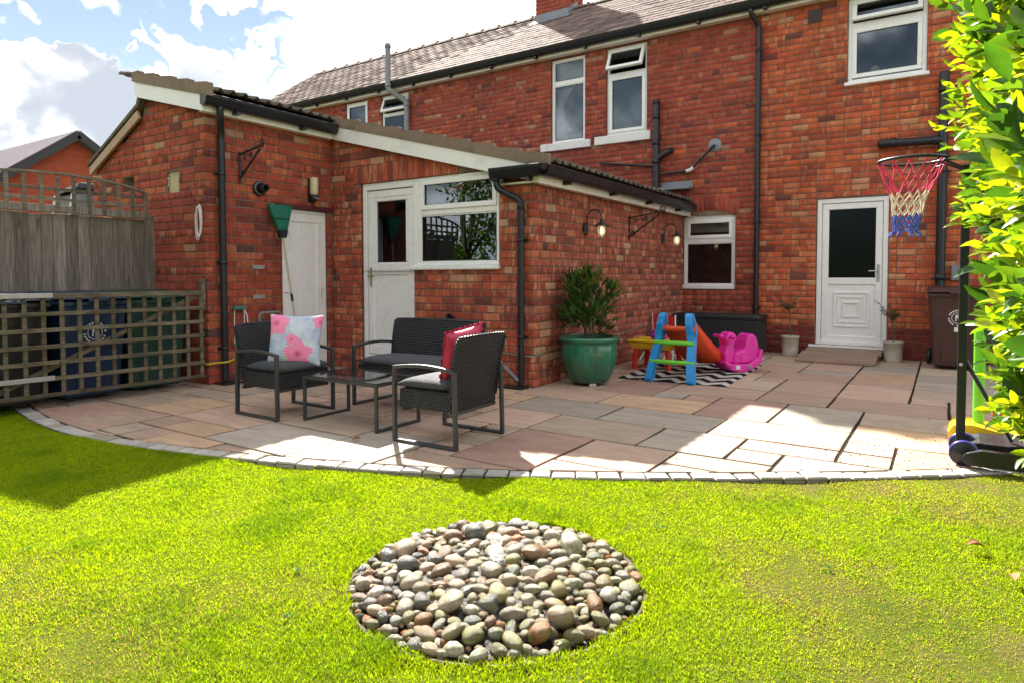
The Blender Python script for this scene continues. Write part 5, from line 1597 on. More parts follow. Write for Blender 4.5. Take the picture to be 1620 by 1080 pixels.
# ------------------------------------------------------------------ things hung on the outbuilding
def iron_bracket(o, u, n_, label, reach=.38, height=.36, scroll=True):
    t = thing('hanging_basket_bracket', label, 'bracket', tuple(o), group='hanging basket brackets')
    o = V(*o); u, n_ = V(*u), V(*n_)
    mb = MB(); mb.obox(o - UZ * height / 2 + n_ * .006, UZ, u, n_, height, .03, .012); mb.build('back_plate', M_BLACKM, t, bevel=.002)
    mb = MB().rtube([o - UZ * .03 + n_ * .01, o + UZ * .0 + n_ * reach * .5, o + UZ * .03 + n_ * reach], .018, .016, u); mb.build('arm', M_BLACKM, t)
    mb = MB().rtube([o - UZ * (height - .05) + n_ * .012, o - UZ * .0 + n_ * reach * .93], .018, .016, u); mb.build('strut', M_BLACKM, t)
    P = []
    for k in range(26):
        a = k / 25 * 2.6 * PI; r_ = .045 * (1 - k / 32); P.append(o + n_ * (reach + .0 + r_ * math.sin(a)) + UZ * (.05 + .035 - r_ * math.cos(a) - .045 + .02))
    MB().tube(P, .009, 6).build('hook_scroll', M_BLACKM, t)
    for (cx_, cz_, R_, sg) in ((.10, -.07, .035, 1), (.06, -.23, .032, -1), (.20, -.06, .028, 1)):
        P = [o + n_ * (cx_ + R_ * (1 - k / 30) * math.cos(sg * k / 22 * 2.2 * PI)) + UZ * (cz_ + R_ * (1 - k / 30) * math.sin(sg * k / 22 * 2.2 * PI)) for k in range(23)]
        MB().tube(P, .008, 6).build('scroll', M_BLACKM, t)
    return t
iron_bracket((Xh + .001, 4.41, 2.53), (0, 1, 0), (1, 0, 0), 'black iron hanging basket bracket high on the outbuilding wall', .40, .34)
iron_bracket((Xs + .001, 8.15, 1.95), (0, 1, 0), (1, 0, 0), 'black iron hanging basket bracket between the two lit wall lamps', .46, .33)
vt = thing('flue_cowl', 'round black flue outlet on the outbuilding wall', 'vent', (Xh, 4.65, 2.15))
MB().lathe([(0, 0.002), (.085, .002), (.085, .02), (.06, .03), (.055, .03)], (Xh, 4.65, 2.15), 24, axis=(1, 0, 0)).build('wall_plate', M_BLACKP, vt)
MB().lathe([(.045, .02), (.045, .13), (.038, .135), (.034, .13), (.034, .03)], (Xh, 4.65, 2.15), 24, axis=(1, 0, 0)).build('outlet', M_BLACKP, vt)
MB().lathe([(.066, .02), (.075, .03), (.066, .04)], (Xh, 4.65, 2.15), 24, axis=(1, 0, 0)).build('seal_ring', M_GREYP, vt)
sl_ = thing('security_light', 'cream and black sensor light above the narrow white door', 'light', (Xh, 5.38, 2.08))
mb = MB(); FH.box(mb, 5.33, 5.43, 2.06, 2.35, 0, .02); mb.build('back_plate', M_BLACKP, sl_, bevel=.006)
M_CREAMG = plain('cream_diffuser', (.60, .52, .33), .35, .06, 6)
MB().lathe([(0, 0), (.046, 0), (.05, .02), (.05, .20), (.04, .215), (0, .218)], (Xh + .065, 5.38, 2.145), 20).build('diffuser', M_CREAMG, sl_)
MB().lathe([(0, 0), (.036, .0), (.052, .025), (.053, .075), (0, .075)], (Xh + .065, 5.38, 2.068), 20).build('sensor_base', M_BLACKP, sl_)
mb = MB(); mb.box(Xh + .112, 5.362, 2.09, Xh + .122, 5.398, 2.115); mb.build('sensor_lens', M_GREYP, sl_, bevel=.003)
br = thing('broom', 'green-headed broom standing bristles up against the outbuilding wall', 'broom', (Xh + .1, 4.92, 0))
MB().tube([(Xh + .30, 4.99, .02), (Xh + .09, 4.895, 1.62)], .012, 10).build('handle', plain('pale_wood_handle', (.55, .45, .32), .6), br)
MB().tube([(Xh + .19, 4.94, .86), (Xh + .178, 4.935, .95)], .016, 10).build('handle_joint', M_BLACKP, br)
MB().tube([(Xh + .30, 4.99, .02), (Xh + .27, 4.977, .22)], .015, 10).build('handle_grip', M_BLACKP, br)
M_BRIS = plain('green_bristle', (.006, .17, .11), .6, .3, 30, .01, 160)
mb = MB(); hx = Xh + .055
P = [(hx, 4.84, 1.68), (hx, 4.95, 1.68), (hx, 5.02, 1.965), (hx, 4.70, 1.975)]
mb.prism(P, (1, 0, 0), 0, .05); 
for k in range(34):
    t = k / 33; mb.bar((hx + .025 + .03 * random.uniform(-1, 1), 4.842 + .106 * t, 1.70), (hx + .025 + .03 * random.uniform(-1, 1), 4.70 + .32 * t, 1.985 + random.uniform(-.01, .008)), .010, .010)
mb.build('bristles', M_BRIS, br)
mb = MB(); P = [(hx - .004, 4.855, 1.60), (hx - .004, 4.935, 1.60), (hx - .004, 4.955, 1.69), (hx - .004, 4.835, 1.69)]; mb.prism(P, (1, 0, 0), 0, .058); mb.build('broom_head', M_BLACKP, br, bevel=.006)
mb = MB(); mb.box(hx - .003, 4.775, 1.815, hx + .056, 4.985, 1.827); mb.build('bristle_band', M_BLACKP, br)
co = thing('cable_coil', 'coil of white cable hanging on the front corner of the outbuilding', 'cable', (-6.62, Yh - .02, 1.55))
for i in range(5):
    P = []; rx, rz = .036 + .014 * random.random(), .145 + .035 * random.random(); ph = random.uniform(0, 1)
    for k in range(28):
        a = 2 * PI * k / 28; P.append((-6.625 + rx * math.cos(a) + random.uniform(-.002, .002), Yh - .02 - .006 * i, 1.755 + rz * math.sin(a) - .01 * i))
    MB().tube(P, .0036, 6, closed=True).build('cable_loop', M_SILL, co)
MB().tube([(-6.625, Yh, 1.945), (-6.625, Yh - .06, 1.95), (-6.625, Yh - .065, 1.97)], .004, 6).build('hook', M_BLACKM, co)
# line winder hung on the wall
hw_ = thing('line_winder', 'small green and white line winder hanging beside the black downpipe', 'winder', (Xh, 4.34, .4))
M_GRN = plain('green_plastic', (.02, .22, .15), .4)
mb = MB(); FH.box(mb, 4.27, 4.42, .785, .82, .02, .07); mb.build('top_grip', M_GRN, hw_, bevel=.008)
mb = MB(); FH.box(mb, 4.27, 4.42, .39, .42, .02, .06); mb.build('bottom_grip', M_GRN, hw_, bevel=.008)
for y_ in (4.285, 4.405): MB().tube([FH.p(y_, .41, .04), FH.p(y_, .79, .045)], .005, 6).build('side_rod', M_SILL, hw_)
MB().tube([FH.p(4.40, .79, .05), FH.p(4.43, .72, .06), FH.p(4.445, .62, .05), FH.p(4.43, .56, .04)], .007, 6).build('cord', M_SILL, hw_)
# folding sack truck
st = thing('sack_truck', 'small grey folding trolley leaning behind the armchair with the floral cushion', 'trolley', (Xh + .2, 4.7, 0))
P = [(Xh + .30, 4.56, .08), (Xh + .10, 4.56, .66)] + [(Xh + .09, 4.56 + .05 - .05 * math.cos(a), .69 + .05 * math.sin(a)) for a in (.4, .8, 1.2, 1.5)] + [(Xh + .09, 4.86 - .05 + .05 * math.cos(a), .69 + .05 * math.sin(a)) for a in (1.5, 1.2, .8, .4)] + [(Xh + .10, 4.86, .66), (Xh + .30, 4.86, .08)]
MB().tube(P, .012, 8).build('frame', M_GREYP, st)
for y_ in (4.54, 4.88): MB().lathe([(0, -.02), (.07, -.02), (.07, .02), (0, .02)], (Xh + .30, y_, .075), 16, axis=(0, 1, 0)).build('wheel', M_BLACKP, st)
mb = MB(); mb.box(Xh + .28, 4.57, .02, Xh + .50, 4.85, .03); mb.build('toe_plate', M_STEEL, st)
MB().sphere((Xh + .16, 4.72, .60), (.05, .06, .035)).build('orange_clasp', plain('orange_clasp_plastic', (.6, .22, .02), .4), st)
MB().tube([(Xh + .15, 4.57, .56), (Xh + .14, 4.72, .60), (Xh + .15, 4.85, .56)], .012, 8).build('bungee', M_BLACKP, st)
# yellow hose and the thin green line along the walls
yh_ = tag(MB().tube([(-6.75, Yh - .015, .235), (-6.6, Yh - .018, .225), (Xh + .012, Yh - .012, .22), (Xh + .015, Yh + .06, .225), (Xh + .11, Yh + .16, .235), (Xh + .02, Yh + .30, .25), (Xh + .02, 4.55, .27), (Xh + .02, 4.9, .23)], .011, 8).build('garden_hose', plain('yellow_hose', (.55, .42, .02), .45)), 'yellow hose running along the foot of the outbuilding wall', 'hose')
pts = [(-4.5, Yf - .012, .38), (-4.1, Yf - .012, .36), (-3.72, Yf - .012, .325), (-3.52, Yf - .012, .32), (Xs + .012, Yf + .0, .32), (Xs + .012, Yf + .25, .36), (Xs + .012, Yf + .55, .39), (Xs + .012, 6.6, .36), (Xs + .012, 7.2, .33), (Xs + .012, 8.0, .40), (Xs + .012, 8.8, .46)]
tag(MB().tube(pts, .006, 6).build('garden_wire', plain('green_wire', (.16, .30, .16), .5)), 'thin green wire pinned along the foot of the kitchen wall', 'wire')

# ------------------------------------------------------------------ wall lamps
def bulb_mat():
    n_ = N('lit_bulb'); e = n_.n('ShaderNodeEmission'); e.inputs['Color'].default_value = (1, .74, .38, 1); e.inputs['Strength'].default_value = .42
    return n_.done(e.outputs[0])
def jar_mat():
    n_ = N('frosted_lamp_glass')
    gl = n_.n('ShaderNodeBsdfGlossy'); gl.inputs['Roughness'].default_value = .1
    tr = n_.n('ShaderNodeBsdfTransparent'); tr.inputs['Color'].default_value = (.96, .94, .9, 1)
    tl = n_.n('ShaderNodeBsdfTranslucent'); tl.inputs['Color'].default_value = (.85, .82, .75, 1)
    a = n_.n('ShaderNodeMixShader'); a.inputs[0].default_value = .38; n_.l(tr.outputs[0], a.inputs[1]); n_.l(tl.outputs[0], a.inputs[2])
    fr = n_.n('ShaderNodeFresnel'); fr.inputs['IOR'].default_value = 1.5
    b = n_.n('ShaderNodeMixShader'); n_.l(fr.outputs[0], b.inputs[0]); n_.l(a.outputs[0], b.inputs[1]); n_.l(gl.outputs[0], b.inputs[2])
    return n_.done(b.outputs[0])
M_BULB = bulb_mat(); M_LGLASS = jar_mat()
M_LAMP = plain('dark_zinc', (.035, .042, .052), .4, .2, 10, metal=.5)
def wall_lamp(y, label):
    z = 1.70; t = thing('wall_lamp', label, 'lamp', (Xs, y, z), group='lit wall lamps on the kitchen wall')
    MB().lathe([(0, .0), (.05, 0), (.05, .025), (.03, .032), (0, .032)], (Xs, y, z + .0), 20, axis=(1, 0, 0)).build('wall_plate', M_LAMP, t)
    mb = MB(); mb.obox((Xs + .016, y, z), UX, UY, UZ, .03, .085, .15); mb.build('mount', M_LAMP, t, bevel=.02)
    P = [(Xs + .03, y, z + .02)] + [(Xs + .125 - .095 * math.cos(a), y, z + .12 + .095 * math.sin(a)) for a in np.linspace(0, PI, 12)] + [(Xs + .22, y, z + .09)]
    MB().tube(P, .008, 8).build('swan_neck', M_LAMP, t)
    c = (Xs + .22, y, z + .0)
    MB().lathe([(.0, .10), (.02, .10), (.028, .065), (.05, .05), (.095, .028), (.098, .022), (.05, .03), (0, .03)], c, 28).build('shade', M_LAMP, t)
    MB().lathe([(.046, .03), (.05, .0), (.05, -.05), (.042, -.085), (.022, -.105), (0, -.11)], c, 24).build('glass_jar', M_LGLASS, t)
    MB().lathe([(.0, .02), (.012, .01), (.024, -.02), (.026, -.045), (.016, -.068), (0, -.075)], c, 18).build('bulb', M_BULB, t)
    for a in (0, PI / 2):
        P = [(c[0] + .053 * math.cos(t_) * math.cos(a), y + .053 * math.cos(t_) * math.sin(a), c[2] - .045 - .075 * math.sin(t_)) for t_ in np.linspace(0, PI, 12)]
        P = [(P[0][0], P[0][1], c[2] + .03)] + P + [(P[-1][0], P[-1][1], c[2] + .03)]
        MB().tube(P, .0028, 6).build('cage_wire', M_LAMP, t)
    return t
wall_lamp(6.868, 'lit swan-neck wall lamp nearer the kitchen corner, above the green planter')
wall_lamp(9.391, 'lit swan-neck wall lamp next to the small kitchen window')
# ------------------------------------------------------------------ patio furniture
def wicker_mat():
    n_ = N('black_wicker'); p = n_.pos(True)
    wv = n_.n('ShaderNodeTexWave', wave_type='BANDS', bands_direction='Z'); wv.inputs['Scale'].default_value = 34; wv.inputs['Distortion'].default_value = 0
    n_.l(p, wv.inputs['Vector'])
    sep = n_.n('ShaderNodeSeparateXYZ'); n_.l(p, sep.inputs[0])
    hv = n_.math('ADD', sep.outputs[0], sep.outputs[1])
    row = n_.math('FLOOR', n_.math('MULTIPLY', sep.outputs[2], 62))
    odd = n_.math('MODULO', row, 2)
    s_ = n_.math('SINE', n_.math('ADD', n_.math('MULTIPLY', hv, 185), n_.math('MULTIPLY', odd, PI)))
    fz = n_.math('FRACT', n_.math('MULTIPLY', sep.outputs[2], 62))
    rz = n_.math('SINE', n_.math('MULTIPLY', fz, PI))
    h = n_.math('ADD', n_.math('MULTIPLY', n_.math('ADD', s_, 1.0), .5), rz)
    c = n_.mix(n_.rng(h, .2, 1.6), (.003, .003, .004), (.034, .036, .040))
    c = n_.mix(n_.rng(n_.noise(p, 25, 4, .7), .5, .8, 0, .5), c, (.045, .042, .040))
    return n_.done(n_.bsdf(Base_Color=c, Roughness=.42, Specular_IOR_Level=.5, Normal=n_.bump(h, .010, 1)))
M_WICK = wicker_mat()
M_FRAME = plain('dark_grey_steel', (.040, .042, .046), .38, .12, 8, .0005, 200)
M_SEATC = plain('charcoal_cushion', (.060, .064, .072), .85, .15, 9, .004, 260)
def cushion_slab(mb, x0, x1, y0, y1, z0, z1, nx=14, ny=12, puff=.018):
    vs = []; fs = []
    for s_ in (1, -1):
        for i in range(nx + 1):
            for j in range(ny + 1):
                u, v = i / nx * 2 - 1, j / ny * 2 - 1
                e = (1 - abs(u) ** 6) * (1 - abs(v) ** 6)
                zc = (z0 + z1) / 2; hh = (z1 - z0) / 2
                z = zc + s_ * (hh * (e ** .35)) + (puff * (1 - u * u) * (1 - v * v) if s_ > 0 else 0)
                k = 1 - .012 * (1 - e)
                vs.append(((x0 + x1) / 2 + u * (x1 - x0) / 2 * k, (y0 + y1) / 2 + v * (y1 - y0) / 2 * k, z))
    N_ = (nx + 1) * (ny + 1)
    for b in (0, N_):
        for i in range(nx):
            for j in range(ny):
                q = (b + i * (ny + 1) + j, b + (i + 1) * (ny + 1) + j, b + (i + 1) * (ny + 1) + j + 1, b + i * (ny + 1) + j + 1)
                fs.append(q if b == 0 else q[::-1])
    mb.add(vs, fs, None, True)
def rattan_seat(name, label, cat, width, loc, rot, group=None):
    """faces +x; width along y"""
    t = thing(name, label, cat, (0, 0, 0), group)
    d0, d1, hw = -.26, .26, width / 2
    for sy in (-1, 1):
        y = sy * (hw - .016)
        P = [(d1, y, .0125), (d1, y, .525)] + [(d1 - .52 * k / 8, y, .525 + .022 * math.sin(PI * k / 8) ** 1) for k in range(1, 8)] + [(d0, y, .520), (d0 - .012, y, .0125)]
        MB().rtube(P, .034, .024, (0, 1, 0), closed=True).build('side_frame', M_FRAME, t, bevel=.005)
    mb = MB(); mb.box(-.23, -hw + .034, .245, .235, hw - .034, .375); mb.build('seat_base', M_WICK, t, bevel=.012)
    mb = MB(); cushion_slab(mb, -.20, .262, -hw + .036, hw - .036, .372, .438); mb.build('seat_cushion', M_SEATC, t, weld=True)
    # curved wicker back
    vs = []; fs = []; ny, nz = 18, 12
    for s_ in (0, 1):
        for j in range(nz + 1):
            tz = j / nz; z = .30 + tz * .435
            for i in range(ny + 1):
                u = i / ny * 2 - 1
                x = -.205 - .062 * tz ** 1.2 - .018 * tz ** 4 + .012 * (u * u) - s_ * .032
                wk = hw - .036 + .018 * tz
                zz = z + (.012 * (1 - u * u) * tz ** 3)
                vs.append((x, u * wk, zz))
    N_ = (ny + 1) * (nz + 1)
    for b in (0, N_):
        for j in range(nz):
            for i in range(ny):
                q = (b + j * (ny + 1) + i, b + j * (ny + 1) + i + 1, b + (j + 1) * (ny + 1) + i + 1, b + (j + 1) * (ny + 1) + i)
                fs.append(q if b == 0 else q[::-1])
    ring = [j * (ny + 1) for j in range(nz + 1)] + [nz * (ny + 1) + i for i in range(1, ny + 1)] + [j * (ny + 1) + ny for j in range(nz - 1, -1, -1)] + [i for i in range(ny - 1, 0, -1)]
    for k in range(len(ring)): a, b2 = ring[k], ring[(k + 1) % len(ring)]; fs.append((a, b2, N_ + b2, N_ + a))
    mb = MB().add(vs, fs, None, True); mb.build('backrest', M_WICK, t)
    P = [(-.221, -hw + .036, .30)] + [( -.221 - .062 * q ** 1.2 - .018 * q ** 4, -hw + .036 - .018 * q, .30 + q * .435) for q in (.3, .6, .85, .97)] + \
        [(-.300 + .01 * abs(u) , u * (hw - .022), .738 + .010 * (1 - u * u)) for u in np.linspace(-.96, .96, 12)] + [(-.221 - .062 * q ** 1.2 - .018 * q ** 4, hw - .036 + .018 * q, .30 + q * .435) for q in (.97, .85, .6, .3, 0)]
    MB().tube(P, .015, 8).build('back_edge', M_WICK, t)
    for xa_, xb_ in ((-.225, -.205), (.20, .225)):
        mb = MB(); mb.box(xa_, -hw + .034, .218, xb_, hw - .034, .243); mb.build('under_rail', M_FRAME, t)
    t.location = loc; t.rotation_euler = (0, 0, rot)
    return t
chA = rattan_seat('wicker_armchair', 'black wicker armchair holding the blue floral cushion', 'armchair', .60, (-4.685, 3.565, 0), 0.0, 'matching wicker armchairs')
chC = rattan_seat('wicker_armchair', 'black wicker armchair with its back turned, holding the plain pink cushion', 'armchair', .60, (-2.955, 3.635, 0), PI + .03, 'matching wicker armchairs')
sofa = rattan_seat('wicker_sofa', 'two-seat black wicker garden sofa under the kitchen window', 'sofa', 1.08, (-3.90, 4.36, 0), -PI / 2 + .02)
tb = thing('coffee_table', 'low black glass-topped coffee table between the wicker seats', 'table', (-3.87, 3.65, 0))
for x in (-4.27, -3.47):
    MB().rtube([(x, 3.425, .012), (x, 3.425, .352), (x, 3.885, .352), (x, 3.885, .012)], .026, .022, (1, 0, 0), closed=True).build('leg_frame', M_FRAME, tb, bevel=.004)
for y in (3.425, 3.885):
    mb = MB(); mb.box(-4.257, y - .012, .340, -3.483, y + .012, .364); mb.build('side_rail', M_FRAME, tb, bevel=.003)
def dark_glass():
    n_ = N('dark_table_glass')
    return n_.done(n_.bsdf(Base_Color=(.012, .013, .015), Roughness=.035, Specular_IOR_Level=.8))
mb = MB(); mb.box(-4.285, 3.412, .3645, -3.455, 3.898, .3715); mb.build('glass_top', dark_glass(), tb, bevel=.002)

def pillow(name, label, mat, size, thick, M4, group=None, frill=False):
    n_ = 26; vs = []; fs = []; rz = np.random.default_rng(5 + int(size * 100))
    for s_ in (1, -1):
        for i in range(n_ + 1):
            for j in range(n_ + 1):
                u, v = i / n_ * 2 - 1, j / n_ * 2 - 1
                pin = 1 - .07 * (1 - u * u) * abs(v) ** 4 - 0
                pin2 = 1 - .07 * (1 - v * v) * abs(u) ** 4
                e = max(0, (1 - abs(u) ** 2.6) * (1 - abs(v) ** 2.6))
                wr = .010 * math.sin(7 * u + 3 * v) * (abs(u * v)) + .006 * math.sin(11 * v - 5 * u) * (1 - e)
                vs.append((u * size / 2 * pin2, v * size / 2 * pin, s_ * (thick / 2 * e ** .55) + wr * e ** .3))
    N_ = (n_ + 1) ** 2
    for b in (0, N_):
        for i in range(n_):
            for j in range(n_):
                q = (b + i * (n_ + 1) + j, b + (i + 1) * (n_ + 1) + j, b + (i + 1) * (n_ + 1) + j + 1, b + i * (n_ + 1) + j + 1)
                fs.append(q if b == 0 else q[::-1])
    o = MB().add(vs, fs, None, True).build(name, mat, weld=True)
    tag(o, label, 'cushion', group)
    o.matrix_world = M4
    if frill:
        fr_ = MB(); P = []; Q = []
        per = []
        for k in range(4):
            for t in np.linspace(-1, 1, 26)[:-1]:
                per.append({0: (t, -1), 1: (1, t), 2: (-t, 1), 3: (-1, -t)}[k])
        for k, (u, v) in enumerate(per):
            l_ = math.hypot(u, v); P.append((u * size / 2 * .955, v * size / 2 * .955, 0)); Q.append((u * size / 2 * 1.07, v * size / 2 * 1.07, .012 * math.sin(k * 1.9)))
        m = len(P); fr_.add(P + Q, [(i, (i + 1) % m, m + (i + 1) % m, m + i) for i in range(m)], None, True)
        ch = fr_.build('frill', mat); ch.parent = o
    return o
def floral():
    n_ = N('floral_fabric'); p = n_.pos(True)
    q = n_.mapv(p, (1, 1, .25), (0, 0, .3))
    wq = n_.n('ShaderNodeVectorMath', operation='ADD'); n_.l(q, wq.inputs[0])
    wn_ = n_.n('ShaderNodeVectorMath', operation='SCALE'); n_.l(n_.noise(q, 14, 3, .6, 'Color'), wn_.inputs[0]); wn_.inputs['Scale'].default_value = .05; n_.l(wn_.outputs[0], wq.inputs[1]); w_ = wq.outputs[0]
    base = n_.mix(n_.rng(n_.noise(w_, 9, 4, .6), .35, .65), (.32, .41, .58), (.60, .66, .75))
    fr = n_.math('FRACT', n_.math('MULTIPLY', n_.noise(w_, 7, 2, .5), 16))
    base = n_.mix(n_.rng(fr, .75, .95, 0, .55), base, (.68, .72, .78))
    base = n_.mix(n_.rng(n_.noise(n_.mapv(p, loc=(3, 1, 0)), 8, 3, .6), .60, .66, 0, .8, True), base, (.52, .60, .22))
    # big pink blooms with radial petals
    for (cx, cy, R_) in ((-.155, .13, .105), (.035, -.125, .115), (.20, .15, .06), (-.02, -.01, .05)):
        s_ = n_.n('ShaderNodeVectorMath', operation='SUBTRACT'); n_.l(p, s_.inputs[0]); s_.inputs[1].default_value = (cx, cy, 0)
        sp_ = n_.n('ShaderNodeSeparateXYZ'); n_.l(s_.outputs[0], sp_.inputs[0])
        an = n_.math('ARCTAN2', sp_.outputs[1], sp_.outputs[0])
        rr = n_.math('SQRT', n_.math('ADD', n_.math('POWER', sp_.outputs[0], 2.0), n_.math('POWER', sp_.outputs[1], 2.0)))
        pet = n_.math('MULTIPLY', n_.math('ADD', n_.math('SINE', n_.math('MULTIPLY', an, 5)), 6.0), R_ / 6.6)
        m_ = n_.rng(n_.math('SUBTRACT', n_.math('ADD', rr, n_.math('MULTIPLY', n_.math('SUBTRACT', n_.noise(p, 30, 3, .6), .5), .05)), pet), -.003, .006, 1, 0)
        stri = n_.math('SINE', n_.math('MULTIPLY', an, 34))
        pc = n_.mix(n_.rng(stri, -.2, .8), (.82, .13, .33), (.90, .45, .58))
        pc = n_.mix(n_.rng(rr, 0, R_ * .35, .8, 0), pc, (.55, .01, .12))
        base = n_.mix(m_, base, pc)
    return n_.done(n_.bsdf(Base_Color=base, Roughness=.85, Specular_IOR_Level=.2, Normal=n_.bump(n_.noise(p, 380, 3, .6), .002)))
def basis(x, y, z, c):
    m = Matrix.Identity(4)
    for i in range(3): m[i][0], m[i][1], m[i][2], m[i][3] = x[i], y[i], z[i], c[i]
    return m
def cush_mat(center, normal, roll=0):
    z = Vector(normal).normalized(); x = Vector((0, 0, 1)).cross(z).normalized(); y = z.cross(x)
    m = basis(x, y, z, center)
    return m @ Matrix.Rotation(roll, 4, 'Z')
pillow('floral_cushion', 'pale blue cushion with pink flowers on the armchair by the outbuilding', floral(), .44, .13, cush_mat((-4.60, 3.60, .615), (.72, -.78, .30), -.04))
M_PINK = plain('pink_satin', (.62, .045, .11), .42, .12, 5, .003, 30)
pillow('pink_cushion', 'plain pink cushion propped on the armchair that has its back turned', M_PINK, .385, .13, cush_mat((-2.845, 3.64, .605), (-.965, .03, .26), -.13), frill=True)

# ------------------------------------------------------------------ planter with bay shrub
def glaze():
    n_ = N('green_glaze'); p = n_.pos(True)
    run = n_.noise(n_.mapv(p, (1, 1, .12)), 9, 5, .6)
    c = n_.mix(n_.rng(run, .3, .7), (.008, .085, .050), (.022, .19, .105))
    sep = n_.n('ShaderNodeSeparateXYZ'); n_.l(p, sep.inputs[0])
    c = n_.mix(n_.math('MULTIPLY', n_.rng(sep.outputs[2], .12, .30, .6, 0), n_.rng(n_.noise(p, 12, 5, .6), .4, .6)), c, (.055, .075, .035))
    return n_.done(n_.bsdf(Base_Color=c, Roughness=.22, Specular_IOR_Level=.6, Coat_Weight=.4))
PL = (-3.17, 6.27, 0)
pt = thing('glazed_planter', 'big green glazed pot holding a leafy shrub by the kitchen wall', 'planter', PL)
MB().lathe([(0, .035), (.20, .035), (.215, .045), (.255, .13), (.29, .24), (.305, .34), (.30, .42), (.292, .45), (.312, .46), (.325, .475), (.325, .50), (.31, .512), (.285, .508), (.275, .49), (.275, .40), (0, .40)], PL, 56).build('pot', glaze(), pt)
for a in (-.9, 1.2, 3.3):
    mb = MB(); mb.obox((PL[0] + .19 * math.cos(a), PL[1] + .19 * math.sin(a), .018), (math.cos(a), math.sin(a), 0), (-math.sin(a), math.cos(a), 0), UZ, .06, .07, .034); mb.build('pot_foot', plain('pale_stone', (.45, .43, .38), .8), pt, bevel=.006)
MB().lathe([(.276, 0), (0.001, .012)], (PL[0], PL[1], .455), 24).build('soil', M_SOIL, pt)
sh = thing('bay_shrub', 'upright glossy green shrub growing in the big green pot', 'shrub', (PL[0], PL[1], .46))
def shrub_leaves(root, name, c, n_, sampler, ll, lw, pal, mat, updir=.6, outw=1.0, detailed=True):
    pos = np.array([sampler() for _ in range(n_)]); d0 = pos - V(*c); d0[:, 2] *= .6
    d = rand_dirs(n_) * .8 + outw * d0 / (np.linalg.norm(d0, axis=1)[:, None] + 1e-6) + V(0, 0, updir)
    ups = rand_dirs(n_) * .5 + V(0, 0, 1)
    cols = np.array([pal[k] for k in rng.integers(0, len(pal), n_)]) * rng.uniform(.7, 1.3, n_)[:, None]
    L_ = rng.uniform(*ll, n_); off = ROOT[root.name]
    me = leaves_mesh(name, pos - off, d, ups, L_, L_ * lw, cols, mat, detailed)
    o = bpy.data.objects.new(name, me); link(o, root); o['kind'] = 'stuff'
    return o
BAYS = [(random.gauss(0, .085), random.gauss(0, .085), .60 + .52 * (k / 21), random.uniform(.07, .115)) for k in range(22)] + [(.20, .06, .92, .07), (.25, .12, 1.0, .06), (-.17, .02, .80, .08), (-.19, -.02, .68, .08), (.17, 0, .72, .09), (0, 0, 1.16, .05), (.14, -.12, .82, .08), (-.02, -.17, .75, .09), (-.10, .0, 1.02, .07)]
def bay_sampler():
    q = random.choice(BAYS); d = rand_dirs(1)[0] * q[3] * random.random() ** .5 * 1.25
    w_ = 1.15 if .62 < q[2] < 1.0 else .9
    return (PL[0] - .02 + q[0] * w_ + d[0], PL[1] + q[1] * w_ + d[1], q[2] + d[2] * 1.1)
shrub_leaves(sh, 'foliage', (PL[0], PL[1], .62), 1250, bay_sampler, (.05, .095), .40, [(.035, .085, .015), (.05, .11, .018), (.07, .14, .02), (.04, .095, .02)], M_LEAF)
def tip_sampler():
    t = random.random(); a = random.uniform(0, 2 * PI)
    tips = [(0.0, -.02, 1.20), (.06, .05, 1.13), (-.09, .0, 1.12), (.24, .10, 1.06), (.30, .16, .98), (-.16, .05, 1.03), (.12, -.1, 1.08)]
    q = random.choice(tips); return (PL[0] + q[0] + random.gauss(0, .025), PL[1] + q[1] + random.gauss(0, .025), q[2] + random.gauss(0, .025))
shrub_leaves(sh, 'young_leaves', (PL[0], PL[1], .62), 130, tip_sampler, (.04, .07), .36, [(.13, .16, .03), (.16, .12, .03), (.10, .15, .025)], M_LEAF, 1.2)
for k in range(7):
    a = k * .9; MB().tube([(PL[0] + .03 * math.cos(a), PL[1] + .03 * math.sin(a), .45), (PL[0] + .07 * math.cos(a), PL[1] + .07 * math.sin(a), .75), (PL[0] + .16 * math.cos(a), PL[1] + .16 * math.sin(a), 1.0 + .1 * math.sin(k))], [.012, .009, .003], 6).build('stem', M_BARK, sh)

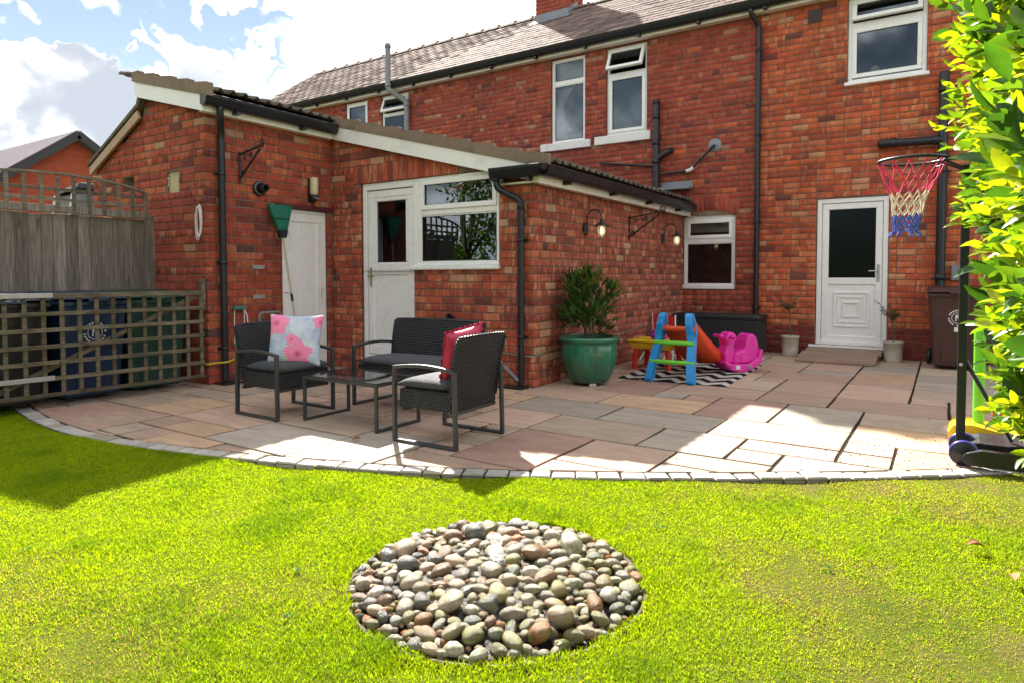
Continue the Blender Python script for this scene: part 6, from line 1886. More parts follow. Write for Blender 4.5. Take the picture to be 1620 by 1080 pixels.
# ------------------------------------------------------------------ olive trees in cream pots by the back door
M_CREAMP = plain('cream_ceramic', (.46, .42, .34), .55, .08, 6, .001, 60, dirt=(.25, .24, .18), dirtamt=.3)
def olive(px, py, r_, h, label_pot, label_tree, seed, top, emblem):
    random.seed(seed)
    p = thing('ceramic_pot', label_pot, 'pot', (px, py, 0), group='cream pots either side of the back door')
    MB().lathe([(0, 0), (r_ * .84, 0), (r_ * .88, .01), (r_ * .90, .05), (r_ * .88, .055), (r_ * .97, h - .03), (r_ * 1.04, h - .025), (r_ * 1.05, h), (r_ * .94, h), (r_ * .92, h - .06), (0, h - .06)], (px, py, 0), 36).build('pot', M_CREAMP, p)
    MB().lathe([(r_ * .905, 0), (r_ * .93, .006), (r_ * .905, .012)], (px, py, .065), 36).build('pot_band', M_CREAMP, p)
    MB().lathe([(r_ * .92, 0), (.001, .008)], (px, py, h - .045), 20).build('soil', M_SOIL, p)
    if emblem:
        P = [(px + .045 * math.cos(a), py - r_ * .955 - .002, h * .62 + .045 * math.sin(a)) for a in np.linspace(0, 2 * PI, 25)[:-1]]
        MB().tube(P, .0035, 6, closed=True).build('pot_emblem', M_CREAMP, p)
        MB().tube([(px - .02, py - r_ * .955 - .003, h * .62 - .02), (px, py - r_ * .96 - .003, h * .62 + .025), (px + .02, py - r_ * .955 - .003, h * .62 - .02)], .004, 6).build('pot_emblem', M_CREAMP, p)
    t = thing('olive_tree', label_tree, 'olive tree', (px, py, h - .05), group='young olive trees in cream pots')
    lean = random.uniform(-.03, .03)
    fork = (px + lean, py - .01, h + (top - h) * .5)
    MB().tube([(px, py, h - .06), (px + lean * .4 + .008, py, h + (top - h) * .25), fork], [.011, .009, .007], 8).build('trunk', M_BARK, t)
    pos = []; dirs = []
    for k in range(11):
        a = random.uniform(0, 2 * PI); L_ = random.uniform(.12, .30); e = (fork[0] + L_ * .8 * math.cos(a), fork[1] + L_ * .55 * math.sin(a) - .05, fork[2] + L_ * random.uniform(.3, 1.2))
        m = tuple((V(*fork) + V(*e)) / 2 + V(0, 0, .03))
        MB().tube([fork, m, e], [.005, .0035, .0015], 5).build('branch', M_BARK, t)
        for q in range(26):
            s_ = random.uniform(.25, 1); pnt = V(*fork) * (1 - s_) ** 2 + 2 * s_ * (1 - s_) * V(*m) + s_ * s_ * V(*e)
            pos.append(pnt); dirs.append((random.gauss(0, 1), random.gauss(0, 1), random.gauss(.3, .7)))
    pos, dirs = np.array(pos), np.array(dirs); n_ = len(pos)
    cols = np.array([(.075, .095, .045)] * n_) * rng.uniform(.6, 1.5, n_)[:, None]
    L_ = rng.uniform(.028, .05, n_)
    o = bpy.data.objects.new('foliage', leaves_mesh('foliage', pos - V(px, py, h - .05), dirs, rand_dirs(n_), L_, L_ * .26, cols, M_LEAF, False)); link(o, t); o['kind'] = 'stuff'
olive(-1.845, 10.03, .118, .285, 'cream pot with a round emblem left of the back door', 'thin young olive tree in the cream pot left of the back door', 3, .98, True)
olive(-.563, 10.07, .122, .27, 'plain cream pot right of the back door', 'small young olive tree in the cream pot right of the back door', 8, .80, False)
random.seed(99)

# ------------------------------------------------------------------ storage box
M_BOX = plain('anthracite_resin', (.018, .021, .026), .5, .15, 5, .002, 120)
sb = thing('storage_box', 'long dark grey plastic storage box under the kitchen window', 'storage box', (-2.85, 10.05, 0))
mb = MB(); mb.frustum((-2.86, 10.03, 0), (-2.86, 10.03, .50), .615, .235, .645, .25); body = mb.build('body', M_BOX, sb, bevel=.02, seg=3)
mb = MB(); mb.box(-3.515, 9.765, .495, -2.205, 10.29, .572); lid = mb.build('lid', M_BOX, sb, bevel=.03, seg=3)
mb = MB(); mb.box(-3.00, 9.755, .515, -2.86, 9.772, .53); mb.build('lid_grip', M_BLACKP, lid, bevel=.004)
for i in range(6):
    x = -3.40 + i * .215; mb = MB(); mb.add([(x, 9.800, .06), (x + .19, 9.800, .06), (x + .19, 9.784, .44), (x, 9.784, .44), (x, 9.81, .06), (x + .19, 9.81, .06), (x + .19, 9.80, .44), (x, 9.80, .44)], [(0, 1, 2, 3), (4, 7, 6, 5), (0, 4, 5, 1), (1, 5, 6, 2), (2, 6, 7, 3), (3, 7, 4, 0)])
    mb.build('front_panel', M_BOX, body, bevel=.006)

# ------------------------------------------------------------------ rug
def rug_mat():
    n_ = N('zigzag_weave'); p = n_.pos(True); s_ = n_.n('ShaderNodeSeparateXYZ'); n_.l(p, s_.inputs[0])
    zz = n_.math('PINGPONG', s_.outputs[0], .14)
    jag = n_.math('MULTIPLY', n_.math('SUBTRACT', n_.noise(p, 40, 3, .6), .5), .035)
    v = n_.math('ADD', n_.math('ADD', s_.outputs[1], n_.math('MULTIPLY', zz, 1.25)), jag)
    st = n_.math('FRACT', n_.math('MULTIPLY', v, 3.3))
    c = n_.mix(n_.rng(st, .49, .51), (.62, .58, .52), (.018, .017, .018))
    c = n_.mix(n_.rng(n_.noise(p, 180, 3, .7), .4, .7, 0, .4), c, n_.mix(1.0, c, (.5, .5, .5), 'MULTIPLY'))
    return n_.done(n_.bsdf(Base_Color=c, Roughness=.95, Specular_IOR_Level=.1, Normal=n_.bump(n_.noise(p, 260, 3, .7), .004)))
vs = []; fs = []
A_, B_, C_, D_ = V(-3.06, 6.78), V(-1.87, 6.86), V(-1.94, 8.72), V(-3.20, 8.70)
for i in range(25):
    for j in range(33):
        u, v = i / 24, j / 32; q = A_ * (1 - u) * (1 - v) + B_ * u * (1 - v) + C_ * u * v + D_ * (1 - u) * v
        w_ = .006 + .003 * math.sin(u * 17 + v * 5) * math.sin(v * 23)
        e = min(u, 1 - u, v, 1 - v) * 24
        vs.append((q[0] + .006 * math.sin(v * 40) * (e < 1), q[1] + .006 * math.sin(u * 31) * (e < 1), .004 + max(.0015, w_)))
for i in range(24):
    for j in range(32): fs.append((i * 33 + j, (i + 1) * 33 + j, (i + 1) * 33 + j + 1, i * 33 + j + 1))
rug = MB().add(vs, fs, None, True).build('rug', rug_mat(), fix=False); so = rug.modifiers.new('thickness', 'SOLIDIFY'); so.thickness = .006; so.offset = -1
tag(rug, 'black and white zigzag outdoor rug under the toys', 'rug')

# ------------------------------------------------------------------ toys
tp = lambda n__, c, r_=.35: plain(n__, c, r_, .06, 5, fine=.02, dirt=tuple(V(*c) * .5 + .05), dirtamt=.25)
T_BLUE, T_GRN, T_ORG, T_RED, T_PINK, T_YEL = tp('toy_blue', (.01, .28, .72)), tp('toy_green', (.16, .62, .03)), tp('toy_orange', (.78, .075, .010)), tp('toy_red', (.68, .028, .012)), tp('toy_pink', (.74, .025, .36)), tp('toy_yellow', (.80, .52, .02))
sd = thing('toy_slide', 'small orange plastic slide with blue steps and green rungs on the rug', 'slide', (-2.45, 7.3, 0))
def slide_side(x):
    # outline in (y,z): foot at y=6.80, top at y~7.15
    out = [(6.765, .0), (6.74, .03), (6.765, .12), (6.83, .27), (6.90, .40), (6.915, .50), (6.905, .62), (6.93, .71), (6.985, .745), (7.045, .72), (7.08, .64), (7.075, .52), (7.03, .42), (6.965, .30), (6.895, .15), (6.875, .04), (6.86, 0)]
    sg_ = 1 if x < -2.5 else -1; xo = lambda z: x + sg_ * .088 * z / .72
    mb = MB(); mb.prism([(xo(z), y, z) for y, z in out], (1, 0, 0), -.034, .034); s_ = mb.build('side_support', T_BLUE, sd, bevel=.014, seg=3)
    ins = [(6.955, .50), (6.945, .60), (6.97, .68), (7.01, .69), (7.035, .62), (7.03, .53), (6.99, .46)]
    for dx in (-.034, .022):
        mb = MB(); mb.prism([(xo(z), y, z) for y, z in ins], (1, 0, 0), dx, dx + .012); mb.build('grip_recess', T_BLUE, s_, bevel=.004)
xl, xr_ = -2.70, -2.225
slide_side(xl); slide_side(xr_)
for (y, z, m, r_) in ((6.83, .22, T_GRN, .024), (6.91, .42, T_GRN, .024), (6.975, .57, T_ORG, .030)):
    MB().tube([(xl - .03 + .088 * z / .72, y, z), (xr_ + .04 - .088 * z / .72, y, z)], r_, 14).build('rung', m, sd)
# chute going away from the camera
vs = []; fs = []; nn_ = 22; prof = [(-.21, .10), (-.205, .0), (-.19, -.012), (0, -.018), (.19, -.012), (.205, .0), (.21, .10), (.235, .105), (.235, -.03), (0, -.045), (-.235, -.03), (-.235, .105)]
for i in range(nn_ + 1):
    t = i / nn_; y = 7.0 + t * 1.10
    z = .58 - .545 * (1 - (1 - t) ** 1.25) if t < .85 else .58 - .545 * (1 - (.15) ** 1.25) - .02 * (t - .85) / .15
    sc = 1.0 + .12 * max(0, t - .7)
    hh = 1.0 if t < .8 else 1 - .3 * (t - .8) / .2
    for a, b in prof: vs.append(((xl + xr_) / 2 + .0 + a * sc * (.74 + .18 * min(1, t * 1.5)) + .04 * t, y, max(.022, z) + .02 + b * hh * (1 if b > 0 else .5)))
m_ = len(prof)
for i in range(nn_):
    for k in range(m_): fs.append((i * m_ + k, i * m_ + (k + 1) % m_, (i + 1) * m_ + (k + 1) % m_, (i + 1) * m_ + k))
fs += [tuple(range(m_)), tuple(nn_ * m_ + k for k in range(m_ - 1, -1, -1))]
MB().add(vs, fs, None, True).build('chute', T_ORG, sd)
# pink ride-on rocker
rk_ = thing('ride_on_toy', 'bright pink plastic scooter-shaped rocker at the edge of the rug', 'rocker', (-2.1, 8.0, 0))
ang = .88
def rl(x, y, z): return (-2.09 + x * math.cos(ang) - y * math.sin(ang), 8.02 + x * math.sin(ang) + y * math.cos(ang), z + .012)
def rprism(out, w0, w1, name, bevel=.02, parent=rk_):
    mb = MB(); a = [rl(x, -w0, z) for x, z in out]; b = [rl(x, w1, z) for x, z in out]; n_ = len(out)
    mb.add(a + b, [tuple(range(n_ - 1, -1, -1)), tuple(range(n_, 2 * n_))] + [(i, (i + 1) % n_, n_ + (i + 1) % n_, n_ + i) for i in range(n_)])
    return mb.build(name, T_PINK, parent, bevel=bevel, seg=3)
rprism([(-.24, .10), (-.14, .02), (0, 0), (.14, .02), (.27, .11), (.29, .26), (.25, .27), (.21, .16), (.10, .10), (-.12, .10), (-.23, .14)], .15, .15, 'rocker_base', .02)
rprism([(-.20, .10), (-.21, .22), (-.17, .32), (-.19, .385), (-.17, .445), (-.11, .475), (-.05, .45), (-.04, .38), (-.075, .30), (-.06, .20), (-.02, .10)], .09, .09, 'front_shield', .03)
rprism([(-.10, .09), (-.09, .22), (-.02, .25), (.05, .255), (.075, .35), (.10, .42), (.15, .45), (.205, .425), (.245, .33), (.265, .12)], .115, .115, 'seat_shell', .028)
rprism([(-.01, .11), (.0, .18), (.06, .205), (.10, .16), (.10, .11)], .128, .128, 'side_step', .012)
MB().tube([rl(-.15, -.21, .405), rl(-.12, 0, .42), rl(-.15, .21, .405)], .021, 10).build('handlebar', T_PINK, rk_)
MB().sphere(rl(-.19, 0, .41), (.03, .04, .035)).build('headlight', T_PINK, rk_)
for s_ in (-1, 1):
    mb = MB(); mb.obox(rl(-.07, s_ * .152, .062), (math.cos(ang), math.sin(ang), 0), (0, 0, 1), (-math.sin(ang), math.cos(ang), 0), .06, .045, .003); mb.build('sticker', M_SILL, rk_)
    mb = MB(); mb.obox(rl(.10, s_ * .152, .062), (math.cos(ang), math.sin(ang), 0), (0, 0, 1), (-math.sin(ang), math.cos(ang), 0), .05, .05, .003); mb.build('sticker', M_GREYP, rk_)
# yellow play table with red legs
pt_ = thing('play_table', 'small yellow play table with red legs between the planter and the slide', 'toy table', (-3.1, 8.3, 0))
mb = MB(); mb.frustum((-2.99, 7.80, .25), (-2.99, 7.80, .335), .25, .22, .28, .25); mb.build('tray', T_YEL, pt_, bevel=.02, seg=3)
mb = MB(); mb.box(-3.285, 7.535, .335, -2.695, 8.065, .362); mb.build('table_top', T_YEL, pt_, bevel=.014, seg=3)
for sx in (-1, 1):
    for sy in (-1, 1): MB().tube([(-2.99 + sx * .225, 7.80 + sy * .205, .0), (-2.99 + sx * .20, 7.80 + sy * .18, .26)], [.030, .036], 14).build('leg', T_RED, pt_)
for (lab, cat, nm, x, y, r_, m) in (('small purple toy on the yellow play table', 'toy', 'purple_toy', -3.0, 7.74, (.06, .05, .045), tp('toy_purple', (.20, .03, .35))), ('small pink toy on the yellow play table', 'toy', 'pink_toy', -2.90, 7.84, (.05, .045, .055), T_PINK)):
    t = thing(nm, lab, cat, (x, y, .362)); MB().sphere((x, y, .362 + r_[2]), r_, 18, 12).build('body', m, t); MB().lathe([(0, 0), (r_[0] * .5, 0), (r_[0] * .35, .03), (0, .032)], (x, y, .36 + 2 * r_[2] - .004), 14).build('knob', m, t)
mug = thing('white_hoop_toy', 'white hooped toy handle seen behind the slide top', 'toy', (-2.95, 8.5, 0))
MB().tube([(-3.04 + .09 * (1 - math.cos(a)), 8.50, .35 + .09 * math.sin(a)) for a in np.linspace(0, PI, 12)], .013, 8).build('hoop_handle', M_UPVC, mug)
for x in (-3.04, -2.86): MB().tube([(x, 8.50, .0), (x, 8.50, .35)], .013, 8).build('leg', M_UPVC, mug)
# red child's chair
cc = thing('child_chair', 'red fabric child folding chair behind the yellow play table', 'chair', (-3.3, 8.75, 0))
M_REDF = plain('red_fabric', (.62, .03, .03), .8, .08, 8)
mb = MB(); mb.add([(-3.44, 8.84, .30), (-3.09, 8.72, .30), (-3.13, 8.80, .585), (-3.49, 8.92, .60), (-3.44, 8.846, .30), (-3.09, 8.726, .30), (-3.13, 8.806, .585), (-3.49, 8.926, .60)], [(0, 1, 2, 3), (7, 6, 5, 4), (0, 4, 5, 1), (1, 5, 6, 2), (2, 6, 7, 3), (3, 7, 4, 0)]); mb.build('backrest', M_REDF, cc)
mb = MB(); mb.add([(-3.50, 8.52, .26), (-3.17, 8.42, .26), (-3.09, 8.70, .25), (-3.42, 8.80, .25), (-3.50, 8.52, .272), (-3.17, 8.42, .272), (-3.09, 8.70, .262), (-3.42, 8.80, .262)], [(0, 3, 2, 1), (4, 5, 6, 7), (0, 1, 5, 4), (1, 2, 6, 5), (2, 3, 7, 6), (3, 0, 4, 7)]); mb.build('seat', M_REDF, cc)
for (a, b, c) in (((-3.497, 8.93, .61), (-3.445, 8.85, .29), (-3.51, 8.50, .0)), ((-3.115, 8.80, .60), (-3.08, 8.72, .29), (-3.15, 8.39, .0))):
    MB().tube([a, b, c], .010, 8).build('leg', M_UPVC, cc)
    MB().tube([V(*c) + V(0, .0, .27), V(*b) + V(.02, .06, -.29)], .010, 8).build('leg', M_UPVC, cc)
# ------------------------------------------------------------------ basketball stand
hoop = thing('basketball_hoop', 'portable basketball hoop with a pink, white and blue net beside the hedge', 'basketball hoop', (.10, 4.95, 0))
M_HB = plain('hoop_base_plastic', (.012, .013, .015), .42, .2, 5)
RC = V(-.190, 4.878, 1.88); RR = .186
MB().tube([RC + V(RR * math.cos(a), RR * math.sin(a), 0) for a in np.linspace(0, 2 * PI, 49)[:-1]], .0105, 8, closed=True).build('rim', M_BLACKM, hoop)
MB().tube([RC + V((RR - .012) * math.cos(a), (RR - .012) * math.sin(a), -.035) for a in np.linspace(-.75, .75, 14)], .006, 6).build('rim_brace', M_BLACKM, hoop)
mb = MB(); mb.bar(RC + V(RR, 0, -.005), RC + V(.33, .02, -.005), .10, .012); mb.bar(RC + V(RR - .02, .07, -.02), RC + V(.30, .05, -.09), .012, .012); mb.bar(RC + V(RR - .02, -.07, -.02), RC + V(.30, -.03, -.09), .012, .012); mb.build('rim_bracket', M_BLACKM, hoop)
mb = MB(); mb.box(.140, 4.56, 1.80, .168, 5.20, 2.24); mb.build('backboard', plain('backboard_plastic', (.05, .05, .055), .4), hoop, bevel=.01)
px_ = (.098, 4.972)
mb = MB(); mb.obox((px_[0], px_[1], .96), UX, UY, UZ, .05, .05, 1.76); mb.build('pole', M_BLACKP, hoop, bevel=.006)
MB().tube([(px_[0] + .02, px_[1], .62), (.36, 4.99, .14)], .013, 8).build('brace', M_BLACKP, hoop)
MB().sphere((px_[0] - .005, px_[1] - .028, .60), .011, 10, 6).build('bolt', M_STEEL, hoop)
mb = MB()
out = [(.10, .015), (.07, .05), (.09, .095), (.17, .125), (.30, .125), (.48, .15), (.72, .13), (.80, .08), (.80, .015)]
mb.prism([(x + .03, 4.90, z) for x, z in out], (0, 1, 0), 0, .34); mb.build('base_tank', M_HB, hoop, bevel=.03, seg=3)
mb = MB(); mb.prism([(x + .03, 4.725, z * .86 + .01) for x, z in out], (0, 1, 0), 0, .055); mb.build('wheel_fairing', M_HB, hoop, bevel=.02, seg=3)
M_WBLUE = plain('wheel_blue', (.035, .03, .25), .35)
for y_ in (4.81, 5.06):
    wl = MB().lathe([(0, -.022), (.062, -.022), (.072, -.012), (.072, .012), (.062, .022), (0, .022)], (.115, y_, .074), 22, axis=(0, 1, 0)).build('wheel', M_BLACKP, hoop)
    MB().lathe([(.071, -.016), (.079, -.010), (.079, .010), (.071, .016)], (.115, y_, .074), 26, axis=(0, 1, 0)).build('tyre', M_WBLUE, wl)
# net: strings in three colours
n_str = 12
cols_ = [plain('net_pink', (.72, .05, .16), .8, .1, 20), plain('net_white', (.72, .66, .52), .8, .1, 20), plain('net_blue', (.07, .13, .52), .8, .1, 20)]
levels = [(0, RR, -.01), (.5, .150, -.115), (1, .108, -.20), (1.5, .094, -.25), (2, .086, -.30), (2.5, .079, -.345), (3, .074, -.385), (3.5, .071, -.42), (4, .065, -.452)]
def rad(k): return levels[k][1], levels[k][2]
sway = lambda z: V(.025 * (-z / .45) ** 1.0, -.01 * (-z / .45), 0) * 1.0
rn_ = random.Random(4)
for i in range(n_str):
    for sgn in (-1, 1):
        P = []
        for k in range(len(levels)):
            r_, z = rad(k); a = 2 * PI * (i + sgn * .5 * (k % 2 if True else 0)) / n_str
            a = 2 * PI * (i + (sgn * .5 if k % 2 else 0)) / n_str + rn_.uniform(-.05, .05)
            P.append(RC + V(-.03 * (-z / .45), 0, 0) + V(r_ * math.cos(a), r_ * math.sin(a), z + rn_.uniform(-.008, .008)))
        for (k0, k1, ci) in ((0, 2, 0), (2, 5, 1), (5, 8, 2)):
            q = P[k0:k1 + 1]
            MB().tube(q, .0042 if ci < 2 else .0055, 5, caps=False).build('net_string', cols_[ci], hoop)
for i in range(9):
    a = rn_.uniform(0, 2 * PI); r_ = .08; q = RC + V(-.03 + r_ * math.cos(a), r_ * math.sin(a), -.45)
    MB().tube([q, q + V(rn_.uniform(-.02, .02), rn_.uniform(-.02, .02), -.03)], .006, 5).build('net_tassel', cols_[2], hoop)
# yellow and green toy behind the hoop base
ty = thing('swing_toy', 'yellow-based toy with an upright green post behind the hoop base', 'toy', (.25, 5.45, 0))
out = [(-.02, .02), (-.035, .10), (.0, .17), (.10, .185), (.25, .15), (.50, .12), (.60, .02)]
mb = MB(); mb.prism([(x + .065, 5.30, z * .86) for x, z in out], (0, 1, 0), 0, .30); mb.build('base', T_YEL, ty, bevel=.03, seg=3)
MB().tube([(.208, 5.47, .10), (.205, 5.47, .78)], .034, 14).build('post', T_GRN, ty)
MB().lathe([(0, -.03), (.06, -.03), (.07, 0), (.06, .03), (0, .03)], (.34, 5.30, .25), 18, axis=(0, 1, 0)).build('dial', T_ORG, ty)

# ------------------------------------------------------------------ laurel hedge on the right
hedge = thing('laurel_hedge', 'tall bright green laurel hedge filling the right edge', 'hedge', (.9, 3.0, 0))
for k in range(6):
    x, y = .95 + .25 * random.random(), 2.0 + k * .42
    tr_ = MB().tube([(x, y, 0), (x - .04, y + .03, .6), (x - .12, y + random.uniform(-.1, .1), 1.5), (x - .2, y + random.uniform(-.2, .2), 2.6)], [.035, .03, .02, .006], 8).build('trunk', M_BARK, hedge)
# shoots carry whorls of leaves; the face towards the lawn is near x = 0.12
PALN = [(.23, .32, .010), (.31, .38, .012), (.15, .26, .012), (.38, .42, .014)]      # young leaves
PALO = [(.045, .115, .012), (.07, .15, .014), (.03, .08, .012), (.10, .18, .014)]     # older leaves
pos, dirs, ups, lens, wids, cols = [], [], [], [], [], []
def face_x(y, z):
    return .165 - .03 * min(1, max(0, z - 1.1)) + .075 * min(1, max(0, (1.45 - z) * 2.5)) + .06 * math.sin(z * 5.2 + y * 2.3) + .05 * math.sin(z * 11 - y * 6) + .24 * max(0, (.95 - z)) + .03 * math.sin(y * 9) + .20 * max(0, y - 3.75) + .05 * max(0, 2.6 - y)
rl_ = random.Random(17)
nsh = 0
for s_i in range(3600):
    y = rl_.uniform(1.7, 4.15); z = rl_.uniform(.42, 3.3)
    if z < .42 + .35 * max(0, 2.7 - y): continue
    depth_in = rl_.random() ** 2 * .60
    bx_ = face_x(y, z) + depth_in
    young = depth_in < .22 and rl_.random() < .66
    d = Vector((-1.0 + rl_.gauss(0, .35), rl_.gauss(-.25, .5), .55 + rl_.gauss(0, .35))).normalized()
    L_ = rl_.uniform(.10, .22); base_p = Vector((bx_ + .10, y, z)); nl = rl_.randint(7, 11)
    for q in range(nl):
        t = (q + .5) / nl; p = base_p + d * L_ * t
        az_ = q * 2.4 + rl_.random(); e1 = d.orthogonal().normalized(); e2 = d.cross(e1)
        out_ = (e1 * math.cos(az_) + e2 * math.sin(az_))
        ld = (out_ * (1.15 - .75 * t) + d * (.35 + .75 * t)).normalized()
        k = rl_.uniform(.85, 1.15); l_ = (rl_.uniform(.047, .086) if young else rl_.uniform(.062, .115)) * (1 - .25 * abs(t - .55))
        pos.append(p); dirs.append(ld); ups.append((d + Vector((rl_.gauss(0, .3), rl_.gauss(0, .3), .4 + rl_.gauss(0, .3)))))
        lens.append(l_); wids.append(l_ * rl_.uniform(.38, .50))
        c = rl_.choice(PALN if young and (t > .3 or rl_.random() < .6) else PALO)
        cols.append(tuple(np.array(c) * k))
pos, dirs, ups, lens, wids, cols = (np.array(a, float) for a in (pos, dirs, ups, lens, wids, cols))
# the 300 leaves that show largest become parts, the rest one mass
dv = pos - V(0, 0, CAMH); zz = dv @ V(*f2); xx = 810 + 1033.5 * (dv @ V(*r3)) / np.maximum(zz, .1); yy = 475 - 1033.5 * (dv @ V(*u3)) / np.maximum(zz, .1)
vis = (zz > .3) & (xx < 1640) & (xx > 1380) & (yy > -20) & (yy < 800)
inset = pos[:, 0] - np.array([face_x(p[1], p[2]) for p in pos])
score = np.where(vis & (inset < .12), lens / np.maximum(zz, .3), -1)
order = np.argsort(-score); sel = order[:300]; rest = np.setdiff1d(np.arange(len(pos)), sel)
X_, Y_, Z_ = leaf_frames(dirs, ups)
lme = bpy.data.meshes.new('leaf'); lme.from_pydata(LV.tolist(), [], LF.tolist()); lme.polygons.foreach_set('use_smooth', [True] * len(LF)); lme.materials.append(M_LEAFO)
offh = ROOT[hedge.name]
for i in sel:
    o = bpy.data.objects.new('leaf', lme); link(o, hedge); m = Matrix.Identity(4)
    for r_ in range(3): m[r_][0] = X_[i][r_] * lens[i]; m[r_][1] = Y_[i][r_] * wids[i]; m[r_][2] = Z_[i][r_] * lens[i]; m[r_][3] = pos[i][r_] - offh[r_]
    o.matrix_basis = m; o.color = (*cols[i], 1)
me = leaves_mesh('foliage', pos[rest] - offh, dirs[rest], ups[rest], lens[rest], wids[rest], cols[rest], M_LEAFG)
o = bpy.data.objects.new('foliage', me); link(o, hedge); o['kind'] = 'stuff'
# dense inner leaves so that little shows through
ni = 6000
p2 = np.stack([rng.uniform(.30, 1.1, ni), rng.uniform(1.6, 4.2, ni), rng.uniform(.75, 3.3, ni)], 1)
L_ = rng.uniform(.09, .15, ni)
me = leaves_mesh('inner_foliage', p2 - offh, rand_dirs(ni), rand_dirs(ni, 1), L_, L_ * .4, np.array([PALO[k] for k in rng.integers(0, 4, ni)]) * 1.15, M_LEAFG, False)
o = bpy.data.objects.new('inner_foliage', me); link(o, hedge); o['kind'] = 'stuff'

# ------------------------------------------------------------------ beyond the garden
nb_ = thing('neighbour_house', 'neighbouring red brick house with a slate roof beyond the fence', 'house', (-20, 8.2, 0))
def far_brick():
    n_ = N('far_brickwork'); p = n_.pos()
    sw = n_.mapv(p, rot=(0, -PI / 2, -PI / 2))
    b = n_.n('ShaderNodeTexBrick'); n_.l(n_.mapv(p, (1, 1, 1)), b.inputs['Vector'])
    cm = n_.n('ShaderNodeCombineXYZ'); sp_ = n_.n('ShaderNodeSeparateXYZ'); n_.l(p, sp_.inputs[0]); n_.l(sp_.outputs[1], cm.inputs[0]); n_.l(sp_.outputs[2], cm.inputs[1]); n_.l(cm.outputs[0], b.inputs['Vector'])
    b.inputs['Scale'].default_value = 1.0; b.inputs['Brick Width'].default_value = .225; b.inputs['Row Height'].default_value = .075; b.inputs['Mortar Size'].default_value = .006
    b.inputs['Color1'].default_value = (.42, .085, .04, 1); b.inputs['Color2'].default_value = (.34, .065, .035, 1); b.inputs['Mortar'].default_value = (.33, .12, .07, 1)
    return n_.done(n_.bsdf(Base_Color=b.outputs['Color'], Roughness=.9, Specular_IOR_Level=.2))
NX = -20.0; ya_, yap, yb_ = 6.62, 8.45, 10.2
za_, zap, zb_ = 3.72, 5.0, 3.9
mb = MB(); mb.add([(NX, ya_ + .25, 0), (NX, yb_ - .25, 0), (NX, yb_ - .25, zb_ - .05), (NX, yap, zap - .1), (NX, ya_ + .25, za_ - .05)], [(0, 1, 2, 3, 4)])
mb.add([(NX, ya_ + .25, 0), (NX - 14, ya_ + .25, 0), (NX - 14, ya_ + .25, za_), (NX, ya_ + .25, za_)], [(0, 1, 2, 3)]); mb.build('wall', far_brick(), nb_)
M_NROOF = plain('far_slate', (.13, .10, .11), .55, .3, 3, .01, 12)
mb = MB(); mb.add([(NX + .25, ya_ - .1, za_ - .12), (NX - 14, ya_ - .1, za_ - .12), (NX - 14, yap, zap + .07), (NX + .25, yap, zap + .07)], [(0, 1, 2, 3)]); mb.add([(NX + .25, yb_ + .1, zb_ - .12), (NX - 14, yb_ + .1, zb_ - .12), (NX - 14, yap, zap + .07), (NX + .25, yap, zap + .07)], [(0, 1, 2, 3)])
nr = mb.build('roof', M_NROOF, nb_); so = nr.modifiers.new('thickness', 'SOLIDIFY'); so.thickness = .06; so.offset = -1
M_BARGE = plain('dark_barge', (.03, .032, .04), .5)
for (y0, z0_, y1, z1_) in ((ya_ - .1, za_ - .12, yap, zap + .07), (yap, zap + .07, yb_ + .1, zb_ - .12)):
    mb = MB(); mb.bar((NX + .26, y0, z0_ - .07), (NX + .26, y1, z1_ - .07), .03, .20); mb.build('barge_board', M_BARGE, nb_)
# slate courses on the visible slope
d_ = V(0, yap - ya_ + .1, zap + .07 - za_ + .12); Ls = np.linalg.norm(d_); d_ /= Ls; nn2 = np.cross(V(1, 0, 0), d_)
k = 0
while k * .22 < Ls - .1:
    p = V(NX - 6.9, ya_ - .1, za_ - .12) + d_ * (k * .22 + .12) + nn2 * .03
    mb = MB(); mb.obox(p, UX, d_ * math.cos(.06) - nn2 * math.sin(.06), nn2, 14.2, .26, .016); mb.build('slate_course', M_NROOF, nr); k += 1
# grey covered swing seat in the neighbour's garden, just showing over the fence
sw_ = thing('swing_canopy', 'grey canopy with a black top showing through the fence lattice', 'canopy', (-10.6, 5.3, 0))
cx_, cy_ = -12.1, 5.3
M_CANV = plain('grey_canvas', (.16, .16, .17), .8, .15, 4)
mb = MB(); mb.add([(cx_ - .55, cy_ - .45, 1.2), (cx_ + .55, cy_ - .45, 1.2), (cx_ + .55, cy_ + .45, 1.2), (cx_ - .55, cy_ + .45, 1.2), (cx_ - .34, cy_ - .32, 2.50), (cx_ + .40, cy_ - .32, 2.50), (cx_ + .40, cy_ + .32, 2.50), (cx_ - .34, cy_ + .32, 2.50)], [(0, 1, 5, 4), (1, 2, 6, 5), (2, 3, 7, 6), (3, 0, 4, 7), (4, 5, 6, 7)])
mb.build('cover', M_CANV, sw_, bevel=.04)
mb = MB(); mb.add([(cx_ - .40, cy_ - .38, 2.50), (cx_ + .44, cy_ - .38, 2.56), (cx_ + .44, cy_ + .38, 2.56), (cx_ - .40, cy_ + .38, 2.50), (cx_ - .30, cy_ - .3, 2.60), (cx_ + .4, cy_ - .3, 2.68), (cx_ + .4, cy_ + .3, 2.68), (cx_ - .30, cy_ + .3, 2.60)], [(0, 3, 2, 1), (0, 1, 5, 4), (1, 2, 6, 5), (2, 3, 7, 6), (3, 0, 4, 7), (4, 5, 6, 7)]); mb.build('top', M_BLACKP, sw_, bevel=.03)
for dx in (-.52, .1):
    MB().tube([(cx_ + dx, cy_ - .47, 1.25), (cx_ + dx + .17, cy_ - .36, 2.5)], .016, 8).build('pole', M_UPVC, sw_)
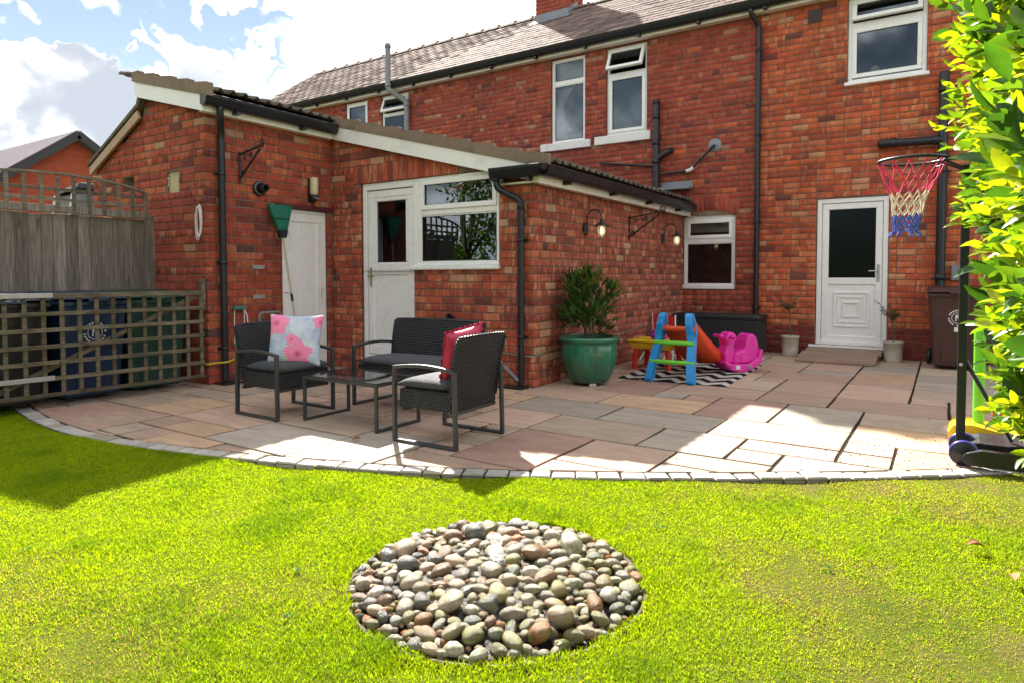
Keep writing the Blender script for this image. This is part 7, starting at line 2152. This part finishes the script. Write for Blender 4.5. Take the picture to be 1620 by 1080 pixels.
# tree and shrubs behind the camera, seen as reflections in the windows
def tree(name, label, x, y, h, r_, n_, pal, cat='tree', trunk=.09, low=.25):
    t = thing(name, label, cat, (x, y, 0))
    MB().tube([(x, y, 0), (x + .08, y, h * .25), (x - .05, y + .05, h * .5), (x + .05, y, h * .85)], [trunk, trunk * .8, trunk * .5, trunk * .15], 10).build('trunk', M_BARK, t)
    cl = [(random.gauss(0, r_ * .45), random.gauss(0, r_ * .45), h * low + (h * (1 - low)) * random.random(), random.uniform(.25, .5) * r_) for _ in range(26)]
    for c in cl[:8]:
        MB().tube([(x, y, h * .3), (x + c[0] * .5, y + c[1] * .5, (h * .35 + c[2]) / 2), (x + c[0], y + c[1], c[2])], [trunk * .4, trunk * .25, trunk * .08], 6).build('limb', M_BARK, t)
    q = np.array([cl[k] for k in rng.integers(0, len(cl), n_)]); d = rand_dirs(n_) * (rng.random(n_) ** .4)[:, None]
    p = q[:, :3] + d * q[:, 3:4] + V(0, 0, 0)
    L_ = rng.uniform(.07, .14, n_) * (h / 4)
    co_ = np.array([pal[k] for k in rng.integers(0, len(pal), n_)]) * rng.uniform(.6, 1.3, n_)[:, None]
    me = leaves_mesh('crown', p, rand_dirs(n_), rand_dirs(n_, 1), L_, L_ * .5, co_, M_LEAF, False)
    o = bpy.data.objects.new('crown', me); link(o, t); o['kind'] = 'stuff'
    return t
PT = [(.10, .18, .022), (.14, .22, .028), (.08, .15, .02), (.17, .24, .03)]
tree('garden_tree', 'leafy green tree seen reflected in the kitchen window', -8.7, .25, 4.6, 1.35, 9000, PT, low=.04)
rh = thing('rear_hedge', 'tall dark hedge along the rear boundary, seen only as a reflection', 'hedge', (-2, -10, 0))
MB().box(-11.5, -10.5, 0, 6.5, -9.7, 4.6).build('inner_foliage', plain('dark_hedge_core', (.012, .022, .008), .9, .3, 4), rh)
nh = 9000
p2 = np.stack([rng.uniform(-11.8, 6.8, nh), -9.68 + rng.normal(0, .14, nh), rng.uniform(0, 4.9, nh)], 1); L_ = rng.uniform(.10, .22, nh)
me = leaves_mesh('foliage', p2 - ROOT[rh.name], rand_dirs(nh), rand_dirs(nh, 1), L_, L_ * .5, np.array([(.03, .065, .014)] * nh) * rng.uniform(.5, 1.6, nh)[:, None], M_LEAF, False)
o = bpy.data.objects.new('foliage', me); link(o, rh); o['kind'] = 'stuff'

# fallen leaves on the lawn and paving
M_DRY = plain('dead_leaf', (.30, .13, .05), .8, .3, 30)
for i, (x, y, z, lab) in enumerate(((.10, 3.35, .005, 'curled brown dead leaf on the worn grass near the hedge, upper of two'), (.24, 3.05, .005, 'brown dead leaf on the worn grass near the hedge, lower of two'), (-2.83, 3.93, .008, 'yellow-brown dead leaf under the back-turned armchair'), (-3.42, 3.22, .006, 'small dark dead leaf on the paving in front of the coffee table'))):
    P = LV * V(.07, .045, .09); a = i * 1.3 + .4
    P = np.stack([P[:, 0] * math.cos(a) - P[:, 1] * math.sin(a) + x, P[:, 0] * math.sin(a) + P[:, 1] * math.cos(a) + y, P[:, 2] * 1.6 + z + .012], 1)
    o = MB().add(P, [tuple(f) for f in LF], None, True).build('fallen_leaf', M_DRY, fix=False); tag(o, lab, 'leaf', 'fallen leaves')
print('objects', len(bpy.data.objects))
